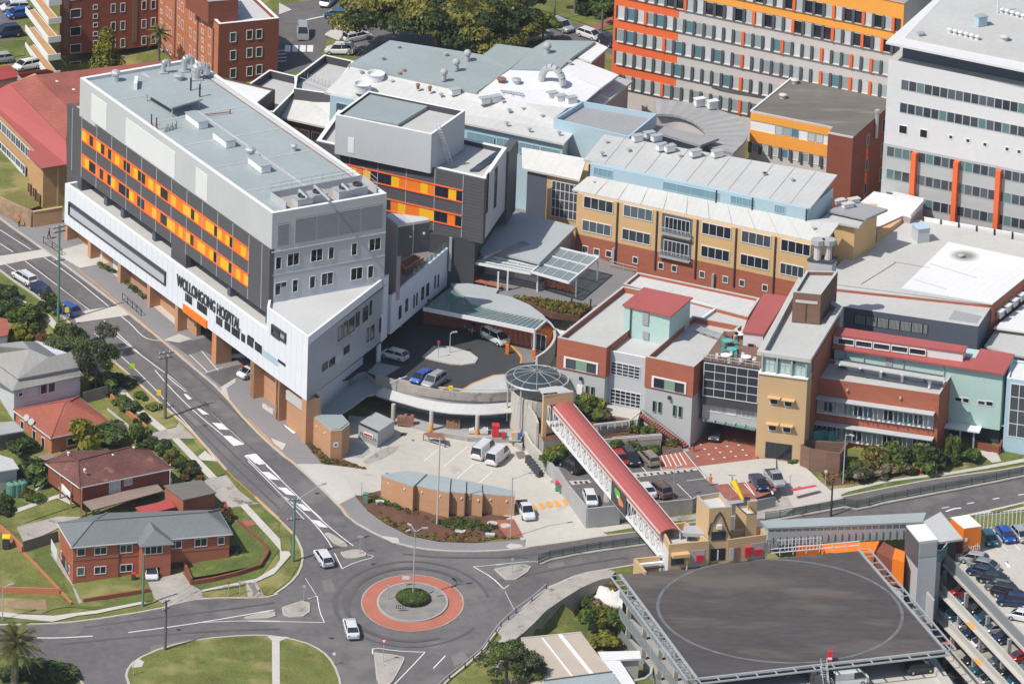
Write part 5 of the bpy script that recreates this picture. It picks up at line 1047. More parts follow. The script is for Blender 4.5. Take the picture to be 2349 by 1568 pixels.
a0=P(1500,232,15);zO=up(a0,-109);oA=P(1416,-128,zO);oB=P(2074,8,zO);wO=Wl(oA,oB);ko=-wO.n;print('ward',zO,wO.L,wO.at(1500,232))
vol(OB,[oA,oB,oB+ko*14,oA+ko*14],10,_sr,mtop=_rc)
def oz(x,y):return wO.at(*T(20,x,y))
rows_=(-224,-35,155,348,540,731)
zr_=[oz(1545,y)[1]for y in rows_];sX=oz(1525,300)[0]
hgt=2.0
wO.one(OB,'red_orange_cladding',_rr,-.05,sX,zr_[4]-2.2-2.3,zO+.05,-.2,.05)
wO.one(OB,'amber_cladding','amber_render',sX+.02,wO.L+.05,zr_[1]+.05,zO+.05,-.2,.05)
s_first=oz(1030,70)[0];pit_=(oz(2349,320)[0]-oz(1545,155)[0])/((2349-1545)/82.)
wins=[];redp={0:(9,17,21,24,27),1:(6,13,17,21,24,26),2:(2,12,16,20,23,25),3:(4,12,20,23,25),4:(12,16,21),5:(4,12,16,22)}
b=MB();rb=MB();vis={0:(12,29),1:(0,29),2:(0,29),3:(0,28),4:(0,22),5:(1,18)}
for r,z in enumerate(zr_):
 z1=z;z0=z-hgt;wO.box(b,_ns if 0 else  _c,.3,wO.L-.3,z0,z1,0,.08)
 for i in range(29):
  s=s_first+pit_*i
  if s+1.4>wO.L-.3:break
  st=s+pit_*.70;wO.box(b,_dp,st,s+pit_*.98,z0-.05,z1,.05,.35)if i not in redp[r]else wO.one(OB,'orange_pier',_rr,st,s+pit_*.98,z0-.1,z1+.05,.05,.38)
  wO.box(rb,_sr,s-.02,st,z0-.12,z0,.05,.3)
  if vis[r][0]<=i<vis[r][1]:wins.append((r,i,s,z0,z1))
b.build('window_piers',OB);rb.build('window_ledges',OB)
wins.sort(key=lambda q:-q[0]);sb=MB()
for k,(r,i,s,z0,z1)in enumerate(wins):
 if k<100:wO.win(OB,s,s+pit_*.70,z0,z1,glass=_gb,frame=_mw,fr=.07,dep=.05,off=.09)
 else:wO.box(sb,('blind_grey','blind_pale',_gd)[(k*7)%3 if k%5 else 2],s,s+pit_*.70,z0,z1,.1,.12);wO.box(sb,_mw,s,s+pit_*.70,z1-.07,z1,.1,.15)
tag(sb.build('upper_windows',OB),kind='stuff')
b=MB();p=[oz(1808,590),oz(1808,720),oz(1880,745),oz(1950,760),oz(2060,780),oz(2260,812)]
for(s0,z0),(s1,z1)in zip(p,p[1:]):b.tube(wO.pt(s0,z0,.2),wO.pt(s1,z1,.2),.07,_md,5)
b.build('wall_pipe',OB)
for x,y,l in((1705,875,'left'),(1815,895,'right')):boxunit('condenser_unit','white condenser on the wall above the semicircular roof, the '+l+' one','condenser',Q(20,x,y+15,22.2),(1.5,.8,1.3),_mw,_mw)
slab(OB,[P(2074,8,zO+.05)+Vector((0,-.1,0)),oA,oA+ko*14,oB+ko*14],.02,_rm2,'roof')
TW=B3('pale_tower_block','tall pale block with ribbon windows, orange fins and a wide overhanging roof','building',Q(31,1190,235,12))
zt=up(Q(31,1190,235,17),T(30,1205,500)[1]);tA=Q(30,1213,500,zt);tB=Q(30,3000,853,zt);wTW=Wl(tA,tB);kt=-wTW.n;print('tower',zt)
sdir=(Q(30,1490,85,zt+3.4)-Q(30,1190,352,zt+3.4)).normalized()
vol(TW,[tA,tB,tB+kt*30,tA+sdir*26],9,_wr,mtop=_rc)
vol(TW,[tA+kt*1.6+wTW.d*1.5+Zv(3.2),tB+kt*1.6+Zv(3.2),tB+kt*28+Zv(3.2),tA+sdir*24+wTW.d*3+Zv(3.2)],zt-.5,_ns,name='top_storey')
zh=zt+3.4;slab(TW,[Q(30,*q,zh)for q in((1190,352),(3000,725),(3300,-180),(1720,-120))],.35,_wr,'roof_overhang')
slab(TW,[Q(30,*q,zh+.25)for q in((1350,312),(3000,650),(3200,-160),(1740,-100))],.25,_rc,'roof')
def wstrip(w,par,c,a,b_,n,h,gl=_g2,**k):
 (s0,z0),(s1,z1)=w.at(*T(c,*a)),w.at(*T(c,*b_));z=(z0+z1)/2;p=(s1-s0)/n
 for i in range(n):w.win(par,s0+p*i,s0+p*(i+1)-.04,z-h,z,glass=gl,fr=.06,dep=.06,**k)
wstrip(wTW,TW,30,(1322,658),(2500,900),18,1.65,_gt,frame=_lp2);wstrip(wTW,TW,30,(1310,850),(2500,1095),18,1.65,_gt,frame=_lp2)
for x,y,w_ in((1300,1045,1.35),(1475,1080,1.35),(1718,1128,.7),(1862,1158,.7),(2005,1190,.7),(2190,1228,.7),(2290,1250,.7)):s,z=wTW.at(*T(30,x,y));wTW.win(TW,s,s+w_,z-w_,z,glass=_gd,frame=_ww,fr=.1)
zl_=wTW.at(*T(30,1200,1215))[1];wTW.one(TW,'lower_cladding',_gr,-.05,wTW.L,9,zl_+.2,-.1,.04)
for x,y in((1202,1222),(1198,1412),(1195,1605)):wstrip(wTW,TW,30,(x,y),(x+1250,y+250),19,1.6,_gt,frame=_gr,off=.05)
for(x,y,yb)in((1422,1268,1662),(1775,1340,1930),(2130,1415,2030)):
 s,z=wTW.at(*T(30,x,y));_,z2=wTW.at(*T(30,x-20,yb));wTW.one(TW,'orange_fin',_rr,s,s+.75,z2,z,0,.9)
b=MB();pa,pb=Q(31,1500,445,16.5),Q(31,2400,600,16.5);b.bar(pa,pb,.3,1.3,_ww);n=6
for i in range(n+1):q=pa+(pb-pa)*(i/n);b.box((q.x-.12,q.y-.3,q.z-.7),(q.x+.12,q.y+.1,q.z+.7),_md)
tag(b.build('roof_screen_wall'),'long low pale screen wall with dark posts below the orange-finned facade','screen wall')
for i in range(6):
 cowl('roof_fan','white fan in the row of six on the pale tower roof','fan',Q(30,1725+i*46,275+i*12,zh+.25),.42,.7,_mw,'row of six white fans on the pale tower roof')
for i in range(5):cowl('roof_fan','white fan in the row by the roof edge at the top right corner','fan',Q(30,2160+i*45,105+i*13,zh+.25),.42,.7,_mw,'row of white fans at the top right corner')
boxunit('roof_plant_box','blue-grey box with a pitched lid on the pale tower roof','roof box',Q(30,1985,215,zh+.25),(1.5,1.2,1.6),_rb,_lp);cowl('roof_fan','cream mushroom fan alone on the pale tower roof','fan',Q(30,2185,340,zh+.25),.7,.8,_sr)
boxunit('roof_box','small grey box near the left edge of the pale tower roof','roof box',Q(30,1480,300,zh+.25),(.9,.6,.5));t=thing('roof_mast','tall thin white pole on the pale tower roof at the top of the picture','mast',Q(30,2125,110,zh+.25));b=MB();b.tube((0,0,0),(0,0,4.5),.12,_mw);lnk(b,'pole',t)
BR=B3('brown_roof_block','block with a streaky brown flat roof over amber bands and a brick end','building',Q(30,50,1330,14))
zb_=up(Q(30,50,1330,16),T(30,60,940)[1]);bp_=[Q(30,*q,zb_)for q in((60,940),(742,1078),(706,1120),(915,1160),(1025,1060),(1195,915),(1200,640),(580,518))]
b=MB();b.prism(bp_,10,_bd,'roof_brown');b.build('wall',BR);slab(BR,[q+Zv(.12)for q in bp_],.12,'roof_brown','roof')
b=MB();b.bar(bp_[0]+Zv(.15),bp_[7]+Zv(.15),.3,.3,_mw);b.bar(bp_[0]+Zv(.12),bp_[1]+Zv(.12),.25,.25,_sr);b.bar(bp_[2]+Zv(.12),bp_[3]+Zv(.12),.25,.25,_sr);b.build('roof_edge',BR)
w1=Wl(bp_[0],bp_[1]);w2=Wl(bp_[2],bp_[3]);w3=Wl(bp_[3],bp_[4]);w4=Wl(bp_[4],bp_[5])
def zy(y):return w1.at(*T(30,60,y))[1]
w1.one(BR,'amber_band','amber_render',0,w1.L,zy(1003),zb_-.02,0,.15);w1.one(BR,'amber_band','amber_render',0,w1.L,zy(1185),zy(1085),0,.15);w1.one(BR,'lower_wall',_sr,0,w1.L,10,zy(1185),0,.02);w1.one(BR,'white_panels',_ww,0,w1.L,zy(1085),zy(1003),0,.03)
for i in(3,4,5,7,8):s=w1.L*i/10.;w1.win(BR,s+.05,s+w1.L/10.-.05,zy(1085)+.1,zy(1003)-.1,glass=_gb,frame=_mg,off=.04)
for i in range(8):s=w1.L*(i+.25)/8;w1.win(BR,s,s+w1.L/8*.62,zy(1270),zy(1190),glass=_gb,off=.02);w1.one(BR,'pier',_dp,s-w1.L/8*.3,s-.05,zy(1275),zy(1188),0,.35)
w2.one(BR,'brick_end',_bd,0,w2.L,10,zb_-.05,0,.05)
w3.one(BR,'brick_end',_bd,0,w3.L,10,zb_-.05,0,.05);w4.one(BR,'brick_side',_bd,0,w4.L,10,zb_-.05,0,.05)
for k in range(5):w4.one(BR,_op,_rr,.3,1.0,zb_-5.6-k*3.9,zb_-3.6-k*3.9,.05,.12);w4.win(BR,.3,1.3,zb_-3.4-k*3.9,zb_-1.6-k*3.9,glass=_gd,frame=_mg,off=.05);w4.win(BR,w4.L-1.6,w4.L-.2,zb_-3.4-k*3.9,zb_-1.2-k*3.9,glass=_gd,frame=_mg,off=.05)
for c,x,y,l in((30,425,700,'farther'),(30,325,825,'nearer')):cowl('roof_fan','cream fan on the brown roof, the '+l+' of two','fan',Q(c,x,y,zb_+.1),.6,.7,_sr)
t=thing('roof_flue','silver flue standing at the brick corner of the brown roof','flue',Q(30,1115,1000,zb_));b=MB();b.tube((0,0,-3),(0,0,1.2),.28,_g,8);lnk(b,'pipe',t);b=MB();b.tube((0,0,1.1),(0,0,1.5),.4,_g,8);lnk(b,'cap',t)
FR=B3('flat_roof_hall','wide low building with a broad flat roof, bright white on one half','building',Q(31,2080,1150,10));z6=16.5
fp=[Q(31,*q,z6)for q in((700,1000),(1115,560),(1330,455),(1500,440),(2700,740),(2700,640),(2349,935),(2078,1152))]
fp=[Q(31,*q,z6)for q in((640,1000),(1000,560),(1330,440),(1500,440),(2700,700),(2700,820),(2349,935),(2078,1152))]
b=MB();b.prism(fp,8,_br,_rc);b.build('wall',FR);slab(FR,[q+Zv(.1)for q in fp],.1,_rc,'roof')
slab(FR,[Q(31,*q,z6+.16)for q in((1320,1005),(1715,618),(2700,830),(2349,925),(2085,1135))],.06,_rb2,'white_coating')
b=MB();[b.bar(Q(31,*p,z6+.2),Q(31,*q,z6+.2),.12,.05,_rc)for p,q in(((780,975),(2078,1145)),((1250,780),(1560,835)),((980,970),(1270,790)),((1560,800),(1950,920)),((1420,930),(1700,1015)))];b.build('roof_seams',FR)
lp=[Q(31,*q,z6-.4)for q in((640,1130),(900,1172),(1965,1328),(2078,1155),(700,960))];b=MB();b.prism(lp,9,_ns,_rc);b.build('plant_room',FR)
wv=Wl(lp[1],lp[2]);wv.one(FR,'front_wall',_ns,0,wv.L,9,lp[0].z-.02,0,.04);lv=MB();s0=.5;s1=wv.at(*T(31,1545,1300))[0];n=58
for i in range(n):
 s=s0+(s1-s0)*i/n;wv.box(lv,_mg if i%9 else  _md,s,s+(s1-s0)/n*.5,lp[0].z-2.3,lp[0].z-.9,.04,.12)
wv.box(lv,_md,s0-.1,s1+.1,lp[0].z-2.4,lp[0].z-.8,.03,.06);lv.build('louvre_screen',FR)
hp=[Q(31,*q,z6-.35)for q in((1715,1265),(1765,1190),(1990,1240),(1950,1300))];slab(FR,hp,.05,_rm2,'roof_well')
boxunit('roof_plant_box','grey box unit on the flat roof near the tan wall','roof box',Q(31,1478,610,z6),(1.9,2.2,2.4),_lp,_lp2,None,.4)
cowl('roof_fan','small fan in a sooty patch on the bright white flat roof','fan',Q(31,1820,750,z6+.1),.5,.5,_g);c_=Q(31,1850,735,z6+.18)
m,nt,bs=newmat('soot');N=nt.nodes;geo=N.new('ShaderNodeNewGeometry');vm=N.new('ShaderNodeVectorMath');vm.operation='SUBTRACT';vm.inputs[1].default_value=c_;nt.links.new(geo.outputs['Position'],vm.inputs[0]);v2=N.new('ShaderNodeVectorMath');v2.operation='LENGTH';nt.links.new(vm.outputs[0],v2.inputs[0])
mr=N.new('ShaderNodeMapRange');mr.inputs['From Min'].default_value=.6;mr.inputs['From Max'].default_value=3.0;mr.interpolation_type='SMOOTHSTEP';nt.links.new(v2.outputs['Value'],mr.inputs['Value']);cr=N.new('ShaderNodeMix');cr.data_type='RGBA';nt.links.new(mr.outputs[0],cr.inputs['Factor']);cr.inputs['A'].default_value=(.22,.215,.19,1);cr.inputs['B'].default_value=(.80,.80,.80,1);nt.links.new(cr.outputs['Result'],bs.inputs['Base Color']);bs.inputs['Roughness'].default_value=.6
b=MB();b.poly([c_+Vector((3.1*math.cos(i*.3),3.1*math.sin(i*.3),0))for i in range(21)],'soot');b.build('soot_stain',FR)
wq=Wl(fp[7],fp[6]);wq.one(FR,'brick_side',_bl,0,wq.L,10,z6-.1,0,.05)
for i in range(6):q=wq.pt(2+i*2.4,z6-2.4,.6);boxunit('condenser_unit','condenser in the row along the brick wall at the right edge','condenser',q,(1.3,.7,1.1),_mw,_mg,'condensers along the brick wall at the right edge',math.atan2(wq.d.y,wq.d.x))
t=thing('low_roof_wing','low wing with pale flat roofs at the right edge beyond the brick wall','building',Q(31,2100,1340,9));slab(t,[Q(31,*q,13.5)for q in((2095,1335),(2700,860),(2700,1400),(2349,1368))],.3,_rb2,'roof');vol(t,inset([Q(31,*q,13.2)for q in((2095,1335),(2700,860),(2700,1400),(2349,1368))],.2),8,_tr);slab(t,[Q(31,*q,12.6)for q in((2015,1490),(2110,1360),(2700,1430),(2700,1640),(2250,1560))],.3,_rp3,'roof');vol(t,inset([Q(31,*q,12.3)for q in((2015,1490),(2110,1360),(2700,1430),(2700,1640),(2250,1560))],.2),8,_gr)
YE=B3('yellow_end_wing','tall curved yellow end wing with stepped pale roofs beside the big flat roof','building',Q(31,920,860,12));ze=zY+.6
e_=[Q(31,*q,ze)for q in((760,470),(930,492),(1116,388),(1120,300),(800,300))];vol(YE,e_,11,_yr)
slab(YE,[Q(31,*q,ze+.5)for q in((630,440),(740,352),(1020,425),(965,492),(800,462))],.3,_rp3,'roof');slab(YE,[Q(31,*q,ze+1.2)for q in((700,352),(935,278),(1205,345),(1025,425))],.35,_rm2,'upper_roof')
w_=Wl(Q(31,800,560,ze-2),Q(31,925,490,ze));t5=[Q(31,*q,16.9)for q in((1100,590),(1115,480),(1330,400),(1335,450))];vol(YE,[Q(31,*q,17.3)for q in((1112,588),(1320,430),(1325,400),(1110,500))],12,_yr,name='low_wall')
TR=B3('terrace_block','low block with a white terrace roof beneath the pale tower','building',Q(31,1500,460,12));b=MB();tp=[Q(31,*q,17.6)for q in((960,300),(1090,195),(1250,225),(1508,280),(1500,335),(1395,415),(1330,400),(1115,500))];b.prism(tp,12,_mr,_rb2);b.build('wall',TR);b=MB();b.bar(Q(31,1250,225,18.1),Q(31,1508,283,18.1),.3,1.0,_wr);b.bar(Q(31,1508,283,18),Q(31,1395,405,18),.2,.7,_ww);b.build('parapet',TR)
for x,y,l in((800,280,'left'),(870,310,'right'),(920,270,'far')):boxunit('roof_unit','pale ventilation unit on the grey roof above the curved yellow wing, '+l+' one','roof unit',Q(31,x,y+20,ze+1.2),(1.6,.8,.7),_sr,_ww)
MC=B3('brick_and_grey_clinic','two-storey clinic of red brick boxes over pale grey walls with a mint cube on top','building',Q(22,1635,960,5))
cb_=Q(22,1635,960,5.0);zC=up(cb_,T(22,1660,292)[1]);print('zC',zC)
def R1(*q):return[Q(21,x,y,zC)for x,y in q]
Lb=R1((515,1421),(928,1508),(1480,1075),(1062,990));Rb=R1((1255,1581),(1662,1668),(2060,1320),(1650,1240));zM=zC-1.0;Mb=[Q(21,x,y,zM)for x,y in((925,1540),(1255,1606),(1850,1180),(1480,1075))]
wLb=Wl(Lb[0],Lb[1]);zbl=wLb.at(*T(22,915,385))[1];print('brick bottom',zbl)
for pts in(Lb,Rb):
 flat(MC,pts,zbl,_br,_rc,.8,.35,_rc);vol(MC,inset([at2(q,zbl)for q in pts],.12),3.5,_gr,name='lower_wall')
dM=wLb.n*-.5;flat(MC,[q+dM for q in Mb],7,_lp2,_rm,.15,.3,_ww)
for w,c,items in((wLb,22,((572,198,858,262),)),(Wl(Rb[0],Rb[1]),22,((1310,362,1598,425),))):
 for x0,y0,x1,y1 in items:
  s0,z0=w.at(*T(c,x0,y0));s1,z1=w.at(*T(c,x1,y1));zt_=(z0+z1)/2;w.one(MC,'window_surround',_ww,s0,s1,zt_-1.75,zt_,0,.12);L_=s1-s0
  w.win(MC,s0+.35,s0+L_*.36,zt_-1.6,zt_-.15,glass=_g2,frame=_md,off=.12);w.one(MC,'green_panel','green_panel',s0+L_*.36,s0+L_*.68,zt_-1.6,zt_-.15,.1,.16);w.win(MC,s0+L_*.68,s1-.3,zt_-1.6,zt_-.15,glass=_gd,frame=_md,off=.12)
wRb=Wl(Rb[0],Rb[1]);wMb=Wl(Mb[0]+dM,Mb[1]+dM)
for w,xs in((wLb,((752,445),(797,455))),(wRb,((1315,572),(1362,580),(1485,608),(1533,618)))):
 for x,y in xs:s,z=w.at(*T(22,x,y));w.win(MC,s,s+.5,z-1.7,z,glass=_gd,frame='green_panel',fr=.05,off=-.1,dep=.15)
w=wLb;s,z=w.at(*T(22,680,440));w.one(MC,'notice_board',_ww,s,s+.85,z-1.4,z,-.1,.06)
wMb.pw(MC,22,(965,240),(1208,400),cols=5,rows=4,glass=_gt,fr=.1);wMb.pw(MC,22,(960,470),(1215,645),cols=6,rows=4,glass=_g2,fr=.1)
for w,x,y in((wLb,705,375),(wRb,1448,535)):s,z=w.at(*T(22,x,y));w.one(MC,'wall_lamp',_md,s,s+.35,z-.35,z+.1,0,.4)
mc=[Q(21,x,y,zM+4.6)for x,y in((1068,1150),(1245,1005),(1640,1088),(1462,1238))];vol(MC,inset(mc,.1),zM-.3,'mint_panel',name='mint_cube');slab(MC,[Q(21,1058,1146,zM+4.7),Q(21,1240,998,zM+4.9),Q(21,1652,1084,zM+4.9),Q(21,1466,1244,zM+4.7)],.2,_rr2,'red_roof')
wm_=Wl(mc[0],mc[3])
for y in(1205,1368):s,z=wm_.at(*T(21,1232,y));wm_.one(MC,'louvre_panel','louvre',s,s+.95,z-(1.9 if y==1205 else 1.1),z,0,.08)
wm_.one(MC,'downpipe',_md,wm_.at(*T(21,1125,1300))[0],wm_.at(*T(21,1125,1300))[0]+.12,zM,zM+4.5,0,.15)
t=thing('roof_duct_rack','long low rack of grey pipes on the clinic roof beside the mint cube','pipes',Q(21,1780,1390,zC-.8));b=MB();[b.bar(Q(21,1660+k*12,1350-k*8,zC-.2),Q(21,1880+k*12,1425-k*8,zC-.2),.15,.15,_g)for k in range(4)];b.build('pipes',t);b=MB();[b.bar(Q(21,1665+k*72,1358+k*24,zC-.4),Q(21,1705+k*72,1330+k*24,zC-.4),.1,.5,_mg)for k in range(4)];b.build('frame',t)
t=B3('white_roof_strip','low brick strip with a long white roof below the yellow building','building',Q(21,2110,1245,10));flat(t,[Q(21,*q,zC-.9)for q in((1065,975),(1188,875),(2215,1092),(2112,1250))][::-1],9,_br,'roof_white',.4,.35,_rc)
b=MB();b.prism([Q(21,*q,zC-1.4)for q in((1480,1120),(2112,1255),(2060,1400),(1640,1330))],9,_rc);b.build('roof',t)
wh=B3('small_white_block','small white block with a long red roof beside the roof terrace','building',Q(22,2065,140,zM));wp=[Q(31,*q,zC+2.6)for q in((-15,1372),(168,1392),(368,1075),(165,1045))];slab(wh,wp,.25,_rr2,'red_roof');vol(wh,inset([q-Zv(.25)for q in wp],.15),zM-.5,_wr);w_=Wl(wp[0],wp[1]);w_.pw(wh,22,(2112,88),(2168,145),glass=_gd,frame=_mg)
AT=B3('glass_atrium','dark glazed atrium with a white grid under a roof terrace','building',Q(22,2180,1000,5));zg_=up(Q(22,2175,1010,5),T(22,2205,305)[1])-0.2;print('atr',zg_)
gA=Q(22,1742,232,zg_);gB=Q(22,2212,302,zg_);wG=Wl(gA,gB);kg=-wG.n
vol(AT,[gA,gB,gB+kg*11,gA+kg*11],wG.at(*T(22,1735,560))[1]-.8,_c,mtop=_bb);zq=wG.at(*T(22,1735,530))[1];wG.win(AT,.1,wG.L-.1,zq,zg_-.3,glass=_gd,frame=_mw,cols=5,rows=4,fr=.08,dep=.1)
vol(AT,[at2(q,zq)for q in(gA+kg*.6,gB+kg*.6,gB+kg*8,gA+kg*8)],zq-4.2,_gr,name='lower_wall')
wG6=wG.off(-.6)
for x0,y0,x1,y1 in((1770,560,1890,680),(1935,610,2010,700),(2060,630,2175,730)):wG6.pw(AT,22,(x0,y0),(x1,y1),cols=3,rows=3,glass=_gb,fr=.08)
gpz=zq-3.9;slab(AT,[Q(22,*q,gpz)for q in((1720,685),(2180,745),(2175,822),(1700,728))],.12,'canopy_glass','glass_awning');b=MB();[b.bar(Q(22,1780+i*85,695+i*12,gpz+.15),Q(22,1740+i*85,740+i*14,gpz+.15),.1,.2,_mg)for i in range(5)];b.build('awning_bracket',AT)
vol(AT,[at2(q,gpz-.2)for q in(gA+kg*7,gB+kg*7,gB+kg*8,gA+kg*8)],4,_c,name='carport_wall')
b=MB();pa=[gA+Zv(.9),gB+Zv(.9)];b.tube(*pa,.06,_mg);b.tube(pa[0]-Zv(.4),pa[1]-Zv(.4),.04,_mg);[b.tube(gA+(gB-gA)*(i/8),gA+(gB-gA)*(i/8)+Zv(.9),.05,_mg,5)for i in range(9)];tag(b.build('terrace_railing'),'grey railing along the front of the terrace above the glass atrium','railing')
for i,(x,y,col,l)in enumerate(((1940,120,'teal_plastic','teal table'),(1975,190,'teal_plastic','second teal table'),(2045,60,_ww,'white table near the white block'),(1925,240,_ww,'white table by the front railing'),(2095,255,_ww,'white table in the front right corner'),(1990,60,_rm3,'brown table at the back'))):
 t=thing('terrace_table',l+' on the roof terrace','table',Q(22,x,y-10,zg_));b=MB();b.lathe((0,0,.7),[(.75,0),(.75,.06)],col,12);lnk(b,'tabletop',t);b=MB();b.tube((0,0,0),(0,0,.7),.08,_mg);lnk(b,'stand',t)
 for k in range(3):a=k*2.1+i;b=MB();b.box((1.1*math.cos(a)-.22,1.1*math.sin(a)-.22,.4),(1.1*math.cos(a)+.22,1.1*math.sin(a)+.22,.48),col);b.box((1.25*math.cos(a)-.2,1.25*math.sin(a)-.05,.0),(1.25*math.cos(a)+.2,1.25*math.sin(a)+.05,.85),col);lnk(b,'chair',t)
YT=B3('tan_entry_tower','tan rendered tower with a mint glazed top beside the glass atrium','tower',Q(32,95,1030,5));tb_=Q(32,93,1030,5);zy1=up(tb_,T(32,125,345)[1]);zy2=up(tb_,T(32,150,172)[1]);print('tan tower',zy1,zy2)
yl=Q(32,127,345,zy1);yr=Q(32,532,398,zy1);wYT=Wl(yl,yr);ky=Q(31,828,1168,zy2)-Q(32,558,232,zy2)
vol(YT,[yl,yr,yr+ky*.35,yl+ky*.35],3,_tr,name='wall');wYT.one(YT,'roof_ledge',_ww,-.1,wYT.L+.1,zy1,zy1+.2,-2,.2)
wi_=wYT.off(-.5);vol(YT,[at2(q,zy2-1.2)for q in(yl+wYT.d*.2-wYT.n*.5,yr-wYT.d*.2-wYT.n*.5,yr+ky*.3,yl+ky*.3)],zy1,'mint_panel',name='glazed_top')
for i in range(3):s=wYT.L*(i+.08)/3;wi_.win(YT,s+.2,s+wYT.L*.27,zy1+.3,zy2-.5,glass='mint_panel',frame=_mg,cols=2,rows=2,fr=.12)
for i in range(4):s=.2+(wYT.L-.6)*i/3;wYT.one(YT,'mullion',_mg,s,s+.25,zy1+.2,zy2-.1,-.4,-.05)
for x,y in((218,545),(338,565),(205,765),(325,780)):s,z=wYT.at(*T(32,x,y));wYT.win(YT,s,s+1.25,z-1.0,z,glass=_gd,frame=_mw,fr=.1);wYT.one(YT,'sunshade',_yr,s-.3,s+1.55,z+.1,z+.22,0,.8)
s0,z0=wYT.at(*T(32,182,915));s1,z1=wYT.at(*T(32,405,950));wYT.win(YT,s0,s1,4.9,z0,glass=_gd,frame=_md,cols=4);
SP=B3('brick_spine_block','long brick block with a trough roof and brown brick penthouse behind the tan tower','building',Q(31,828,1168,8));sp=[Q(32,108,165,zy2),Q(32,560,232,zy2),Q(31,828,1168,zy2),Q(31,455,920,zy2)]
flat(SP,sp,zy2-.5,_rc,_rc,.9,.9,_rc,inner=_co);vol(SP,[q+(mids(sp)-q)*.06+(ky*.12 if i<2 else ky*0)-Zv(1.3)for i,q in enumerate(sp)],6,_br,name='brick_wall')
zp=up(Q(31,640,1300,zy2-.6),T(31,645,1062)[1]);pp=[Q(31,*q,zp)for q in((413,1040),(645,1062),(787,868),(522,862))];flat(SP,pp,zy2-.8,_bb,_rp3,.5,.35,_rc,wn='penthouse_wall',rn='penthouse_roof');wpp=Wl(pp[0],pp[1]);wpp.one(SP,'vent_slot',_sr,.4,wpp.L-.4,zp-1.5,zp-1.1,0,.1);wpp.one(SP,'downpipe',_md,wpp.L*.48,wpp.L*.48+.1,zy2-.5,zp-1.5,0,.1)
t=thing('plant_tank','dark plant box with two big pipes beside the brown brick penthouse','tank',Q(31,640,850,zy2));tk=[Q(31,*q,zp+.8)for q in((540,775),(740,800),(778,760),(590,735))];vol(t,tk,zy2-2,_lp2,name='casing');slab(t,[q+Zv(.25)for q in inset(tk,-.15)],.3,_c,'lid')
for x,l in((615,'a'),(705,'b')):b=MB();q=Q(31,x,765,zp+1);b.tube(q,q+Zv(2.6),.55,_sr,10);b.tube(q+Zv(2.4),q+Zv(3.1),1.0,_mg,8);b.build('chimney_pipe',t)
BW=B3('brick_wing','red brick wing with two rows of metal sunshades over its windows','building',Q(32,1595,1085,4.8));zw=up(Q(32,1600,1080,4.8),T(32,1640,522)[1]);print('wing',zw)
bw1=[Q(32,*q,zw)for q in((430,352),(1640,522),(1742,358),(780,235),(640,215))];flat(BW,bw1,3,_br,_rc,.5,.3,_rc);wB=Wl(bw1[0],bw1[1]);wBs=Wl(bw1[1],bw1[2])
b=MB();b.bar(Q(32,770,252,zw+1.4),Q(32,1680,398,zw+1.4),1.2,.2,_rc);[b.tube(Q(32,800+i*175,275+i*27,zw),Q(32,800+i*175,275+i*27,zw+1.4),.15,_ww,6)for i in range(6)];b.bar(Q(32,790,262,zw+.5),Q(32,1670,405,zw+.5),.1,1.5,_ns);b.build('roof_walkway',BW)
for x,y in((1145,385),(1325,420),(1555,470)):q=Q(32,x,y,zw-.4);cowl('roof_pipe',f'white pipe on the roof of the brick wing, number {("left","middle","right")[(1145,1325,1555).index(x)]} of three'.replace('number ','the '),'pipe',q,.3,1.3,_mw)
for(xa,ya,xb,yb,sh)in((665,562,1592,718,(640,512,1606,640)),(650,775,1582,925,(620,735,1592,862))):
 (s0,z0),(s1,z1)=wB.at(*T(32,xa,ya)),wB.at(*T(32,xb,yb));s0=wB.at(*T(32,xb-925,ya))[0];zt_=(z0+z1)/2;wB.one(BW,'window_recess_shade',_ns,s0-3.0,s1,zt_-1.7,zt_+.4,0,.02);p=(s1-s0)/11  # no real depth: the navy band paints shade around the windows
 for i in range(-2,11):wB.win(BW,s0+p*i+.05,s0+p*(i+1)-.05,zt_-1.6,zt_,glass=_gb if i%3 else  _g2,off=.02)
 wB.one(BW,'sill',_ww,s0-2,s1,zt_-1.85,zt_-1.65,0,.3)
 b=MB();zs_=zt_+.75
 for i in range(-2,12):q0=wB.pt(s0+p*i,zs_,.05);q1=wB.pt(s0+p*i,zs_-.05,1.2);b.tube(q0,q1,.05,_g,4);b.tube(wB.pt(s0+p*i,zt_-1.2,.05),q1,.04,_g,4)
 wB.box(b,_lp2,s0-p*2,s1+.2,zs_-.05,zs_+.05,.1,1.5);[wB.box(b,_lp2,s0+p*(i+.1),s0+p*(i+.16),zt_-1.5,zs_,.3,.8)for i in range(-2,11)];[wB.box(b,_lp2,s0+p*(i+.55),s0+p*(i+.61),zt_-1.1,zs_,.5,.9)for i in range(-2,11)];b.build('sunshade',BW)
for x,y in((860,480),(1305,545)):s,z=wB.at(*T(32,x,y));wB.one(BW,'wall_lamp',_mg,s,s+.3,z-.15,z+.15,0,.3)
MN=B3('mint_walled_building','mint green walled building with two long red roofs','building',Q(32,2140,1000,5));ze2=up(Q(32,2135,1005,4.8),T(32,2178,345)[1]);print('mint',ze2)
m0=Q(32,740,122,ze2);m1=Q(32,2180,345,ze2);wM=Wl(m0,m1);m2=Q(32,2268,186,ze2+.3)
vol(MN,[m0+wM.d*.3-wM.n*.3,m1-wM.d*.2-wM.n*.3,m1+(m2-m1)*.95,m0+(m2-m1)*.95],8,'mint_panel');vol(MN,[at2(q,8)for q in(m0+wM.d*12-wM.n*1.5,m1-wM.d*.5-wM.n*1.5,m1+(m2-m1)*.9,m0+(m2-m1)*.9)],3,_c,name='undercroft')
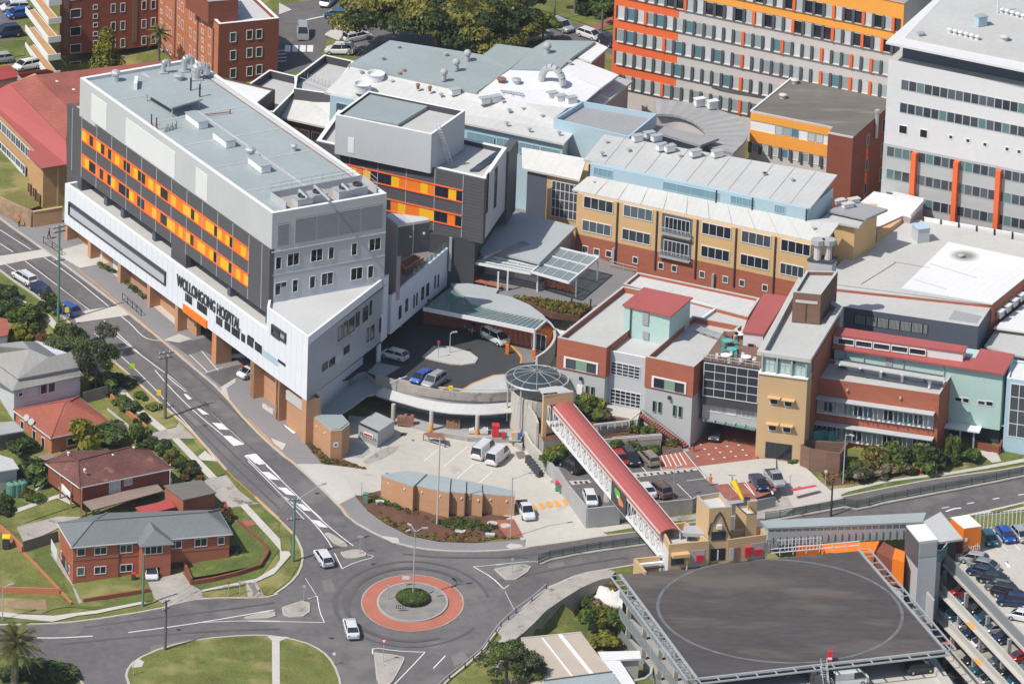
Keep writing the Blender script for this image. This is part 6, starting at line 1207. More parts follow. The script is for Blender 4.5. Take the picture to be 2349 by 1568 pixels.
slab(MN,[Q(32,738,125,ze2+.1),Q(32,2182,350,ze2+.1),Q(32,2270,183,ze2+.4),Q(32,1985,135,ze2+.4),Q(32,1940,215,ze2+.3),Q(32,1400,140,ze2+.4),Q(32,768,60,ze2+.4)],.25,_rr2,'lower_red_roof')
mu=[Q(31,*q,ze2+1.7)for q in((742,1392),(783,1328),(1875,1492),(1845,1545))];slab(MN,mu,.25,_rr2,'upper_red_roof');vol(MN,[q-Zv(.25)for q in inset(mu,.15)],ze2,_wr,name='clerestory');wu=Wl(mu[0],mu[3])
for i in range(5):wu.win(MN,.8+i*2.6,3.2+i*2.6,ze2+.3,ze2+1.3,glass=_gd,frame=_ww,off=-.1,dep=.2)
s0,z0=wM.at(*T(32,1187,215));wM.one(MN,'louvre_panel','louvre',s0,s0+1.0,z0-1.5,z0,-.3,-.2)
for x0,y0,x1,y1 in((1768,535,1828,585),(1835,545,1892,598),(1962,565,2022,615),(2030,572,2088,625)):wM.off(-.3).pw(MN,32,(x0,y0),(x1,y1),glass=_gd)
for x in(850,1000,1335,1680):s=wM.at(*T(32,x,200))[0];wM.one(MN,'downpipe',_mg,s,s+.12,9,ze2-.1,-.3,-.1)
t=B3('entry_awning','white flat awning on posts at the foot of the mint wall','awning',Q(32,1800,900,5));slab(t,[Q(32,*q,8.2)for q in((1672,795),(1735,728),(2015,745),(1975,838))],.2,_mw,'roof');[vol(t,[Q(32,x,y,8.1)+Vector(d_)for d_ in((-.12,-.12,0),(.12,-.12,0),(.12,.12,0),(-.12,.12,0))],4,_mg,name='post')for x,y in((1815,815),(1930,820))]
t=B3('brick_ramp_wall','low brown brick ramp walls beside the curving path under the awning','wall',Q(32,2000,990,4.6));b=MB();b.bar(Q(32,1920,960,5.2),Q(32,2140,1010,5.2),.3,1.9,_bd);b.bar(Q(32,2140,1010,5.2),Q(32,2175,905,5.2),.3,1.9,_bd);b.build('wall',t)
t=B3('awning','small pale pyramid awning on a post at the right edge','awning',Q(32,2220,940,5));slab(t,[Q(32,*q,8.6)for q in((2155,780),(2240,740),(2349,735),(2310,800))],.15,_mw,'roof');b=MB();q=Q(32,2220,790,8.5);b.tube(q,Vector((q.x,q.y,4)),.15,_mw);b.build('post',t)
RG=B3('blue_glazed_block','pale blue block with dark gridded glazing at the right edge','building',Q(32,2220,760,5));r_=[Q(32,*q,ze2-.6)for q in((2205,385),(2700,455),(2700,300),(2245,230))];flat(RG,r_,5,_lp,_rb2,.3,.3,_ww);wr=Wl(r_[0],r_[1]);wr.win(RG,.6,3.2,7.5,ze2-1.2,glass=_g2,cols=2,rows=4,fr=.12);wr.win(RG,3.3,9,7.5,ze2-1.2,glass=_g2,cols=4,rows=4,fr=.12)
t=B3('plant_enclosure','brown walled plant enclosure holding two dark chillers below the brick wing','enclosure',Q(32,480,1070,4.6));pe=[Q(32,*q,7.7)for q in((482,945),(560,975),(700,1000),(808,1012),(865,925),(545,905))];b=MB()
for A,C_ in zip(pe,pe[1:]+pe[:1]):b.bar(A-Zv(1.9),C_-Zv(1.9),.25,3.8,_bb)
b.build('wall',t)
for x,l in((610,'left'),(735,'right')):
 u_=boxunit('chiller','dark chiller inside the brown walled enclosure, the '+l+' one','chiller',Q(32,x,955,4.6)+Zv(1.2),(2.6,2.2,1.9),_c,'teal_plastic');b=MB();[b.lathe((sx*.65,sy*.5,1.9),[(.5,0),(.5,.15),(.3,.15)],_md,10)for sx in(-1,1)for sy in(-1,1)];lnk(b,'fans',u_)
def hip(name,label,cat,c,base,eaves,ze,ridge,zr,mw,mr,over=.35,th=.18,zb=None,faces=None):
 t=thing(name,label,cat,base);e=[Q(c,x,y,ze)for x,y in eaves];r=[Q(c,x,y,zr)for x,y in ridge];allp=e+r
 vol(t,inset([q-Zv(.1)for q in e],over),zb if zb is not None else base.z-2.5,mw)
 b=MB()
 for f in faces:b.slab([allp[i]for i in f],th,mr)
 b.build('roof',t);b=MB();n=len(e)
 for i in range(n):b.bar(e[i]-Zv(.12),e[(i+1)%n]-Zv(.12),.12,.16,_mw)
 b.build('gutter',t)
 cap=MB();done=set()
 for f in faces:
  for i,k in zip(f,f[1:]+f[:1]):
   if(i>=n or k>=n)and(k,i)not in done:done.add((i,k));cap.bar(allp[i]+Zv(.05),allp[k]+Zv(.05),.25,.12,mr)
 cap.build('ridge_tiles',t);return t,inset([q-Zv(.1)for q in e],over)
bs=G(*T(2,88,760));z1=up(bs,T(2,105,490)[1]);t=thing('weatherboard_house','pale grey weatherboard house with a broad grey iron roof and skirt roof','house',bs)
e=[Q(2,*q,z1)for q in((105,492),(702,362),(560,120),(300,60),(-120,200))];vol(t,inset(e,.4),bs.z-2,'weatherboard');z2=z1+.9
b=MB();b.slab([Q(2,105,492,z1),Q(2,702,362,z1),Q(2,662,305,z2),Q(2,150,402,z2)],.12,'tile_grey');b.slab([Q(2,105,492,z1),Q(2,150,402,z2),Q(2,-80,230,z2),Q(2,-120,330,z1)],.12,'tile_grey');b.build('skirt_roof',t)
vol(t,[Q(2,155,385,z2+.3),Q(2,655,290,z2+.3),Q(2,560,170,z2+.3),Q(2,300,80,z2+.3),Q(2,-60,200,z2+.3)],z1-.2,'weatherboard',name='upper_wall')
b=MB();za,zb=z2+.35,z2+2.6
b.slab([Q(2,250,140,zb),Q(2,405,207,zb-.6),Q(2,597,165,zb-.6),Q(2,664,292,za),Q(2,150,390,za)],.15,'tile_grey');b.slab([Q(2,190,75,zb),Q(2,250,140,zb),Q(2,150,390,za),Q(2,-120,190,za),Q(2,-120,110,zb-.5)],.15,'tile_grey');b.slab([Q(2,190,75,zb),Q(2,300,78,zb-.4),Q(2,470,190,zb-1),Q(2,405,207,zb-.6),Q(2,250,140,zb)],.15,'slate_grey');b.build('roof',t)  # last slab, the rear slope, is coloured darker to paint in its shade
w=Wl(e[0]+Vector((.3,.3,0)),e[1]+Vector((-.3,.3,0))).off(-.1)
for x0,y0,x1,y1 in((335,440,395,510),(402,430,462,495),(150,505,188,535)):w.pw(t,2,(x0,y0),(x1,y1),glass=_gd,off=.05)
bs=G(*T(2,430,1035));z1=up(bs,T(2,425,885)[1]);t,ww=hip('red_roof_house','red brick house with a red-orange tiled hip roof beside the tall power pole','house',2,bs,((110,650),(425,885),(965,775),(660,537)),z1,((548,577),(575,585)),z1+2.1,_bl,'tile_orange',faces=[(0,1,4),(1,2,5,4),(2,3,5),(3,0,4,5)])
w=Wl(ww[0],ww[1]);w2=Wl(ww[1],ww[2])
for x,y in((175,720),(275,800),(350,860)):s,z=w.at(*T(2,x,y));w.win(t,s,s+1.0,z-1.9,z-.2,glass=_gd)
for x in(560,800):s=w2.at(*T(2,x,900))[0];w2.win(t,s,s+1.5,z1-2.0,z1-.8,glass=_gd)
for x,y,l in((228,725,'left'),(268,758,'right')):tt=thing('satellite_dish','round dish on the eave of the red-roofed house, the '+l+' one','satellite dish',Q(2,x,y,z1));b=MB();b.tube((0,0,0),(0,-.4,.3),.05,_mg);lnk(b,'bracket',tt);b=MB();b.tube((0,-.4,.3),(-.1,-.55,.4),.1,_mg,12,.5);lnk(b,'dish',tt)
bs=G(*T(2,680,1545));z1=up(bs,T(2,665,1300)[1]);t,ww=hip('brown_roof_house','raised dark brick house with a mottled brown tiled roof and white deck','house',2,bs,((380,1095),(665,1300),(1450,1140),(1260,985),(560,990)),z1,((650,1075),(1080,965)),z1+2.0,_bd,'tile_brown',zb=z1-2.9,faces=[(0,1,5),(1,2,6,5),(2,3,6),(3,4,5,6),(4,0,5)])
vol(t,inset(ww,1.6),bs.z-2,_bb,name='lower_wall');w2=Wl(ww[1],ww[2]);w1_=Wl(ww[0],ww[1])
for x0,y0,x1,y1 in((915,1262,1008,1335),(1040,1232,1110,1275)):w2.pw(t,2,(x0,y0),(x1,y1),cols=2,glass=_gb)
b=MB();zd=z1-2.6;dkp=[Q(2,*q,zd)for q in((440,1190),(600,1320),(670,1400),(660,1330),(520,1180))];b.bar(Q(2,440,1200,zd),Q(2,600,1360,zd),1.6,.25,_c2);b.bar(Q(2,430,1195,zd+.6),Q(2,590,1365,zd+.6),.08,.8,_ww);b.build('deck',t)
for x,y in((505,1400),(595,1475),(680,1550)):q=G(*T(2,x,y));b=MB();b.box((q.x-.12,q.y-.12,q.z),(q.x+.12,q.y+.12,z1-.2),'timber');b.build('post',t)
b=MB();a,c_=Q(2,440,1215,zd),G(*T(2,300,1330));n=9
for i in range(n):p=a+(c_-a)*(i/n);b.bar(p,p+Vector((.1,1.3,0)),.35,.12,_ww)
b.bar(a+Vector((0,-.1,.8)),c_+Vector((0,-.1,.8)),.07,.08,_mw);b.bar(a+Vector((0,-.1,.0)),c_+Vector((0,-.1,.0)),.15,.3,_ww);b.build('stairs',t)
b=MB();q=Q(2,1340,1200,z1-2.5);b.bar(Q(2,1345,1270,z1-2.4),Q(2,1440,1250,z1-2.4),.1,1.1,_mw);b.bar(Q(2,1425,1175,z1-1.5),Q(2,1425,1240,z1-1.5),.1,2.6,_mw);b.build('balcony',t)
for x,y,l in((575,1030,'left'),(945,1050,'middle'),(1120,988,'right'),(710,1172,'front')):cowl('roof_vent','small white vent on the mottled brown roof, the '+l+' one','vent',Q(2,x,y,z1+1.3),.22,.5,_mw)
bs2=G(*T(2,770,1550));t=thing('carport','long carport with a flat brown-grey roof between two houses','carport',bs2);zc_=z1-2.0;cp_=[Q(2,*q,zc_)for q in((695,1420),(1312,1260),(1372,1328),(772,1492))];slab(t,cp_,.15,'roof_taupe','roof');[vol(t,[q+Vector(d_)for d_ in((-.1,-.1,-.2),(.1,-.1,-.2),(.1,.1,-.2),(-.1,.1,-.2))],bs.z-2,_md,name='post')for q in inset(cp_,.4)]
bs=G(*T(2,1535,1560));t=thing('brick_garage','brick garage with a dark flat roof beside the driveway','garage',bs);zg2=bs.z+3.6;q_=[Q(2,*q,zg2)for q in((1372,1292),(1535,1415),(1815,1352),(1690,1245))];vol(t,inset(q_,.15),bs.z-2,_br);slab(t,[q+Zv(.15)for q in q_],.15,'roof_brown','roof')
t=thing('lean_to','small lean-to with a bright red roof beside the brick garage','shed',G(*T(2,1200,1567)));q_=[Q(2,*q,zg2-1.2)for q in((1135,1467),(1205,1528),(1475,1465),(1435,1403))];slab(t,q_,.15,'roof_redbright','roof');vol(t,inset([q-Zv(.15)for q in q_],.2),bs.z-2,_br)
bs=G(*T(3,603,740));z1=up(bs,T(3,600,418)[1]);t,ww=hip('brick_flats','two-storey red brick flats with a slate grey hip roof above the lower road','flats',3,bs,((480,215),(600,418),(1952,305),(1832,103),(900,130)),z1,((785,195),(1730,125)),z1+2.0,_br,'slate_grey',zb=bs.z-2,faces=[(0,1,5),(1,2,6,5),(2,3,6),(3,4,5,6),(4,0,5)])
print('flats',bs.z,z1);w=Wl(ww[1],ww[2]);ws=Wl(ww[0],ww[1])
for x0,y0,x1,y1,c_ in((645,430,715,490,1),(790,418,897,478,2),(1005,398,1112,462,2),(1420,365,1525,425,2),(1632,345,1735,410,2),(1825,335,1885,395,1),(645,590,712,655,1),(790,582,893,640,2),(1005,562,1110,622,2)):w.pw(t,3,(x0,y0),(x1,y1),cols=c_,fr=.1,glass=_g2)
for x,y in((512,440),(572,560)):s,z=ws.at(*T(3,x,y));ws.win(t,s,s+.8,z-1.2,z)
s,z=ws.at(*T(3,552,520));ws.one(t,'door',_ww,s,s+.8,z-2.1,z,0,.06)
b=MB();zz=w.at(*T(3,800,520))[1];w.box(b,_bb,0,w.L,zz,zz+.12,0,.05);s=w.at(*T(3,995,500))[0];w.box(b,_md,s,s+.1,bs.z-.5,z1-.3,0,.12);b.build('brick_course',t)
s0,_=w.at(*T(3,1165,550));s1,_=w.at(*T(3,1405,550));bay=[w.pt(s0,z1-.1,1.8),w.pt(s1,z1-.1,1.8),w.pt(s1,z1-.1,-.2),w.pt(s0,z1-.1,-.2)];wb=Wl(bay[0],bay[1])
gzb=wb.at(*T(3,1300,700))[1]-.6;sg0,_=wb.at(*T(3,1222,640));sg1,_=wb.at(*T(3,1342,640));zgt=wb.at(*T(3,1280,592))[1]
b=MB();wb.box(b,_br,0,wb.L,zgt,z1-.1,-2,0);wb.box(b,_br,0,sg0,gzb-1,zgt,-2,0);wb.box(b,_br,sg1,wb.L,gzb-1,zgt,-2,0);b.build('bay_wall',t);wb.one(t,'garage_opening',_md,sg0,sg1,gzb,zgt,-1.98,-1.9)
wb.pw(t,3,(1215,405),(1362,470),cols=3,fr=.1,glass=_gd);ap_=Q(3,1243,243,z1+1.6);eb=[b_+Zv(.1)for b_ in inset(bay,-.4)];b=MB();bk=w.pt((s0+s1)/2,z1+1.6,-3.5)
b.slab([eb[0],eb[1],w.pt((s0+s1)/2,z1+1.55,.3)],.12,'slate_grey');b.slab([eb[1],eb[2],bk,w.pt((s0+s1)/2,z1+1.55,.3)],.12,'slate_grey');b.slab([eb[3],eb[0],w.pt((s0+s1)/2,z1+1.55,.3),bk],.12,'slate_grey');b.build('bay_roof',t)
s0,_=w.at(*T(3,1408,600));s1,zt_=w.at(*T(3,1535,540));w.one(t,'garage_door',_md,s0,s1,zt_-2.6,zt_,0,.04)
b=MB();b.bar(Q(3,430,340,z1-1.2)-Zv(1),Q(3,480,440,z1-1.2)-Zv(1),.06,1.6,_mw);b.build('stair_rail',t)
for nm,lb,c,pts,zo,mw,mr in(('shed','grey corrugated shed with a pale roof at the left edge',2,((-60,1010),(105,1060),(160,1142),(-60,1175)),3.2,_gr,_rp3),('shed','shed with a pinkish beige roof beside the brown-tiled house',2,((165,1085),(425,1010),(462,1045),(205,1145)),2.6,_gr,'roof_taupe'),('carport','dark carport with a grey roof at the left edge below the red tiled house',2,((-60,760),(120,745),(205,825),(-60,870)),2.6,'timber_fence',_cg),('red_roof_house','corner of a red tiled house roof at the left edge by the yellow-green shrub',1,((-60,1240),(60,1265),(82,1335),(65,1400),(-60,1425)),3.5,_wr,'tile_orange')):
 q0=G(*T(c,pts[-1][0]+60,pts[-1][1]+120));t=thing(nm,lb,nm.split('_')[-1],q0);z=q0.z+zo;pp=[Q(c,*q,z)for q in pts];slab(t,pp,.18,mr,'roof');vol(t,inset([q-Zv(.18)for q in pp],.25),q0.z-3,mw)
for i,(x,l)in enumerate(((95,'left'),(140,'middle'),(182,'right'))):t=thing('water_tank','green round water tank beside the grey shed, the '+l+' of three','water tank',G(*T(2,x,1380-i*8))+Zv(0),'three green water tanks');b=MB();b.lathe((0,0,0),[(.75,0),(.75,2.0),(.4,2.25)],'bin_green',14);lnk(b,'tank',t);b=MB();b.lathe((0,0,2.2),[(.25,0),(.25,.12)],_md,10);lnk(b,'lid',t)
def wallline(name,label,cat,c,txt,h,th,m,step=None,cap=None,part='wall'):
 pts=[G(u,v)for u,v in T(c,txt)];t=thing(name,label,cat,pts[0]);b=MB()
 for A,C_ in zip(pts,pts[1:]):
  n=max(1,int((C_-A).length/3));
  for i in range(n):
   p,q=A+(C_-A)*(i/n),A+(C_-A)*((i+1)/n);p=Vector((p.x,p.y,g(p.x,p.y)+h/2-.2));q=Vector((q.x,q.y,g(q.x,q.y)+h/2-.2));b.bar(p,q,th,h+.4,m)
   if cap:b.bar(p+Zv(h/2+.22),q+Zv(h/2+.22),th+.12,.08,cap)
 b.build(part,t);return t
wallline('timber_fence','grey paling fence between the weatherboard and red-roofed houses','fence',2,'700,600 905,545',1.8,.1,'timber_fence',part='palings');wallline('timber_fence','dark paling fence left of the brick flats','fence',3,'195,465 490,375',1.7,.1,'timber_fence',part='palings')
wallline('brick_garden_wall','low stepped brick wall along the lawn in front of the brick flats','wall',3,'700,885 950,845 1110,820 1260,795',.6,.3,_bd);wallline('brick_garden_wall','long low brown retaining edge curving round the corner lawn','wall',3,'1600,740 1790,710 2000,660 2180,600 2225,530 2250,480 2200,400 2090,310 1995,225',.7,.3,_bd)
wallline('brick_garden_wall','thin brick edging running down beside the bare lawn at the left','wall',3,'200,480 320,600 470,760 600,900',.35,.3,_bl);wallline('brick_garden_wall','straight orange brick wall above the bare earth patch','wall',3,'-60,800 30,800 500,815',.9,.25,_bl);wallline('brick_garden_wall','brick wall with wire mesh left of the concrete drive','wall',3,'-60,230 100,370 190,460',.9,.3,_bl)
wallline('brick_garden_wall','little brick garden wall by the footpath below the gum tree','wall',2,'930,560 1050,680 1200,800 1230,830',.8,.3,_bl);wallline('brick_garden_wall','brick steps and pier at the end of the old driveway','wall',2,'1880,1480 1905,1567',1.2,.5,_bd);wallline('low_kerb_wall','pale edging beside the concrete drive of the red-roofed house',_k,2,'900,650 1050,770 1160,870',.25,.2,_c2)
t=thing('manhole_cover','reddish square service cover in the lawn beside the footpath','cover',G(*T(3,2080,228)));b=MB();q=[G(*T(3,*p))for p in((2035,215),(2110,200),(2145,240),(2070,258))];b.slab([p+Zv(.19)for p in q],.1,_rp);b.build('lid',t)
t=thing('brick_steps','dark retaining block with steps next to the flats driveway','wall',G(*T(3,1570,640)));b=MB();a,c_=G(*T(3,1545,600)),G(*T(3,1605,740));b.bar(a+Zv(.3),c_+Zv(.3),.35,1.6,_bd);b.build('wall',t)
DO=B3('loading_dock','shaded loading dock under a curved grey awning and concrete parapet','loading dock',G(*T(12,1535,840)))
par=[P(*T(12,*q),8)for q in((1075,400),(1140,425),(1260,465),(1400,500),(1560,530),(1700,548),(1850,560),(2000,565),(2215,548))];par=smooth(par,2);b=MB()
for A,C_ in zip(par,par[1:]):b.bar(A+Zv(.35),C_+Zv(.35),.35,1.3,_co)
b.build('parapet',DO)
aw_in=rs([P(*T(12,*q),7.5)for q in((1140,460),(1280,510),(1420,548),(1570,578),(1700,595),(1850,604),(2000,602),(2300,578))],24);aw_out=rs([P(*T(12,*q),6.7)for q in((1045,520),(1180,560),(1300,592),(1430,630),(1570,660),(1700,678),(1850,686),(2000,688),(2310,662))],24)
b=MB();[b.slab([aw_in[i],aw_out[i],aw_out[i+1],aw_in[i+1]],.15,_rp3)for i in range(24)];b.build('awning',DO)
lr=[P(*T(12,*q),7.2)for q in((985,345),(1140,455),(1045,520),(1000,525),(870,625),(760,690),(550,695))];slab(DO,lr,.3,_rg,'side_roof')
b=MB();bwl=[P(*T(12,*q),7)for q in((1230,560),(1500,620),(1800,650),(2100,655),(2290,640))];bwl=[q+Vector((0,4.5,0))for q in bwl]
for A,C_ in zip(bwl,bwl[1:]):b.bar(A+Zv(-1.5),C_+Zv(-1.5),.3,5.4,_gr)
b.build('back_wall',DO)
zdk=3.9;plt=[P(*T(12,*q),zdk)for q in((1230,765),(1400,785),(1600,840),(1850,880),(2190,890),(2300,960),(2320,600),(1240,480))];b=MB();b.prism(plt,2,_co,_cg);b.build('platform',DO)
for x,y in((1215,765),(1535,820),(1920,855)):
 q=P(*T(12,x,y),zdk);b=MB();b.tube(q,Vector((q.x,q.y,6.9)),.3,_c2,10);b.build('column',DO);b=MB();b.tube(q,q+Zv(.9),.34,_py if x!=1215 else  _co,10);b.build('column_guard',DO)
for i,(x,y,w_,h_,m_,l)in enumerate(((1320,770,2.4,1.6,_rm3,'pile of brown cartons on pallets left in the loading dock'),(1720,800,2.0,1.5,'timber','smaller pile of cartons right in the loading dock'),(1880,845,.9,.8,_mw,'white tub on the dock platform'),(1980,850,1.1,1.0,_mw,'white laundry trolley on the dock platform'))):
 q=P(*T(12,x,y),zdk);t=thing('carton_stack' if 'cartons' in l else 'trolley',l,'cartons' if 'cartons' in l else 'trolley',q);b=MB();b.box((-w_/2,-.5,0),(w_/2,.5,.15),'timber');lnk(b,'pallet',t);b=MB()
 for k in range(5):a=-w_/2+w_*k/5;b.box((a+.02,-.45,.16),(a+w_/5-.02,.45,h_*(.7+.3*rnd())),m_)
 lnk(b,'load',t)
def wheelie(label,pos,m=_rp2,ml=None,group=None,rz=0,s=1):
 t=thing('wheelie_bin',label,'bin',pos,group,rz);b=MB();M4=Matrix.Scale(s,4);b.box((-.28,-.33,.08),(.28,.33,.95),m,M4);lnk(b,'body',t);b=MB();b.box((-.31,-.37,.95),(.31,.37,1.05),ml or m,M4);lnk(b,'lid',t);b=MB();b.tube((-.3*s,.3*s,.1*s),(.3*s,.3*s,.1*s),.1*s,'tyre',8);lnk(b,'wheels',t)
wheelie('big red bin on the dock platform',P(*T(12,2075,870),zdk),s=1.7);wheelie('low red bin right of the big red bin on the dock',P(*T(12,2140,885),zdk),s=.8)
wheelie('left red-lidded bin in the yard by the retaining wall',G(*T(22,520,1330)),'bin_green',_rp2,s=1.35);wheelie('right red-lidded bin in the yard by the retaining wall',G(*T(22,555,1350)),'bin_green',_rp2,s=1.35)
for i in range(6):wheelie('dark bin in the row along the foot of the yard wall',G(*T(22,270+i*18,1100+i*23)),_md,_c,'row of dark bins along the yard wall',.6,1.1)
wheelie('single green-grey bin with a red lid in front of the brick flats',G(*T(3,1120,695)),_md,_rp2)
for x,y,l,m_ in((50,425,'dark bin with a yellow lid at the left edge',_yp),):wheelie(l,G(*T(3,x,y)),_md,m_,s=1.7)
AX=B3('dock_annex','small tan brick annex with a grey roof at the yard gate','building',G(*T(12,690,1070)));bs=G(*T(12,690,1070));za=up(bs,T(12,695,826)[1]);ax=[P(*T(12,*q),za)for q in((545,705),(695,828),(790,820),(855,765),(790,690),(600,690))];b=MB();b.prism(ax,bs.z-1.5,_bo,_rg);b.build('wall',AX);slab(AX,[q+Zv(.12)for q in inset(ax,.3)],.12,_rg,'roof');w=Wl(ax[1],ax[2]);s,z=w.at(*T(12,718,925));w.one(AX,'sign',_mw,s,s+.7,z-.75,z,0,.04);w.one(AX,'sign_square','cloth_blue',s+.15,s+.5,z-.55,z-.2,.04,.05)
w=Wl(ax[0],ax[1]);[w.one(AX,'wall_light',_mw,w.at(*T(12,x,y))[0],w.at(*T(12,x,y))[0]+.2,w.at(*T(12,x,y))[1]-.2,w.at(*T(12,x,y))[1],0,.15)for x,y in((575,780),(645,835))]
t=thing('waste_compactor','big grey waste compactor container in the yard beside the annex','container',G(*T(12,1085,970)));q=G(*T(12,1085,972));wv_=(G(*T(12,1190,900))-G(*T(12,1085,972))).normalized();wu_=(G(*T(12,975,920))-q).normalized()
cpz=q.z+2.5;cq=[q+Zv(2.5),q+wu_*3.6+Zv(2.5),q+wu_*3.6+wv_*5+Zv(2.5),q+wv_*5+Zv(2.5)];b=MB();b.prism(cq,q.z+.15,_mg);b.build('container',t);b=MB();[b.bar(q+wu_*(.4*k)+Zv(1.3)-wv_*.05,q+wu_*(.4*k)+Zv(1.31)-wv_*.05,.1,2.2,_md)for k in range(1,9)];b.bar(cq[0],cq[1],.2,.2,_md);b.build('ribs',t);wk=Wl(cq[1],cq[0]);wk.one(t,'red_label',_ww,1.0,2.7,cpz-1.4,cpz-.7,0,.05);wk.one(t,'label_stripe',_rp2,1.1,2.6,cpz-1.15,cpz-.9,.05,.06)
t=thing('flat_trolley','rusty topped steel cage trolley parked in front of the dock','trolley',G(*T(12,1560,930)));q=[P(*T(12,*p),4.6)for p in((1475,845),(1500,870),(1655,895),(1640,850),(1520,838))];slab(t,q,.12,_rm3,'top');b=MB();[b.box((p.x-.06,p.y-.06,3.2),(p.x+.06,p.y+.06,4.5),_md)for p in(q[0],q[2],q[3],q[4])];b.bar(q[0]-Zv(.9),q[2]-Zv(.9),.1,.1,_mg);b.build('leg',t)
sheet('oil_stain',T(12,'960,1090 1080,1010 1180,965 1270,960 1230,1010 1120,1070 1000,1110'),.10,_co);sheet('oil_stain',T(12,'1270,870 1300,845 1340,850 1320,875'),.10,_m);sheet('oil_stain',T(12,'1368,905 1395,905 1390,920'),.10,_m)
sheet('floor_shade_paint',T(12,'800,900 980,940 1030,1010 960,1060 830,1050 800,980'),.095,_cg);  # greyer sheet paints the annex's cast shade onto the yard
CS=B3('curved_brick_shed','long curved tan brick shed with a stepped grey roof beside the roundabout','shed',G(*T(12,1120,1400)));zs=up(G(*T(12,1120,1400)),T(12,1120,1202)[1]);print('shed',zs,up(G(*T(13,2230,198)),T(12,2230,1380)[1]))
st=[(1118,1200),(1210,1240),(1300,1268),(1385,1298)],[(1388,1283),(1500,1310),(1600,1332),(1690,1350)],[(1692,1336),(1760,1348),(1828,1355)],[(1830,1352),(1900,1362),(1968,1372)],[(1970,1356),(2100,1370),(2238,1380)]
back=[(1335,1165),(1500,1190),(1700,1225),(1830,1248),(1960,1275),(2240,1335)]
for i,sg in enumerate(st):
 zz=zs+(0,.05,.05,.05,.05)[i]-i*.28;f=[P(*T(12,*q),zz)for q in sg];wv2=Wl(f[0],f[-1]);k2=-wv2.n*(2.6 if i else 1.2)
 bkp=[P(*T(12,*back[i]),zz),P(*T(12,*back[i+1]),zz)]
 pts=f+[bkp[1],bkp[0]];b=MB();b.prism(pts,1.0,_bo,_rb);b.build('wall_bay',CS);slab(CS,[q+Zv(.1)for q in pts],.1,_rb,'roof_bay')
 for fr in(.25,.75):p=wv2.pt(wv2.L*fr,zz-.7,0);wv2.one(CS,'wall_light',_mw,wv2.L*fr-.1,wv2.L*fr+.1,zz-.8,zz-.6,0,.2)
 if i in(1,2,4):wv2.one(CS,'return_pier',_bo,-.35 if i!=2 else-.35,.0,1,zz+.02,-1.5,.75)
 if i==3:wv2.one(CS,'downpipe',_md,-.05,.1,1,zz,0,.15)
pk=[P(u,v,4.8)for u,v in T(22,'405,900 430,1075 600,1290 768,1492 1040,1475 1345,1440 1650,1412 1700,1378 1980,1440 2349,1375')+T(32,'110,1410 95,1380 60,1040')+T(22,'2200,1010 2260,650 1640,700 1500,600 1200,620 900,640 640,600 400,700')]
b=MB();b.prism(pk,0,_cg,_cg);tag(b.build('parking_terrace'),kind='structure')
def pdeck(txt,m,off=.05,c=22,name='parking_surface'):return sheet(name,None,off,m,zf=zc(4.8),world=[P(u,v,4.8).xy for u,v in T(c,txt)])
pdeck('440,1000 1640,1000 1750,1230 1850,1290 2000,1400 1700,1370 1650,1400 1340,1430 1040,1465 775,1480 620,1290',_a,.03)
pdeck('1600,960 1650,900 1720,800 2180,700 2230,960 2190,1065 1690,1128',_rp,.06);pdeck('1690,1128 2190,1065 2349,1060 2349,1330 2200,1385 1850,1290',_c2,.055);pdeck('1320,1030 1570,995 1690,1135 1390,1158','red_road',.07);pdeck('1830,1285 2130,1255 2290,1240 2349,1330 2180,1395 1950,1410',_rp,.07)
pdeck('1110,1185 1680,1140 1695,1160 1150,1225',_c2,.08);pdeck('610,1250 780,1240 800,1265 640,1285',_c2,.08)
dm=MB()
def dline(txt,w=.12,m=_pw,c=22,z=4.8,off=.1):ribbon(dm,[P(u,v,z).xy for u,v in T(c,txt)],w,off,m,zf=zc(z))
for k in range(9):dline(f'{1185+k*56},{1195-k*5} {1200+k*56},{1212-k*5}',.35,_md)
for k in range(7):dline(f'{1345+k*42},{1140-k*4} {1310+k*38},{1050-k*6}',.16)
for k in range(3):dline(f'{660+k*45},{1255-k*2} {675+k*45},{1275-k*2}',.4,_md)
dline('1390,1158 1690,1135');dline('1570,995 1760,1230');dline('1200,1110 1265,1180');dline('1360,1110 1395,1165');dline('1600,1250 1760,1230');dline('1520,1275 1640,1395');dline('1950,1270 2080,1420');dline('2090,1255 2185,1390');dline('2250,1250 2330,1360');dline('400,1330 605,1290',.7,'paint_red',32);dline('0,1275 105,1390',.14,_pw,32);dline('170,1230 240,1365',.14,_pw,32)
for x,y in((1715,945),(1750,985),(1845,975),(1938,960),(2000,905),(2035,950),(1785,1028),(1880,1012),(1970,1005),(2070,990),(1820,1068),(1915,1055),(2010,1045),(2100,1035),(1690,1045)):dline(f'{x-9},{y} {x+9},{y}',.35)
tag(dm.build('road_marking'),kind='structure')
sheet('driveway',T(32,'-80,1340 100,1370 360,1350 430,1480 300,1567 -80,1580'),.125,_co);sheet('driveway',T(32,'-20,1060 100,1045 360,1085 480,1110 560,1180 640,1260 740,1345 830,1400 420,1480 360,1360 100,1400 -20,1300'),.135,_c2);
def zwall(name,label,cat,pts,z0,z1,th,m,part='wall',par_=None):
 t=par_ or thing(name,label,cat,Vector((pts[0].x,pts[0].y,z0)));b=MB()
 for A,C_ in zip(pts,pts[1:]):b.bar(at2(A,(z0+z1)/2),at2(C_,(z0+z1)/2),th,z1-z0,m)
 b.build(part,t);return t
zwall('retaining_wall','long concrete retaining wall between the yard and the raised car park','wall',[P(u,v,5.6)for u,v in T(22,'345,700 420,930 436,1060 600,1268 768,1475 1040,1450')],1,5.6,.3,_cg)
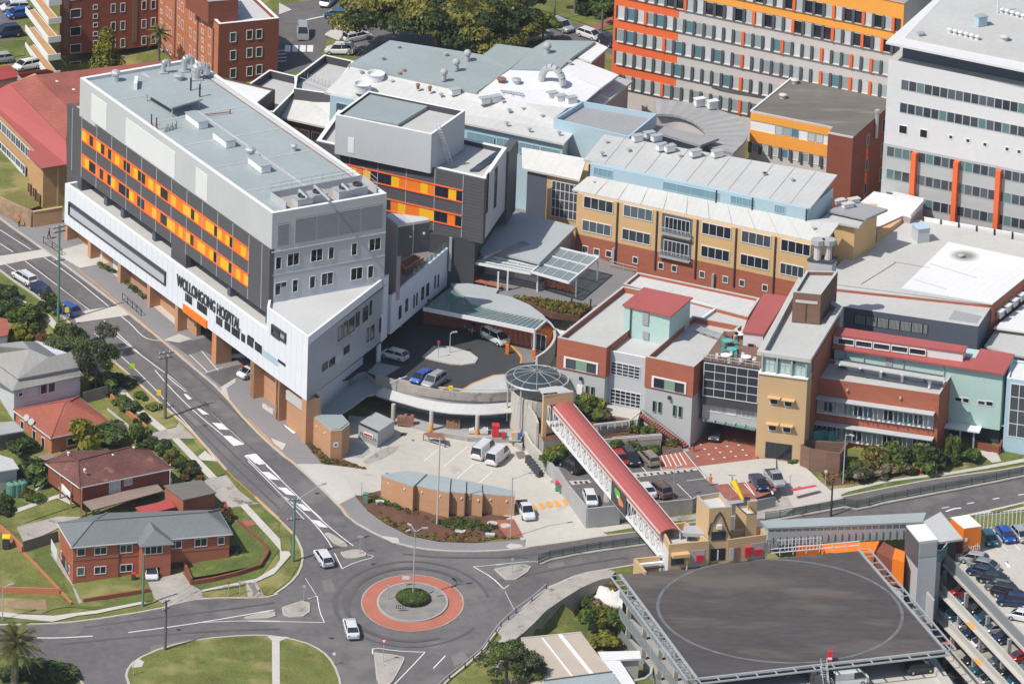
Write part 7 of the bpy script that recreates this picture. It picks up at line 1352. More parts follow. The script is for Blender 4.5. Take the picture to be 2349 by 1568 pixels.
zwall('retaining_wall','grey concrete parapet wall at the road edge of the raised car park','wall',[P(u,v,5.3)for u,v in T(22,'1345,1425 1650,1395 1700,1365')],1,5.3,.3,_co)
t=thing('ramp_walls','stacked concrete ramp walls below the end of the covered bridge','wall',G(*T(22,330,1050)));
for pts_,z0,z1 in((((240,560),(330,700),(350,760)),4,8.6),(((250,1040),(470,1240)),2.5,3.6),(((240,830),(300,930),(420,1060)),3,5.2)):
 b=MB();pp=[P(*T(22,*q),z1)for q in pts_];[b.bar(at2(A,(z0+z1)/2),at2(C_,(z0+z1)/2),.35,z1-z0,_c2)for A,C_ in zip(pp,pp[1:])];b.build('wall',t)
b=MB();b.prism([P(*T(22,*q),7.0)for q in((325,690),(400,690),(560,900),(400,920),(340,800))],3,_co,_m);b.build('planter',t)
b=MB();[b.bar(P(*T(22,165+k*5,1010+k*11),3.9-k*.16),P(*T(22,230+k*5,1000+k*11),3.9-k*.16),.35,.3,_co)for k in range(7)];tag(b.build('dock_steps'),'short flight of concrete steps from the dock platform down to the yard','steps')
t=thing('garden_terrace','stepped red mulch garden with low walls between the bridge and the clinic','garden terrace',P(*T(22,1000,800),4.8))
for pts_,z,m_ in((((640,540),(905,600),(1215,650),(1190,735),(1000,700),(700,720)),8.2,_c2),(((640,560),(900,640),(1120,730),(860,800),(700,780)),8.0,_m),(((820,790),(1120,770),(1200,720),(1390,830),(1385,905),(940,930)),6.6,_m),(((1390,880),(1560,960),(1400,990)),5.6,_m)):
 b=MB();b.prism([P(*T(22,*q),z)for q in pts_],4,_co,m_);b.build('terrace',t)
b=MB();[b.bar(P(*T(22,*p),z),P(*T(22,*q),z),.25,h,_c2)for p,q,z,h in(((900,830),(1110,790),6.9,.9),((910,930),(1390,890),6.6,1.2),((820,790),(1100,760),8.0,.6),((1110,780),(1200,710),7.6,1.4))];b.build('terrace_wall',t)
b=MB();a,c_=P(*T(22,1215,705),8.2),P(*T(22,1590,975),4.9)
for k in range(20):p=a+(c_-a)*(k/20);b.bar(p,p+Vector((.9,1.0,0)),.35,.3,_rp)
b.build('steps',t);b=MB();a,c_=P(*T(22,1230,650),9.2),P(*T(22,1600,930),6.0);b.tube(a,c_,.05,_md);b.build('handrail',t)
b=MB()
for p,q,z in(((980,880),(1380,850),7.2),((820,770),(1180,730),8.8)):
 A,C_=P(*T(22,*p),z),P(*T(22,*q),z);b.tube(A,C_,.05,_mw,5);[b.tube(A+(C_-A)*(i/6),A+(C_-A)*(i/6)-Zv(1),.05,_mw,5)for i in range(7)]
b.build('railing',t)
rc=P(*T(22,343,385),11.4);r_l=P(*T(22,80,400),11.4);RX=(rc-r_l).length*.98;t=thing('glass_rotunda','round rotunda with a dark ribbed glass dome at the bridge end','rotunda',Vector((rc.x,rc.y,8)));b=MB();pr_=[(RX,0),(RX*.9,.3),(RX*.6,.75),(RX*.25,1.0),(.3,1.08)];b.lathe(rc,pr_,'dome_glass',32);b.build('dome',t);b=MB()
for k in range(12):
 a=2*math.pi*k/12;pp=[Vector((rc.x+r*math.cos(a),rc.y+r*math.sin(a),rc.z+z+.05))for r,z in pr_]
 for p,q in zip(pp,pp[1:]):b.tube(p,q,.045,_mg,4)
for r,z,w_ in((RX,0,.16),(RX*.74,.55,.07)):
 pp=[Vector((rc.x+r*math.cos(2*math.pi*k/32),rc.y+r*math.sin(2*math.pi*k/32),rc.z+z))for k in range(33)];[b.tube(p,q,w_,_g if w_>.1 else  _mg,5)for p,q in zip(pp,pp[1:])]
b.build('dome_ribs',t)
for k in range(8):a=2*math.pi*(k+.3)/8;q=Vector((rc.x+RX*.93*math.cos(a),rc.y+RX*.93*math.sin(a),5));b=MB();b.tube(q,Vector((q.x,q.y,rc.z)),.12,_g,6);b.build('post',t)
b=MB();pr2=[]
for k in range(22):a=-2.9+k*.19;z=8.0-k*.06;pr2.append(Vector((rc.x+RX*.8*math.cos(a),rc.y+RX*.8*math.sin(a),z)))
for A,C_ in zip(pr2,pr2[1:]):b.bar(A-Zv(1.0),C_-Zv(1.0),.3,5.5,_c2)
b.build('ramp_wall',t);b=MB();b.lathe((rc.x,rc.y,4),[(RX*.55,0),(RX*.55,5.2),(RX*.4,5.2)],_co,20);b.build('core',t)
BG=B3('covered_footbridge','long covered footbridge with a curved red roof and white lattice sides','footbridge',G(*T(22,860,1400)))
A0=P(*T(22,428,748),8.2);A1=P(*T(23,1367,492),7.0);zT0=up(A0,T(22,428,585)[1]);zT1=up(A1,T(23,1372,300)[1]);zt0=(zT0-A0.z+zT1-A1.z)/2;dB=(A1-A0);LB_=dB.xy.length;dxy=dB.xy.normalized();nr=Vector((-dxy.y,dxy.x,0));nr=nr if nr.y>0 else-nr;ww_=3.6;print('bridge',zt0,LB_)
def BP(f,across,h):p=A0+dB*f+nr*across;return Vector((p.x,p.y,p.z+h))
b=MB();NB=40;ww_=3.0;prof=[(-.2,zt0-.05),(.2,zt0+.3),(.8,zt0+.6),(1.5,zt0+.7),(2.2,zt0+.6),(2.8,zt0+.3),(3.2,zt0-.05)]
for(x0,h0),(x1,h1)in zip(prof,prof[1:]):b.slab([BP(0,x0,h0),BP(1,x0,h0),BP(1,x1,h1),BP(0,x1,h1)],.1,'roof_redbright' if 0 else  _rr2)
b.build('curved_roof',BG);b=MB();b.slab([BP(0,0,0),BP(1,0,0),BP(1,ww_,0),BP(0,ww_,0)],.35,_mw);b.build('floor',BG)
fP0,fP1=.585,.715
def lat(off_,name):
 b=MB();b.bar(BP(0,off_,.05),BP(1,off_,.05),.18,.3,_ww);b.bar(BP(0,off_,zt0-.25),BP(1,off_,zt0-.25),.16,.9,_sr)
 for i in range(NB+1):
  f=i/NB
  if fP0<f<fP1 and name=='side_lattice':continue
  b.bar(BP(f,off_,0),BP(f+1e-5,off_,.02),.1,.1,_ww);b.tube(BP(f,off_,0),BP(f,off_,zt0-.5),.05,_ww,4)
  if i<NB and not(fP0<(i+1)/NB<fP1 and name=='side_lattice'):b.tube(BP(f,off_,.1 if i%2 else zt0-.6),BP((i+1)/NB,off_,zt0-.6 if i%2 else .1),.055,_ww,4)
 b.build(name,BG)
lat(0,'side_lattice');lat(ww_,'far_lattice')
b=MB();b.bar(BP(0,ww_-.4,.8),BP(1,ww_-.4,.8),.04,1.6,'mesh_screen');b.build('inner_screen',BG)
wBg=Wl(BP(fP0,-.1,0),BP(fP1,-.1,0));b=MB();n_=-nr
def BQ(f,h,o=0):return BP(f,-.12-o,h)
b.face([BQ(fP0,-.1),BQ(fP1,-.1),BQ(fP1,zt0-.15),BQ(fP0,zt0-.15)],'graphic_dark');b.build('poster_panel',BG)
def blob(cf,ch,rf,rh,m,o,name,ph=0):b=MB();b.face([BQ(cf+rf*math.cos(a),ch+rh*math.sin(a)*(1+.2*math.sin(3*a+ph)),o)for a in[k*2*math.pi/18 for k in range(18)]],m);b.build(name,BG)
blob((fP0+fP1)/2-.012,zt0*.62,.026,.62,'graphic_green',.02,'poster_green_shape');blob((fP0+fP1)/2+.02,zt0*.38,.024,.55,'graphic_orange',.03,'poster_orange_shape',2);blob((fP0+fP1)/2-.004,zt0*.5,.009,.22,_ww,.04,'poster_pale_shape',1)
b=MB();q=BP(.47,ww_/2,0);b.tube(Vector((q.x,q.y,1)),q-Zv(.3),.65,_c2,12);b.build('pier',BG)
t=B3('bridge_portal','tan rendered portal at the upper end of the covered footbridge','portal',at2(A0,6));pz=A0.z+zt0+2.0;pp=[P(*T(22,*q),pz)for q in((400,530),(650,500),(560,455),(500,450),(355,470))];b=MB();f0,f1=P(*T(22,402,528),pz),P(*T(22,652,500),pz);wv3=Wl(f0,f1);wv3.box(b,_tr,0,.55,5,pz,-.6,0);wv3.box(b,_tr,wv3.L-.5,wv3.L,5.5,pz,-.6,0);wv3.box(b,_tr,.55,wv3.L-.5,pz-1.6,pz,-.6,0);b.build('frame',t);slab(t,pp,.15,_rc,'roof')
ZH=6.5
TB=B3('helipad_building','tan rendered building with towers and a curved gable beside the helipad','building',Q(23,1450,605,ZH))
zv1=up(Q(23,1452,605,ZH),T(23,1452,402)[1]);v1=[Q(23,*q,zv1)for q in((1375,240),(1452,402),(1790,370),(1590,208))];flat(TB,v1,1,_tr,_rm,1.1,.3,_tr);wv1=Wl(v1[1],v1[2])
zv2=up(Q(23,1787,557,ZH),T(23,1790,98)[1]);v2=[Q(23,*q,zv2)for q in((1685,-8),(1790,98),(1975,85),(1880,-40))];flat(TB,v2,1,_tr,_rm,.6,.25,_mg,wn='tower_wall',rn='tower_roof');wv2_=Wl(v2[1],v2[2])
v4z=zv1-.2;v4=[Q(23,*q,v4z)for q in((1950,360),(2270,318),(2225,250),(1950,280))];flat(TB,v4,1,_tr,_rm,1.0,.25,_tr,wn='wing_wall',rn='wing_roof');wv4=Wl(v4[0],v4[1])
zv3=up(Q(23,2100,330,v4z-1),T(23,2095,140)[1]);v3=[Q(23,*q,zv3)for q in((2012,70),(2100,150),(2190,140),(2110,62))];flat(TB,v3,v4z-2,_tr,_rm,.4,.2,_md,wn='turret_wall',rn='turret_roof');q=[Q(23,*p,zv3+.6)for p in((2115,60),(2195,55),(2200,150),(2190,140))]
wv3_=Wl(Q(23,2115,62,zv3+.5),Q(23,2192,54,zv3+.5));wv3_.one(TB,'turret_back_wall',_tr,0,wv3_.L,v4z-1,zv3+.9,-.3,0)
t_=wv2_.L;gz_=wv2_.at(*T(23,1880,125))[1];pts_=[(-.0,gz_-3.2),(.1,gz_-1.6),(.22,gz_-1.5),(.32,gz_-.6),(.48,gz_),(.6,gz_-.5),(.75,gz_-1.8),(1.0,gz_-3.6)];b=MB();[b.tube(wv2_.pt(t_*a,z,.06),wv2_.pt(t_*c_,y,.06),.1,_md,5)for(a,z),(c_,y)in zip(pts_,pts_[1:])];b.build('gable_moulding',TB)
s0,z0=wv2_.at(*T(23,1808,290));s1,z1=wv2_.at(*T(23,1925,355));wv2_.win(TB,s0,s1,z1,z0,glass=_gd,frame=_md,cols=3);s,z=wv2_.at(*T(23,1850,230));wv2_.one(TB,'floodlight',_mw,s,s+.7,z-.6,z,0,.4)
def wq_(w,c,p0,p1,name,m,d=.06,d0=0):(s0,z1),(s1,z0)=w.at(*T(c,*p0)),w.at(*T(c,*p1));return w.one(TB,name,m,min(s0,s1),max(s0,s1),min(z0,z1),max(z0,z1),d0,d)
wq_(wv1,23,(1470,490),(1575,560),'opening_shade',_md);wq_(wv1,23,(1640,450),(1745,555),'pale_wall_panel',_cg);wq_(wv1,23,(1468,465),(1610,478),'awning',_yr,1.0);wq_(wv2_,23,(1800,435),(1920,525),'glass_doors',_gd);wq_(wv2_,23,(1855,440),(1862,525),'door_frame',_mw,.1)  # first panel is flat; the opening's shade is put into its dark colour
wq_(wv4,23,(1960,430),(1992,530),'narrow_window',_gb);wq_(wv4,23,(1995,425),(2040,530),'orange_door',_rm3);wq_(wv4,23,(2140,390),(2245,505),'pale_wall_panel',_cg)
for w,p0,p1 in((wv1,(1678,482),(1728,535)),(wv4,(2085,418),(2145,485)),(wv4,(2172,435),(2225,480))):wq_(w,23,p0,p1,'red_hose_box',_rp2,.35)
cu=Q(23,1570,310,zv1-.8);slab(TB,[Q(23,*q,zv1+.3)for q in((1568,300),(1760,310),(1720,235),(1575,240))],.5,_mg,'roof_canopy');b=MB();q=Q(23,1625,360,zv1-1.1);b.tube(q,q+Zv(.8),.1,_md);b.build('roof_post',TB)
wL1=Wl(v1[0],v1[1]);wL1.one(TB,'sunlit_side_paint',_wr,.1,wL1.L-.1,ZH-2,zv1-1.2,0,.04)  # pale sheet on the tan wall paints in its sunlit side
t=thing('tan_stair_enclosure','low open tan walls of a stair beside the helipad edge','wall',Q(23,1250,630,4.5));b=MB();z=ZH+.4;pp=[Q(23,*q,z)for q in((1165,515),(1370,495),(1450,600),(1255,628))];b.bar(pp[0]-Zv(1.2),pp[1]-Zv(1.2),.35,2.4,_tr);b.bar(pp[0]-Zv(1.2),pp[3]-Zv(1.2),.35,2.4,_tr);b.bar(Q(23,1200,570,z-.8),Q(23,1400,550,z-.8),.5,.4,_ww);b.bar(Q(23,1235,600,z-1.0),Q(23,1430,580,z-1.0),.3,.2,_md);b.build('wall',t)
t=thing('helipad_lamp','short yellow-topped lamp standing on the helipad edge by the tan building','lamp',Q(23,1600,605,ZH));b=MB();b.tube((0,0,0),(0,0,1.0),.13,_sr);lnk(b,'post',t);b=MB();b.tube((0,0,1),(0,0,1.3),.2,_yp,8,.1);lnk(b,'cap',t)
HP=B3('helipad','large dark helipad deck with a pale painted ring raised over the car park','helipad',Q(23,1690,1520,ZH));hp_=[Q(23,1040,655,ZH),Q(23,1440,612,ZH),Q(33,190,520,ZH),Q(33,965,450,ZH),Q(33,1690,1290,ZH),Q(23,1690,1528,ZH)];slab(HP,hp_,.45,'helipad_deck','deck')
l_,r_=Q(23,1358,930,ZH),Q(33,1325,965,ZH);t_,b__=Q(33,300,525,ZH),Q(33,450,1392,ZH);hc=Vector(((l_.x+r_.x)/2,(t_.y+b__.y)/2));hx=(r_-l_).xy.length/2;hy=(t_.y-b__.y)/2;print('helipad',hx,hy)
b=MB();pp=[hc+Vector((hx*math.cos(a),hy*math.sin(a)))for a in[k*2*math.pi/96 for k in range(97)]];ribbon(b,pp,.42,.02,'helipad_ring',zf=zc(ZH));b.build('painted_ring',HP)
def edge(A,C_,out,n,lab,rail=True):
 b=MB();d=(C_-A);o=Vector((d.y,-d.x,0)).normalized()*out;b.bar(A,C_,.3,.3,_g);b.bar(A+o,C_+o,.2,.2,_g);[b.bar(A+d*(i/n),A+d*(i/n)+o,.15,.15,_g)for i in range(n+1)]
 b.build('edge_frame',HP)
edge(hp_[5]+Zv(.05),hp_[4]+Zv(.05),1.4,13,1);edge(hp_[3]+Zv(.05),hp_[4]+Zv(.05),-1.5,15,1);edge(hp_[0]+Zv(.05),hp_[5]+Zv(.05),1.4,20,1);b=MB();a,c_=hp_[2],hp_[3]
for h in(.5,1.1):b.tube(a+Vector((0,.8,h)),c_+Vector((0,.8,h)),.07,_mw,5)
[b.tube(a+(c_-a)*(i/7)+Vector((0,.8,0)),a+(c_-a)*(i/7)+Vector((0,.8,1.1)),.07,_mw,5)for i in range(8)];b.build('railing',HP)
t=thing('red_hose_cabinet','red cabinet at the top of the helipad stair','cabinet',Q(33,718,1370,ZH));b=MB();b.box((-.35,-.3,0),(.35,.3,1.4),_rp2);b.box((-.3,-.32,.3),(.3,-.3,.6),_ww);lnk(b,'cabinet',t);t=thing('helipad_stair','steep steel stair hanging from the front edge of the helipad','stair',Q(33,690,1410,ZH));b=MB();a,c_=Q(33,665,1410,ZH),Q(33,700,1560,ZH)-Zv(2);
for o in(-.4,.4):b.tube(a+Vector((o,0,0)),c_+Vector((o,0,0)),.08,_g,5);b.tube(a+Vector((o,0,1)),c_+Vector((o,0,1)),.05,_g,5)
for i in range(14):p=a+(c_-a)*(i/14);b.bar(p-Vector((.4,0,0)),p+Vector((.4,0,0)),.25,.06,_g)
b.build('flight',t)
CP=B3('car_park_building','grey multi-storey car park with mesh parapets below the helipad','car park',Q(23,1075,1290,-2));e0,e1=Q(23,1050,690,ZH),Q(23,1690,1528,ZH);wCP=Wl(e0-Vector((.3,0,0)),e1-Vector((.3,0,0)));wCP=Wl(wCP.pt(-.3,ZH,-.4),wCP.pt(wCP.L+14,ZH,-.4))
for k in range(5):
 zf_=ZH-2.6-3.0*k;b=MB();wCP.box(b,_cg,0,wCP.L,zf_-.35,zf_,-16,0);b.build('floor_slab',CP);wCP.one(CP,'mesh_parapet','mesh_screen',0,wCP.L,zf_-.2,zf_+1.25,-.05,.02)
 b=MB();[wCP.box(b,_g,s,s+.12,zf_-.3,zf_+1.5,.02,.14)for s in[wCP.L*i/17 for i in range(18)]];b.build('parapet_frame',CP)
for i in range(7):s=1+wCP.L*i/7;wCP.one(CP,'column',_c2,s,s+.5,-13,ZH-.4,-1.2,-.6)
wCP.one(CP,'inner_wall',_c,0,wCP.L,-13,ZH-.6,-17,-16)
sl_=Q(33,190,520,ZH);b=MB();b.prism([at2(q,ZH-.5)for q in(hp_[0]+Vector((1.5,-1,0)),hp_[1],hp_[2],hp_[3]-Vector((1,1,0)),hp_[3]-Vector((1,9,0)),hp_[0]+Vector((5,-8,0)))],-3,_c);b.build('rear_wall',CP)
zfd=3.2;b=MB();fd=[Q(23,1600,1620,zfd),Q(33,1640,1300,zfd),Q(33,1900,1620,zfd),Q(33,1900,2100,zfd),Q(23,1900,2100,zfd)];b.prism([Q(33,-150,1480,zfd),Q(33,1600,1335,zfd),Q(33,1850,1700,zfd),Q(33,0,1900,zfd)],-13,_co,_c2);b.build('front_deck',CP)
zwall('','','',[Q(33,1600,1420,zfd+.9),Q(33,1760,1640,zfd+.9)],zfd,zfd+.9,.3,_c2,par_=CP,part='deck_parapet')
t=thing('shotcrete_bank','pale lumpy sprayed-concrete bank beside the car park corner','bank',Q(23,950,980,-2.3));b=MB();top=[Q(23,*q,z)for*q,z in((865,735,.5),(950,760,.4),(1060,775,.5))];mid=[Q(23,*q,z)for*q,z in((825,850,-1),(930,900,-.6),(1065,940,-.6))];low=[Q(23,*q,z)for*q,z in((880,960,-2.3),(985,1010,-2.3),(1065,990,-2.3))]
N_=10
def grid3(rows,m,b,jit=.25):
 R=[rs(r,N_)for r in rows];RR_=[]
 for a,c_ in zip(R,R[1:]):
  for k in range(4):RR_.append([p+(q-p)*(k/4)for p,q in zip(a,c_)])
 RR_.append(R[-1]);base=len(b.v)
 for i,r in enumerate(RR_):
  for j,p in enumerate(r):e_=0 if i in(0,len(RR_)-1)else 1;b.v.append((p.x+e_*(rnd()-.5)*jit,p.y-e_*.25*rnd(),p.z+e_*(rnd())*jit*1.5))
 for i in range(len(RR_)-1):
  for j in range(N_):k=base+i*(N_+1)+j;b.f.append((k,k+1,k+N_+2,k+N_+1));b.m.append(b.mi(m))
grid3([top,mid,low],'shotcrete',b,.35);o=b.build('sprayed_face',t)
for p in o.data.polygons:p.use_smooth=True
band_o=gl(T(23,'1000,640 930,620 850,635 720,655 560,725 430,780 300,880 170,1000 0,1140')+T(13,'2150,1180 1990,1320'));band_i=gl(T(23,'960,690 880,705 790,740 700,782 560,870 420,965 310,1080 210,1170 60,1280')+T(13,'2300,1290 2100,1420'))
t=thing('road_wall','broad curving concrete wall top between the road and the sunken garden','wall',G(*T(23,560,800)));b=MB();Ro=rs([Vector((*p,0))for p in band_o],40);Ri=rs([Vector((*p,0))for p in band_i],40)
for i in range(40):
 q4=[Vector((p.x,p.y,g(p.x,p.y)+.3))for p in(Ro[i],Ro[i+1],Ri[i+1],Ri[i])];b.prism(q4,-3.0,_co,_co)
b.build('wall',t)
t=thing('guard_rail','steel guard rail along the outside of the roundabout road','guard rail',G(*T(13,2240,970)));b=MB();gp_=[G(u,v)for u,v in T(23,'420,775 300,880 165,975 40,1090')+T(13,'2080,1140 1960,1310 1820,1430 1690,1530 1560,1650')];gp_=dens([Vector(q)for q in gp_],2)
for A,C_ in zip(gp_,gp_[1:]):b.bar(A+Zv(.75),C_+Zv(.75),.1,.32,_g)
b.build('rail',t);b=MB();[b.box((p.x-.08,p.y-.08,p.z-.3),(p.x+.08,p.y+.08,p.z+.8),_md)for p in gp_[::1]];b.build('posts',t)
for nm,lb,pts_,z,mr in(('beige_flat_roof','beige flat roof with pale ribs at the bottom edge beside the garden',((210,1185),(715,1135),(960,1460),(1000,1600),(300,1600)),1.0,'roof_beige'),('white_canopy_roof','white canopy roof at the bottom edge beside the car park',((855,1295),(1205,1285),(1218,1350),(900,1370)),1.2,_rb2),('blue_grey_roof','blue-grey flat roof at the very bottom edge',((400,1540),(975,1465),(1100,1650),(420,1680)),1.6,_rb)):
 pp=[Q(23,*q,z)for q in pts_];t=thing(nm,lb,'building',at2(pp[0],-2.3));slab(t,pp,.25,mr,'roof');vol(t,inset([q-Zv(.25)for q in pp],.3),-3.5,_sr);b=MB()
 if nm[0]=='b' and nm[1]=='e':b.bar(Q(23,535,1150,z+.06),Q(23,820,1500,z+.06),.5,.1,_ww);b.bar(Q(23,390,1180,z+.06),Q(23,640,1500,z+.06),.2,.1,_ww);b.bar(pp[0]+Zv(.05),pp[1]+Zv(.05),.2,.15,_sr)
 elif nm[0]=='w':b.slab([Q(23,*q,z-.1)for q in((900,1370),(1040,1370),(1180,1580),(1080,1600))],.2,_rb2);
 else:b.bar(pp[0]+Zv(.05),pp[1]+Zv(.05),.25,.15,_ns)
 b.build('roof_trim',t)
t=thing('outdoor_pipe','thick pale curved pipe at the bottom edge beside the car park','pipe',Q(23,1300,1430,-1));b=MB();pp=[Q(23,*q,-.5)for q in((1310,1425),(1300,1480),(1250,1520),(1160,1540))];[b.tube(a,c_,.2,_rc,7)for a,c_ in zip(pp,pp[1:])];b.build('pipe',t)
LK=B3('enclosed_walkway','long grey enclosed walkway with a pale blue-grey roof behind the helipad','walkway',Q(33,300,500,2));zl1=6.4;lk=[Q(33,*q,zl1)for q in((140,197),(200,258),(1500,205),(1490,150))];slab(LK,[Q(33,*q,zl1)for q in((138,197),(200,258),(1500,207),(1530,128))],.25,_rb,'roof')
lk2=[at2(q,zl1-.25)for q in inset([Q(33,*q,zl1)for q in((150,200),(205,258),(1370,210),(1370,150))],.15)];wl=Wl(Q(33,200,262,zl1),Q(33,1360,212,zl1));zlb=wl.at(*T(33,600,385))[1];vol(LK,lk2,zlb,_gr);b=MB();[wl.box(b,_mg,wl.L*i/20,wl.L*i/20+.1,zlb,zl1-.3,.1,.2)for i in range(21)];b.build('panel_joints',LK)
LL=B3('lift_lobby','flat grey roofed lift lobby joining the walkway to the orange wall','building',Q(33,1700,470,2.5));slab(LL,[Q(33,*q,zl1-.1)for q in((1500,205),(1650,122),(1838,348),(1625,378))],.3,_rp3,'roof');vol(LL,inset([Q(33,*q,zl1-.4)for q in((1505,210),(1645,130),(1815,345),(1630,372))],.4),1,_c)
LT=B3('lift_tower','tall pale grey lift and stair tower at the helipad corner','tower',Q(33,1480,700,-13));zlt=zl1+2.3;lt=[Q(33,*q,zlt)for q in((1360,242),(1470,376),(1625,360),(1520,228))];b=MB();b.prism(lt,-14,_lp2,_ww);b.build('wall',LT);slab(LT,[q+Zv(.1)for q in lt],.1,_ww,'roof');wl1=Wl(lt[0],lt[1]);wl1.one(LT,'dark_panel',_dp,0,wl1.L,wl1.at(*T(33,1460,600))[1],zlt-.15,0,.05);wl2=Wl(lt[1],lt[2]);wl2.one(LT,'mesh_cladding',_mg,.1,wl2.L-.1,wl2.at(*T(33,1500,500))[1],zlt-.2,0,.05)
lz=ZH-2.2;pf=[Q(33,*q,lz)for q in((1478,535),(1690,545),(1700,470),(1600,440))];b=MB();b.prism([Q(33,*q,lz)for q in((1480,545),(1650,545),(1650,480),(1500,480))],-5,_gr);b.build('landing_block',LT);b=MB()
for A,C_ in((Q(33,1480,540,lz),Q(33,1650,545,lz)),(Q(33,1650,545,lz),Q(33,1700,480,lz))):b.bar(A+Zv(.9),C_+Zv(.9),.05,1.8,'balustrade_glass');b.bar(A+Zv(1.8),C_+Zv(1.8),.08,.08,_mw)
b.build('landing_balustrade',LT);vol(LT,[Q(33,*q,-.8)for q in((1490,725),(1600,712),(1590,760),(1480,760))],-14,_c,name='stair_shaft');vol(LT,[Q(33,*q,1.0)for q in((1452,700),(1592,870),(1600,860),(1465,695))],-14,_gr,name='side_wing')
OK_=B3('orange_kiosk','tall bright orange wall block lettered South beside the open parking deck','kiosk',Q(33,1780,480,2.5));zok=up(Q(33,1785,480,2.5),T(33,1845,265)[1]);ok=[Q(33,*q,zok)for q in((1735,172),(1845,266),(1992,246),(1885,150))];b=MB();b.prism(ok,1,_op,_ww);b.build('wall',OK_);slab(OK_,[q+Zv(.08)for q in ok],.08,_ww,'roof');wk_=Wl(ok[1],ok[2]);lettering(OK_,wk_,'South',(1838,452),(1978,440),1.0,_ww,c=33,off=.06,ext_=.03)
s,z=wk_.at(*T(33,1855,345));wk_.one(OK_,'sign_mark',_ww,s,s+.35,z-.5,z,0,.06)
t=B3('orange_ramp_walls','angled orange and dark red walls of the ramp behind the helipad corner','wall',Q(33,1100,470,1))
for pts_,z,z0,m_ in((((440,405),(640,395),(640,410),(440,420)),5.2,1,_op),(((650,392),(1135,368),(1090,468),(690,470)),4.3,2.4,_op),(((1170,372),(1290,440),(1250,530),(1110,455)),4.5,1,_bd),(((1268,425),(1350,455),(1345,545),(1245,515)),4.8,1,_op),(((1110,458),(1245,530),(1235,560),(1100,480)),3.0,0,_ww)):vol(t,[Q(33,*q,z)for q in pts_],z0,m_)
t=thing('dark_cabinet','dark metal cabinet under the edge beam near the lift tower','cabinet',Q(33,1285,650,.5));vol(t,[Q(33,*q,2.9)for q in((1235,555),(1330,580),(1340,555),(1250,535))],-1,_c,name='casing');b=MB();b.prism([Q(33,*q,.6)for q in((1000,480),(1240,560),(1340,690),(1180,690))],-2,'earth','grass_dry');tag(b.build('dry_bed'),kind='structure')
b=MB();b.prism([Q(33,*q,.5)for q in((1190,690),(1340,690),(1340,850),(1300,850))],-2,_cg);tag(b.build('lower_paving'),kind='structure')
ZD=2.5
OD=B3('open_parking_deck','open concrete rooftop parking deck at the lower right edge','parking deck',Q(33,1700,560,ZD));dk_=[Q(33,*q,ZD)for q in((1650,480),(1780,475),(1990,440),(1985,270),(2349,262),(3100,200),(3100,2000),(2700,1640),(2349,1260),(1680,540))];b=MB();b.prism(dk_,ZD-.5,_cg,'concrete_yard');b.build('deck',OD)
b=MB();a,c_=Q(33,1680,560,ZD),Q(33,2700,1640,ZD);b.bar(a+Zv(.85),c_+Zv(.85),.1,1.9,'mesh_screen');b.bar(a+Zv(-.1),c_+Zv(-.1),.5,.35,_c2);b.build('screen_parapet',OD)
b=MB();ribbon(b,[Q(33,*q,ZD).xy for q in((2195,535),(2225,590))],.5,.02,_pw,zf=zc(ZD));ribbon(b,[Q(33,*q,ZD).xy for q in((2180,550),(2200,530),(2225,560))],.25,.02,_pw,zf=zc(ZD))
for x in(2050,2120,2230,2330):ribbon(b,[Q(33,x,350,ZD).xy,Q(33,x+90,450,ZD).xy],.12,.02,_pw,zf=zc(ZD))
b.build('bay_marking',OD)
wOD=Wl(a,c_+(c_-a)*.3);wOD=Wl(wOD.pt(-1.5,0),wOD.pt(wOD.L,0));LV=[]
for k in range(1,6):
 w=wOD.off(.85*k);z=ZD-3.05*k;LV.append((w,z));b=MB();w.box(b,_rc,-k*.8,w.L,z-.75,z+.9,.0,.3);w.box(b,_c2,-k*.8,w.L,z-.1,z+.0,.3,1.0);w.box(b,_co,-k*.8,w.L,z-.4,z,-15,0)
 [w.box(b,_cg,s,s+.45,z,z+2.4,-1.0,-.5)for s in[2+i*7.6 for i in range(int(w.L/7.6))]];b.build('parking_level',OD)
 b=MB();[w.box(b,_py,s,s+2.2,z,z+.02,.35,.95)for s in((9+k*5)%30,(27+k*7)%41)];b.build('bay_marking',OD)
w.one(OD,'back_wall',_c,-3,w.L,-14,ZD-.6,-19,-18)
b=MB();b.prism([Q(33,*q,-12)for q in((1400,1000),(1650,1050),(3000,2600),(1500,2600))],-14,_co,'concrete_yard');b.build('lowest_floor',OD)
def fence(name,label,pts,h,sp,m=_md,rails=(.2,.95),r=.045,group=None):
 t=thing(name,label,'fence',pts[0],group);b=MB();pp=dens(pts,sp)
 for A,C_ in zip(pp,pp[1:]):
  for k in rails:b.tube(A+Zv(h*k),C_+Zv(h*k),r,m,4,cap=False)
 b.build('rails',t);b=MB();[b.tube(p,p+Zv(h),r*1.6,m,4)for p in pp];b.build('posts',t);return t
ctr_=[G(u,v)for u,v in T(23,'355,560 450,520 560,500 655,480 765,462 870,445 980,430 1090,415 1200,400 1300,385')]+[G(u,v)for u,v in T(33,'180,195 300,180 410,160 520,140 630,120 740,100 840,80')]+[G(u,v)for u,v in T(32,'945,1480 1050,1460 1160,1430 1265,1410 1370,1390 1480,1370 1590,1348 1690,1330 1800,1310 1905,1288 2010,1268 2115,1248 2220,1225 2325,1205 2600,1150')]
def mesh_strip(ps,par):b=MB();[b.bar(A+Zv(.6),C_+Zv(.6),.02,1.0,'fence_mesh')for A,C_ in zip(ps,ps[1:])];b.build('mesh',par)
glasssheet('fence_mesh',(.05,.05,.055),.3)
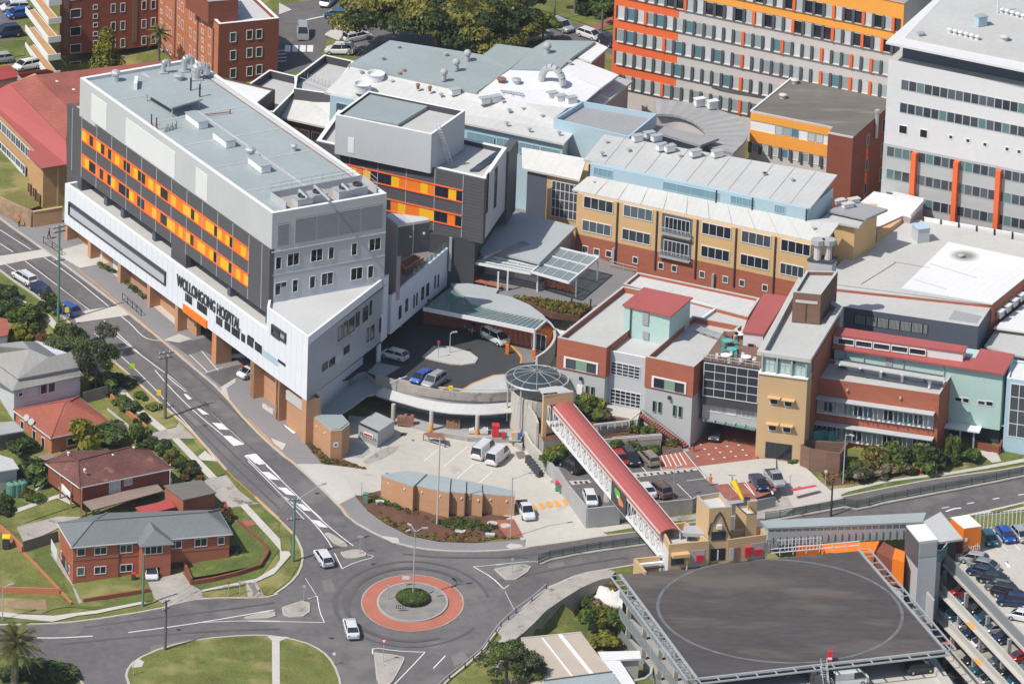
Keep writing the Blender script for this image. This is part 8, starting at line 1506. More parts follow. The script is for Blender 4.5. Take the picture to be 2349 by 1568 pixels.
t=fence('median_fence','dark mesh pedestrian fence on the road median left of the footbridge',ctr_[:10],1.3,3.2);mesh_strip(ctr_[:10],t);t=fence('median_fence','dark mesh pedestrian fence on the road median right of the tan building',ctr_[10:],1.3,3.2);mesh_strip(ctr_[10:],t)
for nm in(ctr_[:10],ctr_[10:]):b=MB();ribbon(b,[p.xy for p in nm],1.1,.14,_co,hgt=.14);tag(b.build('median_strip'),kind='structure')
fence('picket_fence','white vertical bar fence behind the open parking deck',[P(u,v,2.6)for u,v in T(33,'1940,275 2349,235 2900,190')],2.4,.6,_mw,(.05,.9),.05);fence('picket_fence','pale vertical bar fence behind the far helipad edge',[Q(33,*q,ZH-1.2)for q in((190,470),(640,440))],2.0,.5,_mw,(.05,.9),.05)
fence('street_railing','dark mesh railing on the footpath in front of the hospital, nearer the tan building',[G(u,v)for u,v in T(1,'365,635 440,680 520,740')],1.2,1.5);t=fence('street_railing','dark mesh railing on the footpath before the middle of the hospital',[G(u,v)for u,v in T(1,'1028,1110 1110,1180 1185,1245')],1.2,1.3)
CARDIM={'sedan':(4.7,1.82,1.45,(-1.0,.95,-1.75,1.75)),'hatch':(4.2,1.78,1.5,(-1.45,.75,-2.0,1.5)),'wagon':(4.7,1.82,1.52,(-1.9,.8,-2.2,1.5)),'suv':(4.7,1.88,1.75,(-1.8,.75,-2.2,1.4)),'van':(4.9,1.9,2.05,(-2.25,1.55,-2.4,2.25)),'mpv':(5.0,1.95,1.85,(-2.2,1.1,-2.4,2.0)),'ute':(5.1,1.85,1.75,(-.35,.8,-.6,1.5))}
CARC={}
def paint(name,c,rough=.28):m,nt,b=newmat(name);b.inputs['Base Color'].default_value=(*c,1);b.inputs['Roughness'].default_value=rough;b.inputs['Coat Weight'].default_value=.5;b.inputs['Metallic'].default_value=.15
for n_,c_ in(('car_white',(.72,.73,.74)),('car_silver',(.38,.39,.41)),('car_black',(.02,.021,.026)),('car_navy',(.015,.03,.09)),('car_blue',(.02,.09,.38)),('car_teal',(.02,.10,.16)),('car_tan',(.30,.25,.20)),('car_brown',(.14,.10,.085)),('car_green',(.025,.05,.045)),('car_grey',(.13,.14,.155)),('car_red',(.35,.02,.02)),('car_sage',(.24,.27,.26)),('car_yellow',(.8,.5,.03))):paint(n_,c_)
m,nt,b_=newmat('tail_light');b_.inputs['Base Color'].default_value=(.4,.01,.01,1);b_.inputs['Roughness'].default_value=.2
m,nt,b_=newmat('head_light');b_.inputs['Base Color'].default_value=(.75,.78,.8,1);b_.inputs['Roughness'].default_value=.1
def carmesh(kind):
 if kind in CARC:return CARC[kind]
 L,W,H,(rt0,rt1,rb0,rb1)=CARDIM[kind];h=L/2;w=W/2;bz=.98 if kind!='van' and kind!='mpv' else 1.1;hz=.86 if kind in('sedan','hatch','wagon')else 1.0
 if kind=='van':hz=1.15
 tz={'sedan':.98,'hatch':1.0,'wagon':1.0,'suv':1.08,'van':1.15,'mpv':1.1,'ute':.98}[kind]
 st=[(-h,.72*w,.42,tz-.22),(-h+.12,.93*w,.25,tz-.03),(-h+.5,w,.2,tz),(rb0+.25,w,.2,max(bz,tz)),(0,w,.2,bz),(rb1-.15,w,.2,bz-.02),(rb1+.25,.985*w,.2,hz+.05),(h-.5,.96*w,.22,hz-.06),(h-.12,.86*w,.25,hz-.2),(h,.68*w,.38,hz-.34)]
 st=sorted(st);b=MB();rings=[]
 for x,ww_,z0,z1 in st:
  ring=[(x,-ww_*.9,z0),(x,-ww_,z0+.15),(x,-ww_,(z0+z1)/2+.05),(x,-ww_*.95,z1-.08),(x,-ww_*.84,z1),(x,ww_*.84,z1),(x,ww_*.95,z1-.08),(x,ww_,(z0+z1)/2+.05),(x,ww_,z0+.15),(x,ww_*.9,z0)];k=len(b.v);b.v+=ring;rings.append(k)
 n=10;b.mi('car_white')
 for a,c in zip(rings,rings[1:]):
  for i in range(n):j=(i+1)%n;b.f.append((a+i,a+j,c+j,c+i));b.m.append(0)
 b.f.append(tuple(rings[0]+i for i in range(n)));b.m.append(0);b.f.append(tuple(rings[-1]+i for i in range(n-1,-1,-1)));b.m.append(0)
 rw=w*.76;rr=H-.07
 rp_=[(rt0,-rw,rr),(rt1,-rw,rr),(rt1,rw,rr),(rt0,rw,rr)];ri=[(rt0+.12,-rw*.88,H),(rt1-.2,-rw*.88,H),(rt1-.2,rw*.88,H),(rt0+.12,rw*.88,H)];k=len(b.v);b.v+=rp_+ri
 b.f.append((k+4,k+5,k+6,k+7));b.m.append(0)
 for i in range(4):j=(i+1)%4;b.f.append((k+i,k+j,k+4+j,k+4+i));b.m.append(0)
 for sy in(-1,1):
  for(xt,xb)in((rt1,rb1),(rt0,rb0),((rt0+rt1)/2,(rb0+rb1)/2-.05)):b.tube((xb,sy*w*.9,bz-.05),(xt,sy*rw,rr),.045,'car_white',4)
 if kind=='ute':b.box((-h+.1,-w*.96,tz-.05),(rb0-.05,-w*.88,tz+.06),'car_white');b.box((-h+.1,w*.88,tz-.05),(rb0-.05,w*.96,tz+.06),'car_white')
 if kind in('van','mpv'):
  for sy in(-1,1):
   if kind=='van':b.box((-h+.15,sy*w*.86-.02,bz+.0),(0.35,sy*w*.86+.02,rr),'car_white')
 body=b.mesh('body');out=[('body',body)]
 e=.015;gl_='car_glass'
 def qd(name,pts):q=MB();q.face(pts,gl_);out.append((name,q.mesh(name)))
 yb=w*.87;fb=bz-.02
 qd('windscreen',[(rb1,-yb,fb),(rb1,yb,fb),(rt1,rw*.97,rr),(rt1,-rw*.97,rr)]);qd('rear_window',[(rb0,yb,fb),(rb0,-yb,fb),(rt0,-rw*.97,rr),(rt0,rw*.97,rr)])
 for sy in(-1,1):qd('side_window',[(rb0,sy*yb,fb),(rb1,sy*yb,fb),(rt1,sy*rw*.97,rr),(rt0,sy*rw*.97,rr)][::sy])
 for sx in(-1,1):
  for sy in(-1,1):
   q=MB();x=sx*(h-.85);q.tube((x,sy*(w-.2),.32),(x,sy*(w+.01),.32),.32,'tyre',14);q.tube((x,sy*(w+.005),.32),(x,sy*(w+.02),.32),.19,_g,10);out.append(('wheel',q.mesh('wheel')))
 for sy in(-1,1):
  q=MB();q.box((h-.16,sy*w*.62-.17,hz-.36),(h-.04,sy*w*.62+.17,hz-.2),'head_light');out.append(('headlight',q.mesh('headlight')))
  q=MB();q.box((-h+.02,sy*w*.68-.14,tz-.32),(-h+.14,sy*w*.68+.16,tz-.1),'tail_light');out.append(('tail_light',q.mesh('tail_light')))
 if kind=='ute':q=MB();q.box((-h+.15,-w*.86,tz-.02),(rb0-.1,w*.86,tz+.03),_c);out.append(('tray_cover',q.mesh('tray_cover')))
 if kind in('suv','wagon','mpv'):
  for sy in(-1,1):q=MB();q.bar((rt0+.2,sy*rw*.85,H+.04),(rt1-.3,sy*rw*.85,H+.04),.05,.05,_md);out.append(('roof_rail',q.mesh('roof_rail')))
 CARC[kind]=out;return out
randmat('car_glass',[(.012,.014,.018),(.02,.024,.03),(.03,.035,.045)],.06,.7)
def car(kind,col,front,rear,label,z=None,group=None,cat=None,name='parked_car',small=False):
 f=G(*front)if z is None else P(*front,z);r=G(*rear)if z is None else P(*rear,z);c=(f+r)/2;c.z=(g(c.x,c.y)+.09 if z is None else z+.05)
 t=thing(name,label,cat or('van' if kind=='van' else 'car'),c,group,math.atan2(f.y-r.y,f.x-r.x))
 if z is None:
  d=Vector((math.cos(t.rotation_euler[2]),math.sin(t.rotation_euler[2])));s=(g(c.x+d.x*2,c.y+d.y*2)-g(c.x-d.x*2,c.y-d.y*2))/4
 for nm,me in carmesh(kind):
  o=bpy.data.objects.new(nm,me);COL.objects.link(o);o.parent=t
  if nm=='body':
   for i,sl_ in enumerate(o.material_slots):
    if me.materials[i]and me.materials[i].name=='car_white':sl_.link='OBJECT';sl_.material=MATS[col]
 if z is None and abs(s)>.01:t.rotation_euler=(0,-math.atan(s),t.rotation_euler[2])
 return t
def c2(c,fx,fy,rx,ry):return T(c,fx,fy),T(c,rx,ry)
W_=[('hatch','car_white',13,(600,495),(665,590),'white car with a dark glass roof leaving the roundabout',None),('sedan','car_white',13,(850,1085),(878,1185),'white sedan entering the lower edge of the roundabout',None),('wagon','car_white',1,(150,915),(262,985),'white station wagon parked on the left side of the street',None),('hatch','car_navy',1,(290,1015),(375,1075),'dark blue car half hidden behind the street tree and white wagon',None),('hatch','car_blue',1,(510,1190),(620,1240),'blue car parked behind the green pole and yellow signs',None),('hatch','car_white',12,(1150,200),(1310,245),'pale hatchback in shadow on the drop-off loop',8),('mpv','car_white',11,(2185,1510),(1965,1395),'white people mover at the kerb under the entrance canopy',8),('wagon','car_grey',11,(1900,1360),(1990,1340),'grey car in the shade behind the white people mover',8),('sedan','car_blue',12,(1400,440),(1530,365),'bright blue sedan at the drop-off edge',8),('suv','car_silver',12,(1490,485),(1630,400),'silver wagon beside the bright blue sedan',8),('van','car_white',12,(2030,985),(1910,1085),'white van on the left of the pair in the yard',None),('van','car_white',12,(2150,1030),(2030,1135),'white van on the right of the pair in the yard',None),('suv','car_silver',2,(1920,215),(2040,215),'silver car under the hospital between two brick piers',None),('hatch','car_white',2,(2050,385),(2150,355),'white car nose poking out from under the hospital',None),('ute','car_white',23,(285,215),(205,75),'white and blue utility parked at the end of the curved shed',None),('suv','car_black',22,(590,1120),(680,1180),'black four-wheel drive in the parking bay left of the bridge',4.85),('hatch','car_white',22,(805,1465),(775,1385),'white hatchback parked beside the bridge pier',4.85),('suv','car_black',22,(1160,1130),(1090,1040),'black car parked right of the bridge below the garden terrace',4.85),('wagon','car_tan',22,(1245,1050),(1320,1125),'tan wagon beside the red hatched bay',4.85),('suv','car_brown',22,(1320,1320),(1425,1395),'brown hatchback near the parapet of the raised car park',4.85),('sedan','car_white',22,(1215,1310),(1300,1400),'white car mostly hidden by the bridge roof',4.85),('sedan','car_green',22,(1830,910),(1850,845),'dark green car in the shade under the atrium',4.85),('sedan','car_navy',32,(165,1345),(80,1235),'dark blue sedan in the red paved bays',4.85),('ute','car_silver',32,(305,1320),(205,1195),'silver utility with a dark tray cover in the red paved bays',4.85),('hatch','car_red',22,(1060,1110),(1020,1065),'red car just showing behind the bridge roof',4.85),('sedan','car_white',3,(1268,665),(1262,625),'white car nosing out of the brick flats garage',None),('van','car_silver',10,(460,350),(458,270),'pale van waiting at the back street crossing',None),('suv','car_white',10,(690,450),(860,455),'white four-wheel drive with roof rack beside the fig tree',None),('sedan','car_teal',10,(650,150),(880,160),'teal car in the shade at the edge of the fig tree',None),('hatch','car_silver',10,(650,60),(690,20),'silver hatchback at the top edge by the fig tree',None),('suv','car_silver',20,(630,290),(460,215),'silver four-wheel drive parked in the back street',None),('hatch','car_white',20,(870,350),(690,290),'white hatchback parked before the silver four-wheel drive',None),('hatch','car_black',20,(985,400),(905,355),'black car half hidden by the orange ward block',None),('hatch','car_white',20,(180,310),(320,300),'left white car under the small round tree',None),('sedan','car_silver',20,(290,345),(420,320),'silver car under the small round tree',None),('wagon','car_white',10,(960,330),(870,350),'white car peeping out beneath the fig tree',None),('sedan','car_silver',0,(-20,45),(120,25),'silver car at the top left corner',None),('wagon','car_white',0,(60,95),(190,90),'white station wagon beyond the white balconies',None),('suv','car_navy',0,(-20,310),(140,295),'dark car on the left edge above the green verge',None),('hatch','car_blue',0,(120,150),(190,140),'small blue car behind the white station wagon',None),('hatch','car_silver',0,(-40,530),(40,520),'pale car cut off by the left edge above the red roof',None),('wagon','car_white',0,(170,590),(270,570),'white car behind the balconies above the red roofs',None),('sedan','car_teal',33,(2085,425),(2015,315),'dark teal car beside the orange kiosk on the open deck',2.52),('sedan','car_blue',33,(2235,400),(2145,285),'royal blue car in the back row of the open deck',2.52),('hatch','car_silver',33,(2360,390),(2280,300),'silver car in the back row at the right edge',2.52),('hatch','car_silver',33,(1840,535),(2010,560),'silver hatchback nearest the kiosk in the front row of the deck',2.52),('sedan','car_sage',33,(2090,620),(1930,585),'grey-green sedan second in the front row of the deck',2.52),('sedan','car_navy',33,(1920,640),(2080,680),'navy car third in the front row of the deck',2.52),('sedan','car_black',33,(2190,730),(1990,700),'black sedan fourth in the front row of the deck',2.52),('hatch','car_grey',33,(2060,765),(2220,800),'grey hatchback fifth in the front row of the deck',2.52),('suv','car_black',33,(2290,850),(2130,820),'black four-wheel drive sixth in the front row of the deck',2.52),('suv','car_navy',33,(2170,895),(2349,915),'dark four-wheel drive seventh in the front row of the deck',2.52),('hatch','car_white',33,(2260,1015),(2400,1045),'white hatchback nearest the right edge on the deck',2.52),('hatch','car_black',33,(1590,1450),(1350,1480),'black hatchback in the open bay below the front of the helipad',3.25),('suv','car_grey',33,(1500,1370),(1320,1410),'grey car in the shade under the helipad edge',3.25),('van','car_white',33,(960,1560),(800,1580),'white van roof at the bottom edge under the helipad',3.25),('sedan','car_grey',33,(540,1510),(380,1530),'grey car in deep shade under the helipad',3.25)]
for kd,col,c,f,r,lb,z in W_:car(kd,col,T(c,*f),T(c,*r),lb,z)
for k,(w,z)in enumerate(LV[:4]):
 for i in range(13):
  if(i*5+k*3)%7==0:continue
  s=2.6+i*3.1+(k%2);p=w.pt(s,z,.15);q=w.pt(s,z,-4.3);col=('car_white','car_silver','car_black','car_red','car_navy','car_teal','car_grey')[(i*3+k*2)%7]
  car(('hatch','suv','sedan')[(i+k)%3],col,PJ(p),PJ(q),'car nosing out of the stepped parking levels below the open deck',z,'cars on the stepped parking levels')
for k in range(5):
 zf_=ZH-2.6-3.0*k
 for i in range(4):
  s=2.5+(wCP.L-14)*(i+.3*k%1)/4.0;p=wCP.pt(s,zf_,-2.8);q=wCP.pt(s,zf_,-6.5);t=thing('parked_car','car parked behind the mesh parapets of the grey car park','car',p*.5+q*.5,'cars inside the grey car park',math.atan2(p.y-q.y,p.x-q.x))
  for nm,me in carmesh('hatch'):
   o=bpy.data.objects.new(nm,me);COL.objects.link(o);o.parent=t
   if nm=='body':
    for ii,sl_ in enumerate(o.material_slots):
     if me.materials[ii].name=='car_white':sl_.link='OBJECT';sl_.material=MATS[('car_white','car_silver','car_red','car_blue','car_white')[(i+k)%5]]
rng=np.random.default_rng(5)
def leaves(clumps,n,size,mats,shell=.75,name='crown',flat=.6):
 """leaf quads over clumps (cx,cy,cz,rx,ry,rz); many small faces"""
 V_=[];F_=[];MI=[];k=0;tot=sum((c[3]*c[4]*c[5])**.667 for c in clumps)
 for ci,c in enumerate(clumps):
  m_=max(6,int(n*(c[3]*c[4]*c[5])**.667/tot));d=rng.normal(size=(m_,3));d/=np.linalg.norm(d,axis=1)[:,None];d[:,2]=np.where(d[:,2]<-.35,-d[:,2],d[:,2])
  r=shell+(1.08-shell)*rng.random((m_,1));p=np.array(c[:3])+d*r*np.array(c[3:6]);nn=d+rng.normal(size=(m_,3))*flat;nn/=np.linalg.norm(nn,axis=1)[:,None]
  a=np.cross(nn,rng.normal(size=(m_,3)));a/=np.linalg.norm(a,axis=1)[:,None];b_=np.cross(nn,a);s=size*(.6+.8*rng.random((m_,1)))
  q=np.stack([p-a*s-b_*s*.7,p+a*s-b_*s*.6,p+a*s*.8+b_*s*.7,p-a*s*.9+b_*s*.8],1).reshape(-1,3);V_.append(q);F_.append(np.arange(m_*4).reshape(-1,4)+k);k+=m_*4;MI+=[ci%len(mats)]*m_
 V_=np.concatenate(V_);F_=np.concatenate(F_);me=bpy.data.meshes.new(name);me.from_pydata(V_.tolist(),[],F_.tolist())
 for m in mats:me.materials.append(MATS[m])
 me.polygons.foreach_set('material_index',MI);me.update();return me
def clumpset(rx,ry,rz,n,k=.38,cone=0):
 out=[]
 for i in range(n):
  a=rnd()*6.283;h=rnd()**.8;ph=h*math.pi/2;rr=math.cos(ph)**.7*(.62+.3*rnd());z=math.sin(ph)*.72
  if cone:z=h*.9;rr=(1-h)*.75
  s=k*(.7+.6*rnd());out.append((rx*rr*math.cos(a),ry*rr*math.sin(a),rz*z,rx*s,ry*s,rz*s*.8))
 return out
BUSH={}
def bush(pos,r,h,mats,label,name='shrub',cat='shrub',group=None,n=900,leaf=.16,key=None,kk=.42):
 key=(tuple(mats),key if key is not None else int(rnd()*3),n)
 if key not in BUSH:BUSH[key]=leaves(clumpset(1,1,1,9,kk),n,leaf,mats,name='foliage')
 t=thing(name,label,cat,pos,group,rnd()*6)
 o=bpy.data.objects.new('foliage',BUSH[key]);COL.objects.link(o);o.parent=t;o.scale=(r,r,h);o.location=(0,0,h*.12)
 b=MB();[b.tube((0,0,-.1),(r*.3*math.cos(a),r*.3*math.sin(a),h*.55),.05*r,_b,4,.02)for a in(0,2,4)];lnk(b,'stem',t);return t
def tree(pos,H_,crown,z0,nclump,nleaf,size,mats,label,name='tree',trunk=.3,shell=.7,kk=.34,limbs=6,cone=0,off=(0,0),cat='tree',group=None):
 t=thing(name,label,cat,pos,group);cs=clumpset(*crown,nclump,kk,cone);cs=[(c[0]+off[0],c[1]+off[1],c[2]+z0,*c[3:])for c in cs]
 o=bpy.data.objects.new('crown',leaves(cs,nleaf,size,mats,shell));COL.objects.link(o);o.parent=t
 b=MB();fk=Vector((off[0]*.5,off[1]*.5,z0+crown[2]*.1));b.tube((0,0,-.3),fk,trunk,_b,8,trunk*.7);lnk(b,'trunk',t)
 for i in range(limbs):
  c=cs[int(rnd()*len(cs))];b=MB();m_=Vector(c[:3]);mid=fk.lerp(m_,.5)+Vector((rnd()-.5,rnd()-.5,.4));b.tube(fk,mid,trunk*.5,_b,6,trunk*.3);b.tube(mid,m_,trunk*.3,_b,5,trunk*.08);lnk(b,'limb',t)
 return t
def gp(c,x,y):return G(*T(c,x,y))
tree(G(1000,128),15,(14.5,12,7.5),4.2,76,42000,.24,['leaf_olive','leaf_dark','leaf_olive'],'huge spreading fig tree with an olive crown at the top of the picture','fig_tree',.9,.72,.21,14)
tree(G(1145,120),11,(7,6,5),3.2,30,13000,.22,['leaf_olive','leaf_dark'],'second olive tree joined to the right side of the huge fig tree','fig_tree',.5,.7,.25,6)
tree(G(835,40),9,(4.5,4,3),3,14,3500,.2,['leaf_dark','leaf_olive'],'dark tree at the top edge left of the fig tree','tree',.3)
tree(G(1245,105),6,(3.1,3,2.6),2.6,12,3500,.16,['leaf_olive','leaf_mid'],'small round olive tree beside the parked cars behind the clinic','tree',.2);tree(G(1200,60),8,(4.2,4,3),3,14,3500,.2,['leaf_dark','leaf_mid'],'dark tree between the fig tree and the back street','tree',.25)
tree(G(1425,75)-Vector((3,0,0)),9,(4,3,3),4.5,9,1800,.2,['leaf_dark','leaf_mid'],'thin tree before the orange ward block','tree',.2);tree(gp(20,660,120),9,(4.5,3,2.5),5.5,9,2000,.2,['leaf_dark','leaf_red'],'reddish brown tree at the top edge beside the back street','tree',.25);bush(gp(20,880,130),2.2,2.0,['leaf_mid','leaf_dark'],'bright green rounded bush beside the brick path at the top');bush(gp(20,780,110),2.4,1.8,['leaf_dark'],'dark shrub left of the bright green bush at the top')
tree(G(243,190),8,(3.4,3.0,7.2),.8,34,6000,.15,['leaf_olive','leaf_mid','leaf_yellow'],'conical yellow-green tree in front of the red brick apartments','conifer_tree',.25,.7,.30,3,1)
tree(gp(2,800,500),9,(3.9,3.2,5.4),2.6,30,5200,.13,['leaf_greygreen','leaf_dark'],'tall sparse gum tree beside the street left of the power pole','gum_tree',.16,.5,.27,8);tree(G(160,850),6.5,(4.2,3.5,3.4),1.8,26,5200,.14,['leaf_greygreen','leaf_mid'],'broad grey-green tree behind the weatherboard house','gum_tree',.2,.6,.28,7);tree(G(238,815),6,(2.6,2.2,3.4),2.2,16,1500,.11,['leaf_greygreen'],'thin wispy tree on the verge above the gum tree','gum_tree',.12,.4,.25,9)
tree(gp(1,410,1215),3.5,(1.7,1.6,2.3),.9,12,2600,.12,['leaf_mid','leaf_dark'],'round street tree beside the green pole','street_tree',.12);tree(gp(1,230,1340),4,(2.6,2.4,2.8),.6,14,3600,.14,['leaf_dark','leaf_mid'],'dark bushy tree behind the yellow-green tree on the left','tree',.15);tree(gp(1,150,1470),4,(2.2,2.0,2.4),.5,12,3400,.13,['leaf_yellow'],'yellow-green bushy tree by the red roof corner','tree',.15)
for c,x,y,r,h,m,lb in((1,20,1230,2.2,1.6,['leaf_mid','leaf_dark'],'green shrub above the red roof corner at the left edge'),(1,300,1250,1.5,1.1,['leaf_mid'],'low green shrub on the verge behind the round street tree'),(1,560,1480,1.9,1.6,['leaf_greygreen','leaf_mid'],'grey-green shrub along the footpath beyond the weatherboard house'),(2,560,60,2.2,2.0,['leaf_mid','leaf_greygreen'],'leafy shrub behind the peak of the weatherboard roof'),(2,720,330,1.8,1.5,['leaf_mid','leaf_dark'],'green shrub at the corner of the weatherboard house'),(2,1180,560,1.0,.8,['leaf_mid'],'small bush on the grass strip near the power pole'),(2,1290,640,1.2,.5,['leaf_yellow','leaf_mid'],'yellowish low plants on the grass strip near the power pole'),(2,130,1330,1.4,.8,['leaf_mid','leaf_dark'],'bush behind the green water tanks'),(3,20,60,1.5,1.0,['leaf_dark','leaf_mid'],'leafy bush on the left edge above the concrete drive'),(1,30,1120,2.4,1.8,['leaf_dark'],'dark hedge mass at the left edge below the verge'),(1,110,1200,1.6,1.3,['leaf_dark','leaf_mid'],'dark shrub beside the footpath left of the bushy tree'),(1,360,1460,1.2,1.0,['leaf_red'],'reddish shrub below the dark bushy tree'),(1,470,1520,2.0,1.6,['leaf_mid','leaf_dark'],'green shrub above the weatherboard house'),(2,700,980,2.6,3.4,['leaf_yellow'],'tall yellow-green shrub in front of the red-roofed house'),(2,930,925,2.9,2.2,['leaf_greygreen','leaf_mid'],'grey-green shrub right of the yellow-green one'),(2,1160,930,1.6,2.2,['leaf_mid'],'small round green tree by the driveway of the red-roofed house'),(2,1250,960,1.6,1.0,['leaf_dark'],'dark low shrub at the driveway corner'),(2,1380,1010,1.6,1.4,['leaf_dark','leaf_mid'],'first shrub of the hedge beside the brown-roofed house'),(2,1460,1080,1.6,1.3,['leaf_red','leaf_mid'],'reddish second shrub of the hedge beside the brown-roofed house'),(2,1540,1160,1.7,1.4,['leaf_mid','leaf_dark'],'third shrub of the hedge beside the brown-roofed house'),(2,1620,1225,1.6,1.2,['leaf_dark','leaf_red'],'last shrub of the hedge nearest the brick garage'),(2,110,900,1.2,1.5,['leaf_mid'],'upright shrub beside the dark carport'),(2,190,1020,2.0,1.9,['leaf_mid','leaf_dark'],'leafy shrub left of the red-roofed house'),(2,290,1250,2.4,2.6,['leaf_dark','leaf_mid'],'dark green shrub beside the white stairs'),(2,290,1420,1.5,.9,['leaf_mid'],'low green shrub below the white stairs'),(2,210,1370,1.0,.9,['leaf_red'],'reddish shrub by the green water tanks'),(2,1100,650,1.4,1.0,['leaf_greygreen','leaf_mid'],'grey shrub by the brick garden wall'),(2,1010,600,1.3,.9,['leaf_mid'],'green shrub near the paling fence end'),(2,1190,760,1.2,1.1,['leaf_dark'],'dark shrub at the lower end of the garden wall'),(2,900,470,2.4,1.8,['leaf_mid','leaf_dark'],'low green bush under the gum tree'),(2,1040,450,1.8,.8,['leaf_dark'],'dark ground bush on the verge by the yellow kerb'),(3,1975,480,1.1,.9,['leaf_greygreen'],'silvery bush at the right end of the brick flats'),(3,1890,200,1.3,1.5,['leaf_red','leaf_dark'],'dark reddish shrub behind the brick flats'),(3,40,120,1.6,1.1,['leaf_dark'],'dark bush at the left edge beside the drive'),(3,480,1530,3.2,1.4,['leaf_dark','leaf_mid'],'dark undergrowth to the right of the big palm'),(3,230,1490,3.2,1.8,['leaf_dark'],'dark undergrowth under the big palm'),(32,1060,1130,2.6,2.3,['leaf_olive','leaf_red'],'olive brown rounded bush left in the bed below the brick wing'),(32,1240,1100,2.4,2.2,['leaf_mid'],'green rounded bush in the middle of the bed below the brick wing'),(32,1370,1130,2.3,2.1,['leaf_olive','leaf_dark'],'olive bush right of the middle in the bed below the brick wing'),(32,1510,1130,2.9,2.5,['leaf_dark','leaf_mid'],'dark green large bush at the corner of the brick wing'),(32,1180,1195,2.0,1.2,['leaf_pink'],'pinkish flowering shrub in the middle of the bed'),(32,970,1225,2.2,1.4,['leaf_pink','leaf_dark'],'pink flowering shrub nearest the grey lamp pole'),(32,1330,1180,1.8,1.1,['leaf_pink','leaf_dark'],'pinkish shrub before the dark green bush'),(32,880,1230,1.3,1.0,['leaf_dark','leaf_mid'],'dark shrub beside the foot of the grey lamp pole'),(32,1750,1070,1.2,3.0,['leaf_mid'],'slim young tree beside the shaded wall of the brick wing'),(32,1860,1075,2.2,1.4,['leaf_mid'],'bright green low bush beside the curving path'),(32,1720,1090,1.6,.9,['leaf_mid','leaf_dark'],'low bush at the foot of the slim young tree'),(32,420,1070,1.2,.7,['leaf_mid'],'low green shrub beside the tan tower door')):bush(gp(c,x,y),r,h,m,lb)
def zb(c,x,y,z):return P(*T(c,x,y),z)
for c,x,y,z,r,h,m,lb in((22,730,580,8.1,1.5,1.4,['leaf_pink','leaf_red'],'pale flowering shrub beside the tan bridge portal'),(22,780,680,8.0,2.3,2.1,['leaf_mid','leaf_yellow'],'large bright green shrub in the terrace garden'),(22,880,740,8.0,1.6,1.1,['leaf_mid','leaf_red'],'green and red shrub right of the large bright shrub'),(22,830,800,6.7,1.3,1.5,['leaf_mid'],'narrow shrub against the bridge roof'),(22,900,900,4.9,1.8,2.0,['leaf_mid','leaf_dark'],'dark green shrub beside the bridge below the terrace'),(22,1270,860,6.7,1.1,1.1,['leaf_mid'],'bright shrub in the right planter of the terrace garden'),(22,1160,830,6.7,.8,.8,['leaf_mid','leaf_olive'],'small shrub in the middle planter of the terrace garden'),(22,1010,1020,4.9,1.5,1.7,['leaf_mid','leaf_dark'],'leafy shrub behind the black car'),(22,1130,1000,4.9,1.3,1.5,['leaf_mid'],'leafy shrub behind the tan wagon'),(22,1300,1000,4.9,1.4,.9,['leaf_mid'],'low shrub at the foot of the terrace wall'),(22,1470,960,5.2,1.1,.9,['leaf_red','leaf_mid'],'reddish shrub beside the lower stairs'),(22,510,1090,4.9,2.0,1.9,['leaf_mid','leaf_yellow'],'rounded green shrub behind the black four-wheel drive'),(23,790,960,-2.2,1.3,1.8,['leaf_mid','leaf_pink'],'upright flowering shrub in the sunken garden'),(23,850,1120,-2.2,2.4,2.9,['leaf_mid','leaf_olive'],'tall green shrub in the sunken garden'),(23,960,1160,-2.2,2.3,2.6,['leaf_olive','leaf_mid'],'olive shrub beside the car park corner'),(23,910,1260,-2.2,2.2,1.3,['leaf_yellow','leaf_olive'],'dry yellowish shrub behind the white canopy'),(23,760,1030,-2.2,1.3,1.3,['leaf_olive'],'small olive shrub on the sunken lawn edge'),(23,1000,760,.3,1.2,.6,['leaf_olive','leaf_red'],'brownish ground plant above the sprayed concrete bank')):bush(zb(c,x,y,z),r,h,m,lb)
tree(P(1160,1590,-2.3),8,(5.0,4.2,4.2),3.2,34,8500,.15,['leaf_greygreen','leaf_dark','leaf_mid'],'broad grey-green tree at the bottom edge beside the guard rail','gum_tree',.3,.6,.27,8);tree(P(1215,1600,-2.3),6,(3.2,2.6,4.6),2.4,16,1800,.11,['leaf_greygreen','leaf_pink'],'sparse pale tree overlapping the beige flat roof','tree',.15,.45,.24,10)
def palm(pos,H_,R_,nf,label,tr=.3):
 t=thing('palm_tree',label,'palm tree',pos);b=MB();b.tube((0,0,-.5),(0,0,H_),tr*1.2,_b,10,tr);lnk(b,'trunk',t)
 b=MB();b.lathe((0,0,H_-.8),[(tr*.8,0),(tr*1.9,.5),(tr*1.6,1.0),(tr*.5,1.3)],_b,10);lnk(b,'crownshaft',t)
 for i in range(nf):
  a=i*2.399;el=1.25-2.0*(i/nf)**.9;b=MB();L_=R_*(.8+.25*rnd());pts=[]
  for k in range(9):s=k/8;hx_=math.cos(el)*s*L_;z=math.sin(el)*s*L_-(s**2)*L_*.42;pts.append(Vector((hx_*math.cos(a),hx_*math.sin(a),H_+z)))
  side=Vector((-math.sin(a),math.cos(a),0))
  for p,q in zip(pts,pts[1:]):
   b.tube(p,q,.035,'leaf_palm',3,cap=False)
   for f in(0,.33,.66):
    m_=p.lerp(q,f);d=(q-p).normalized();k_=.55*math.sin(math.pi*min(1,(m_-pts[0]).length/L_*.85+.12))*R_/3.6
    for s_ in(-1,1):e_=m_+side*s_*k_+d*k_*.7-Zv(k_*.35);b.face([m_-d*.05,m_+d*.09,e_],'leaf_palm')
  lnk(b,'frond',t)
 return t
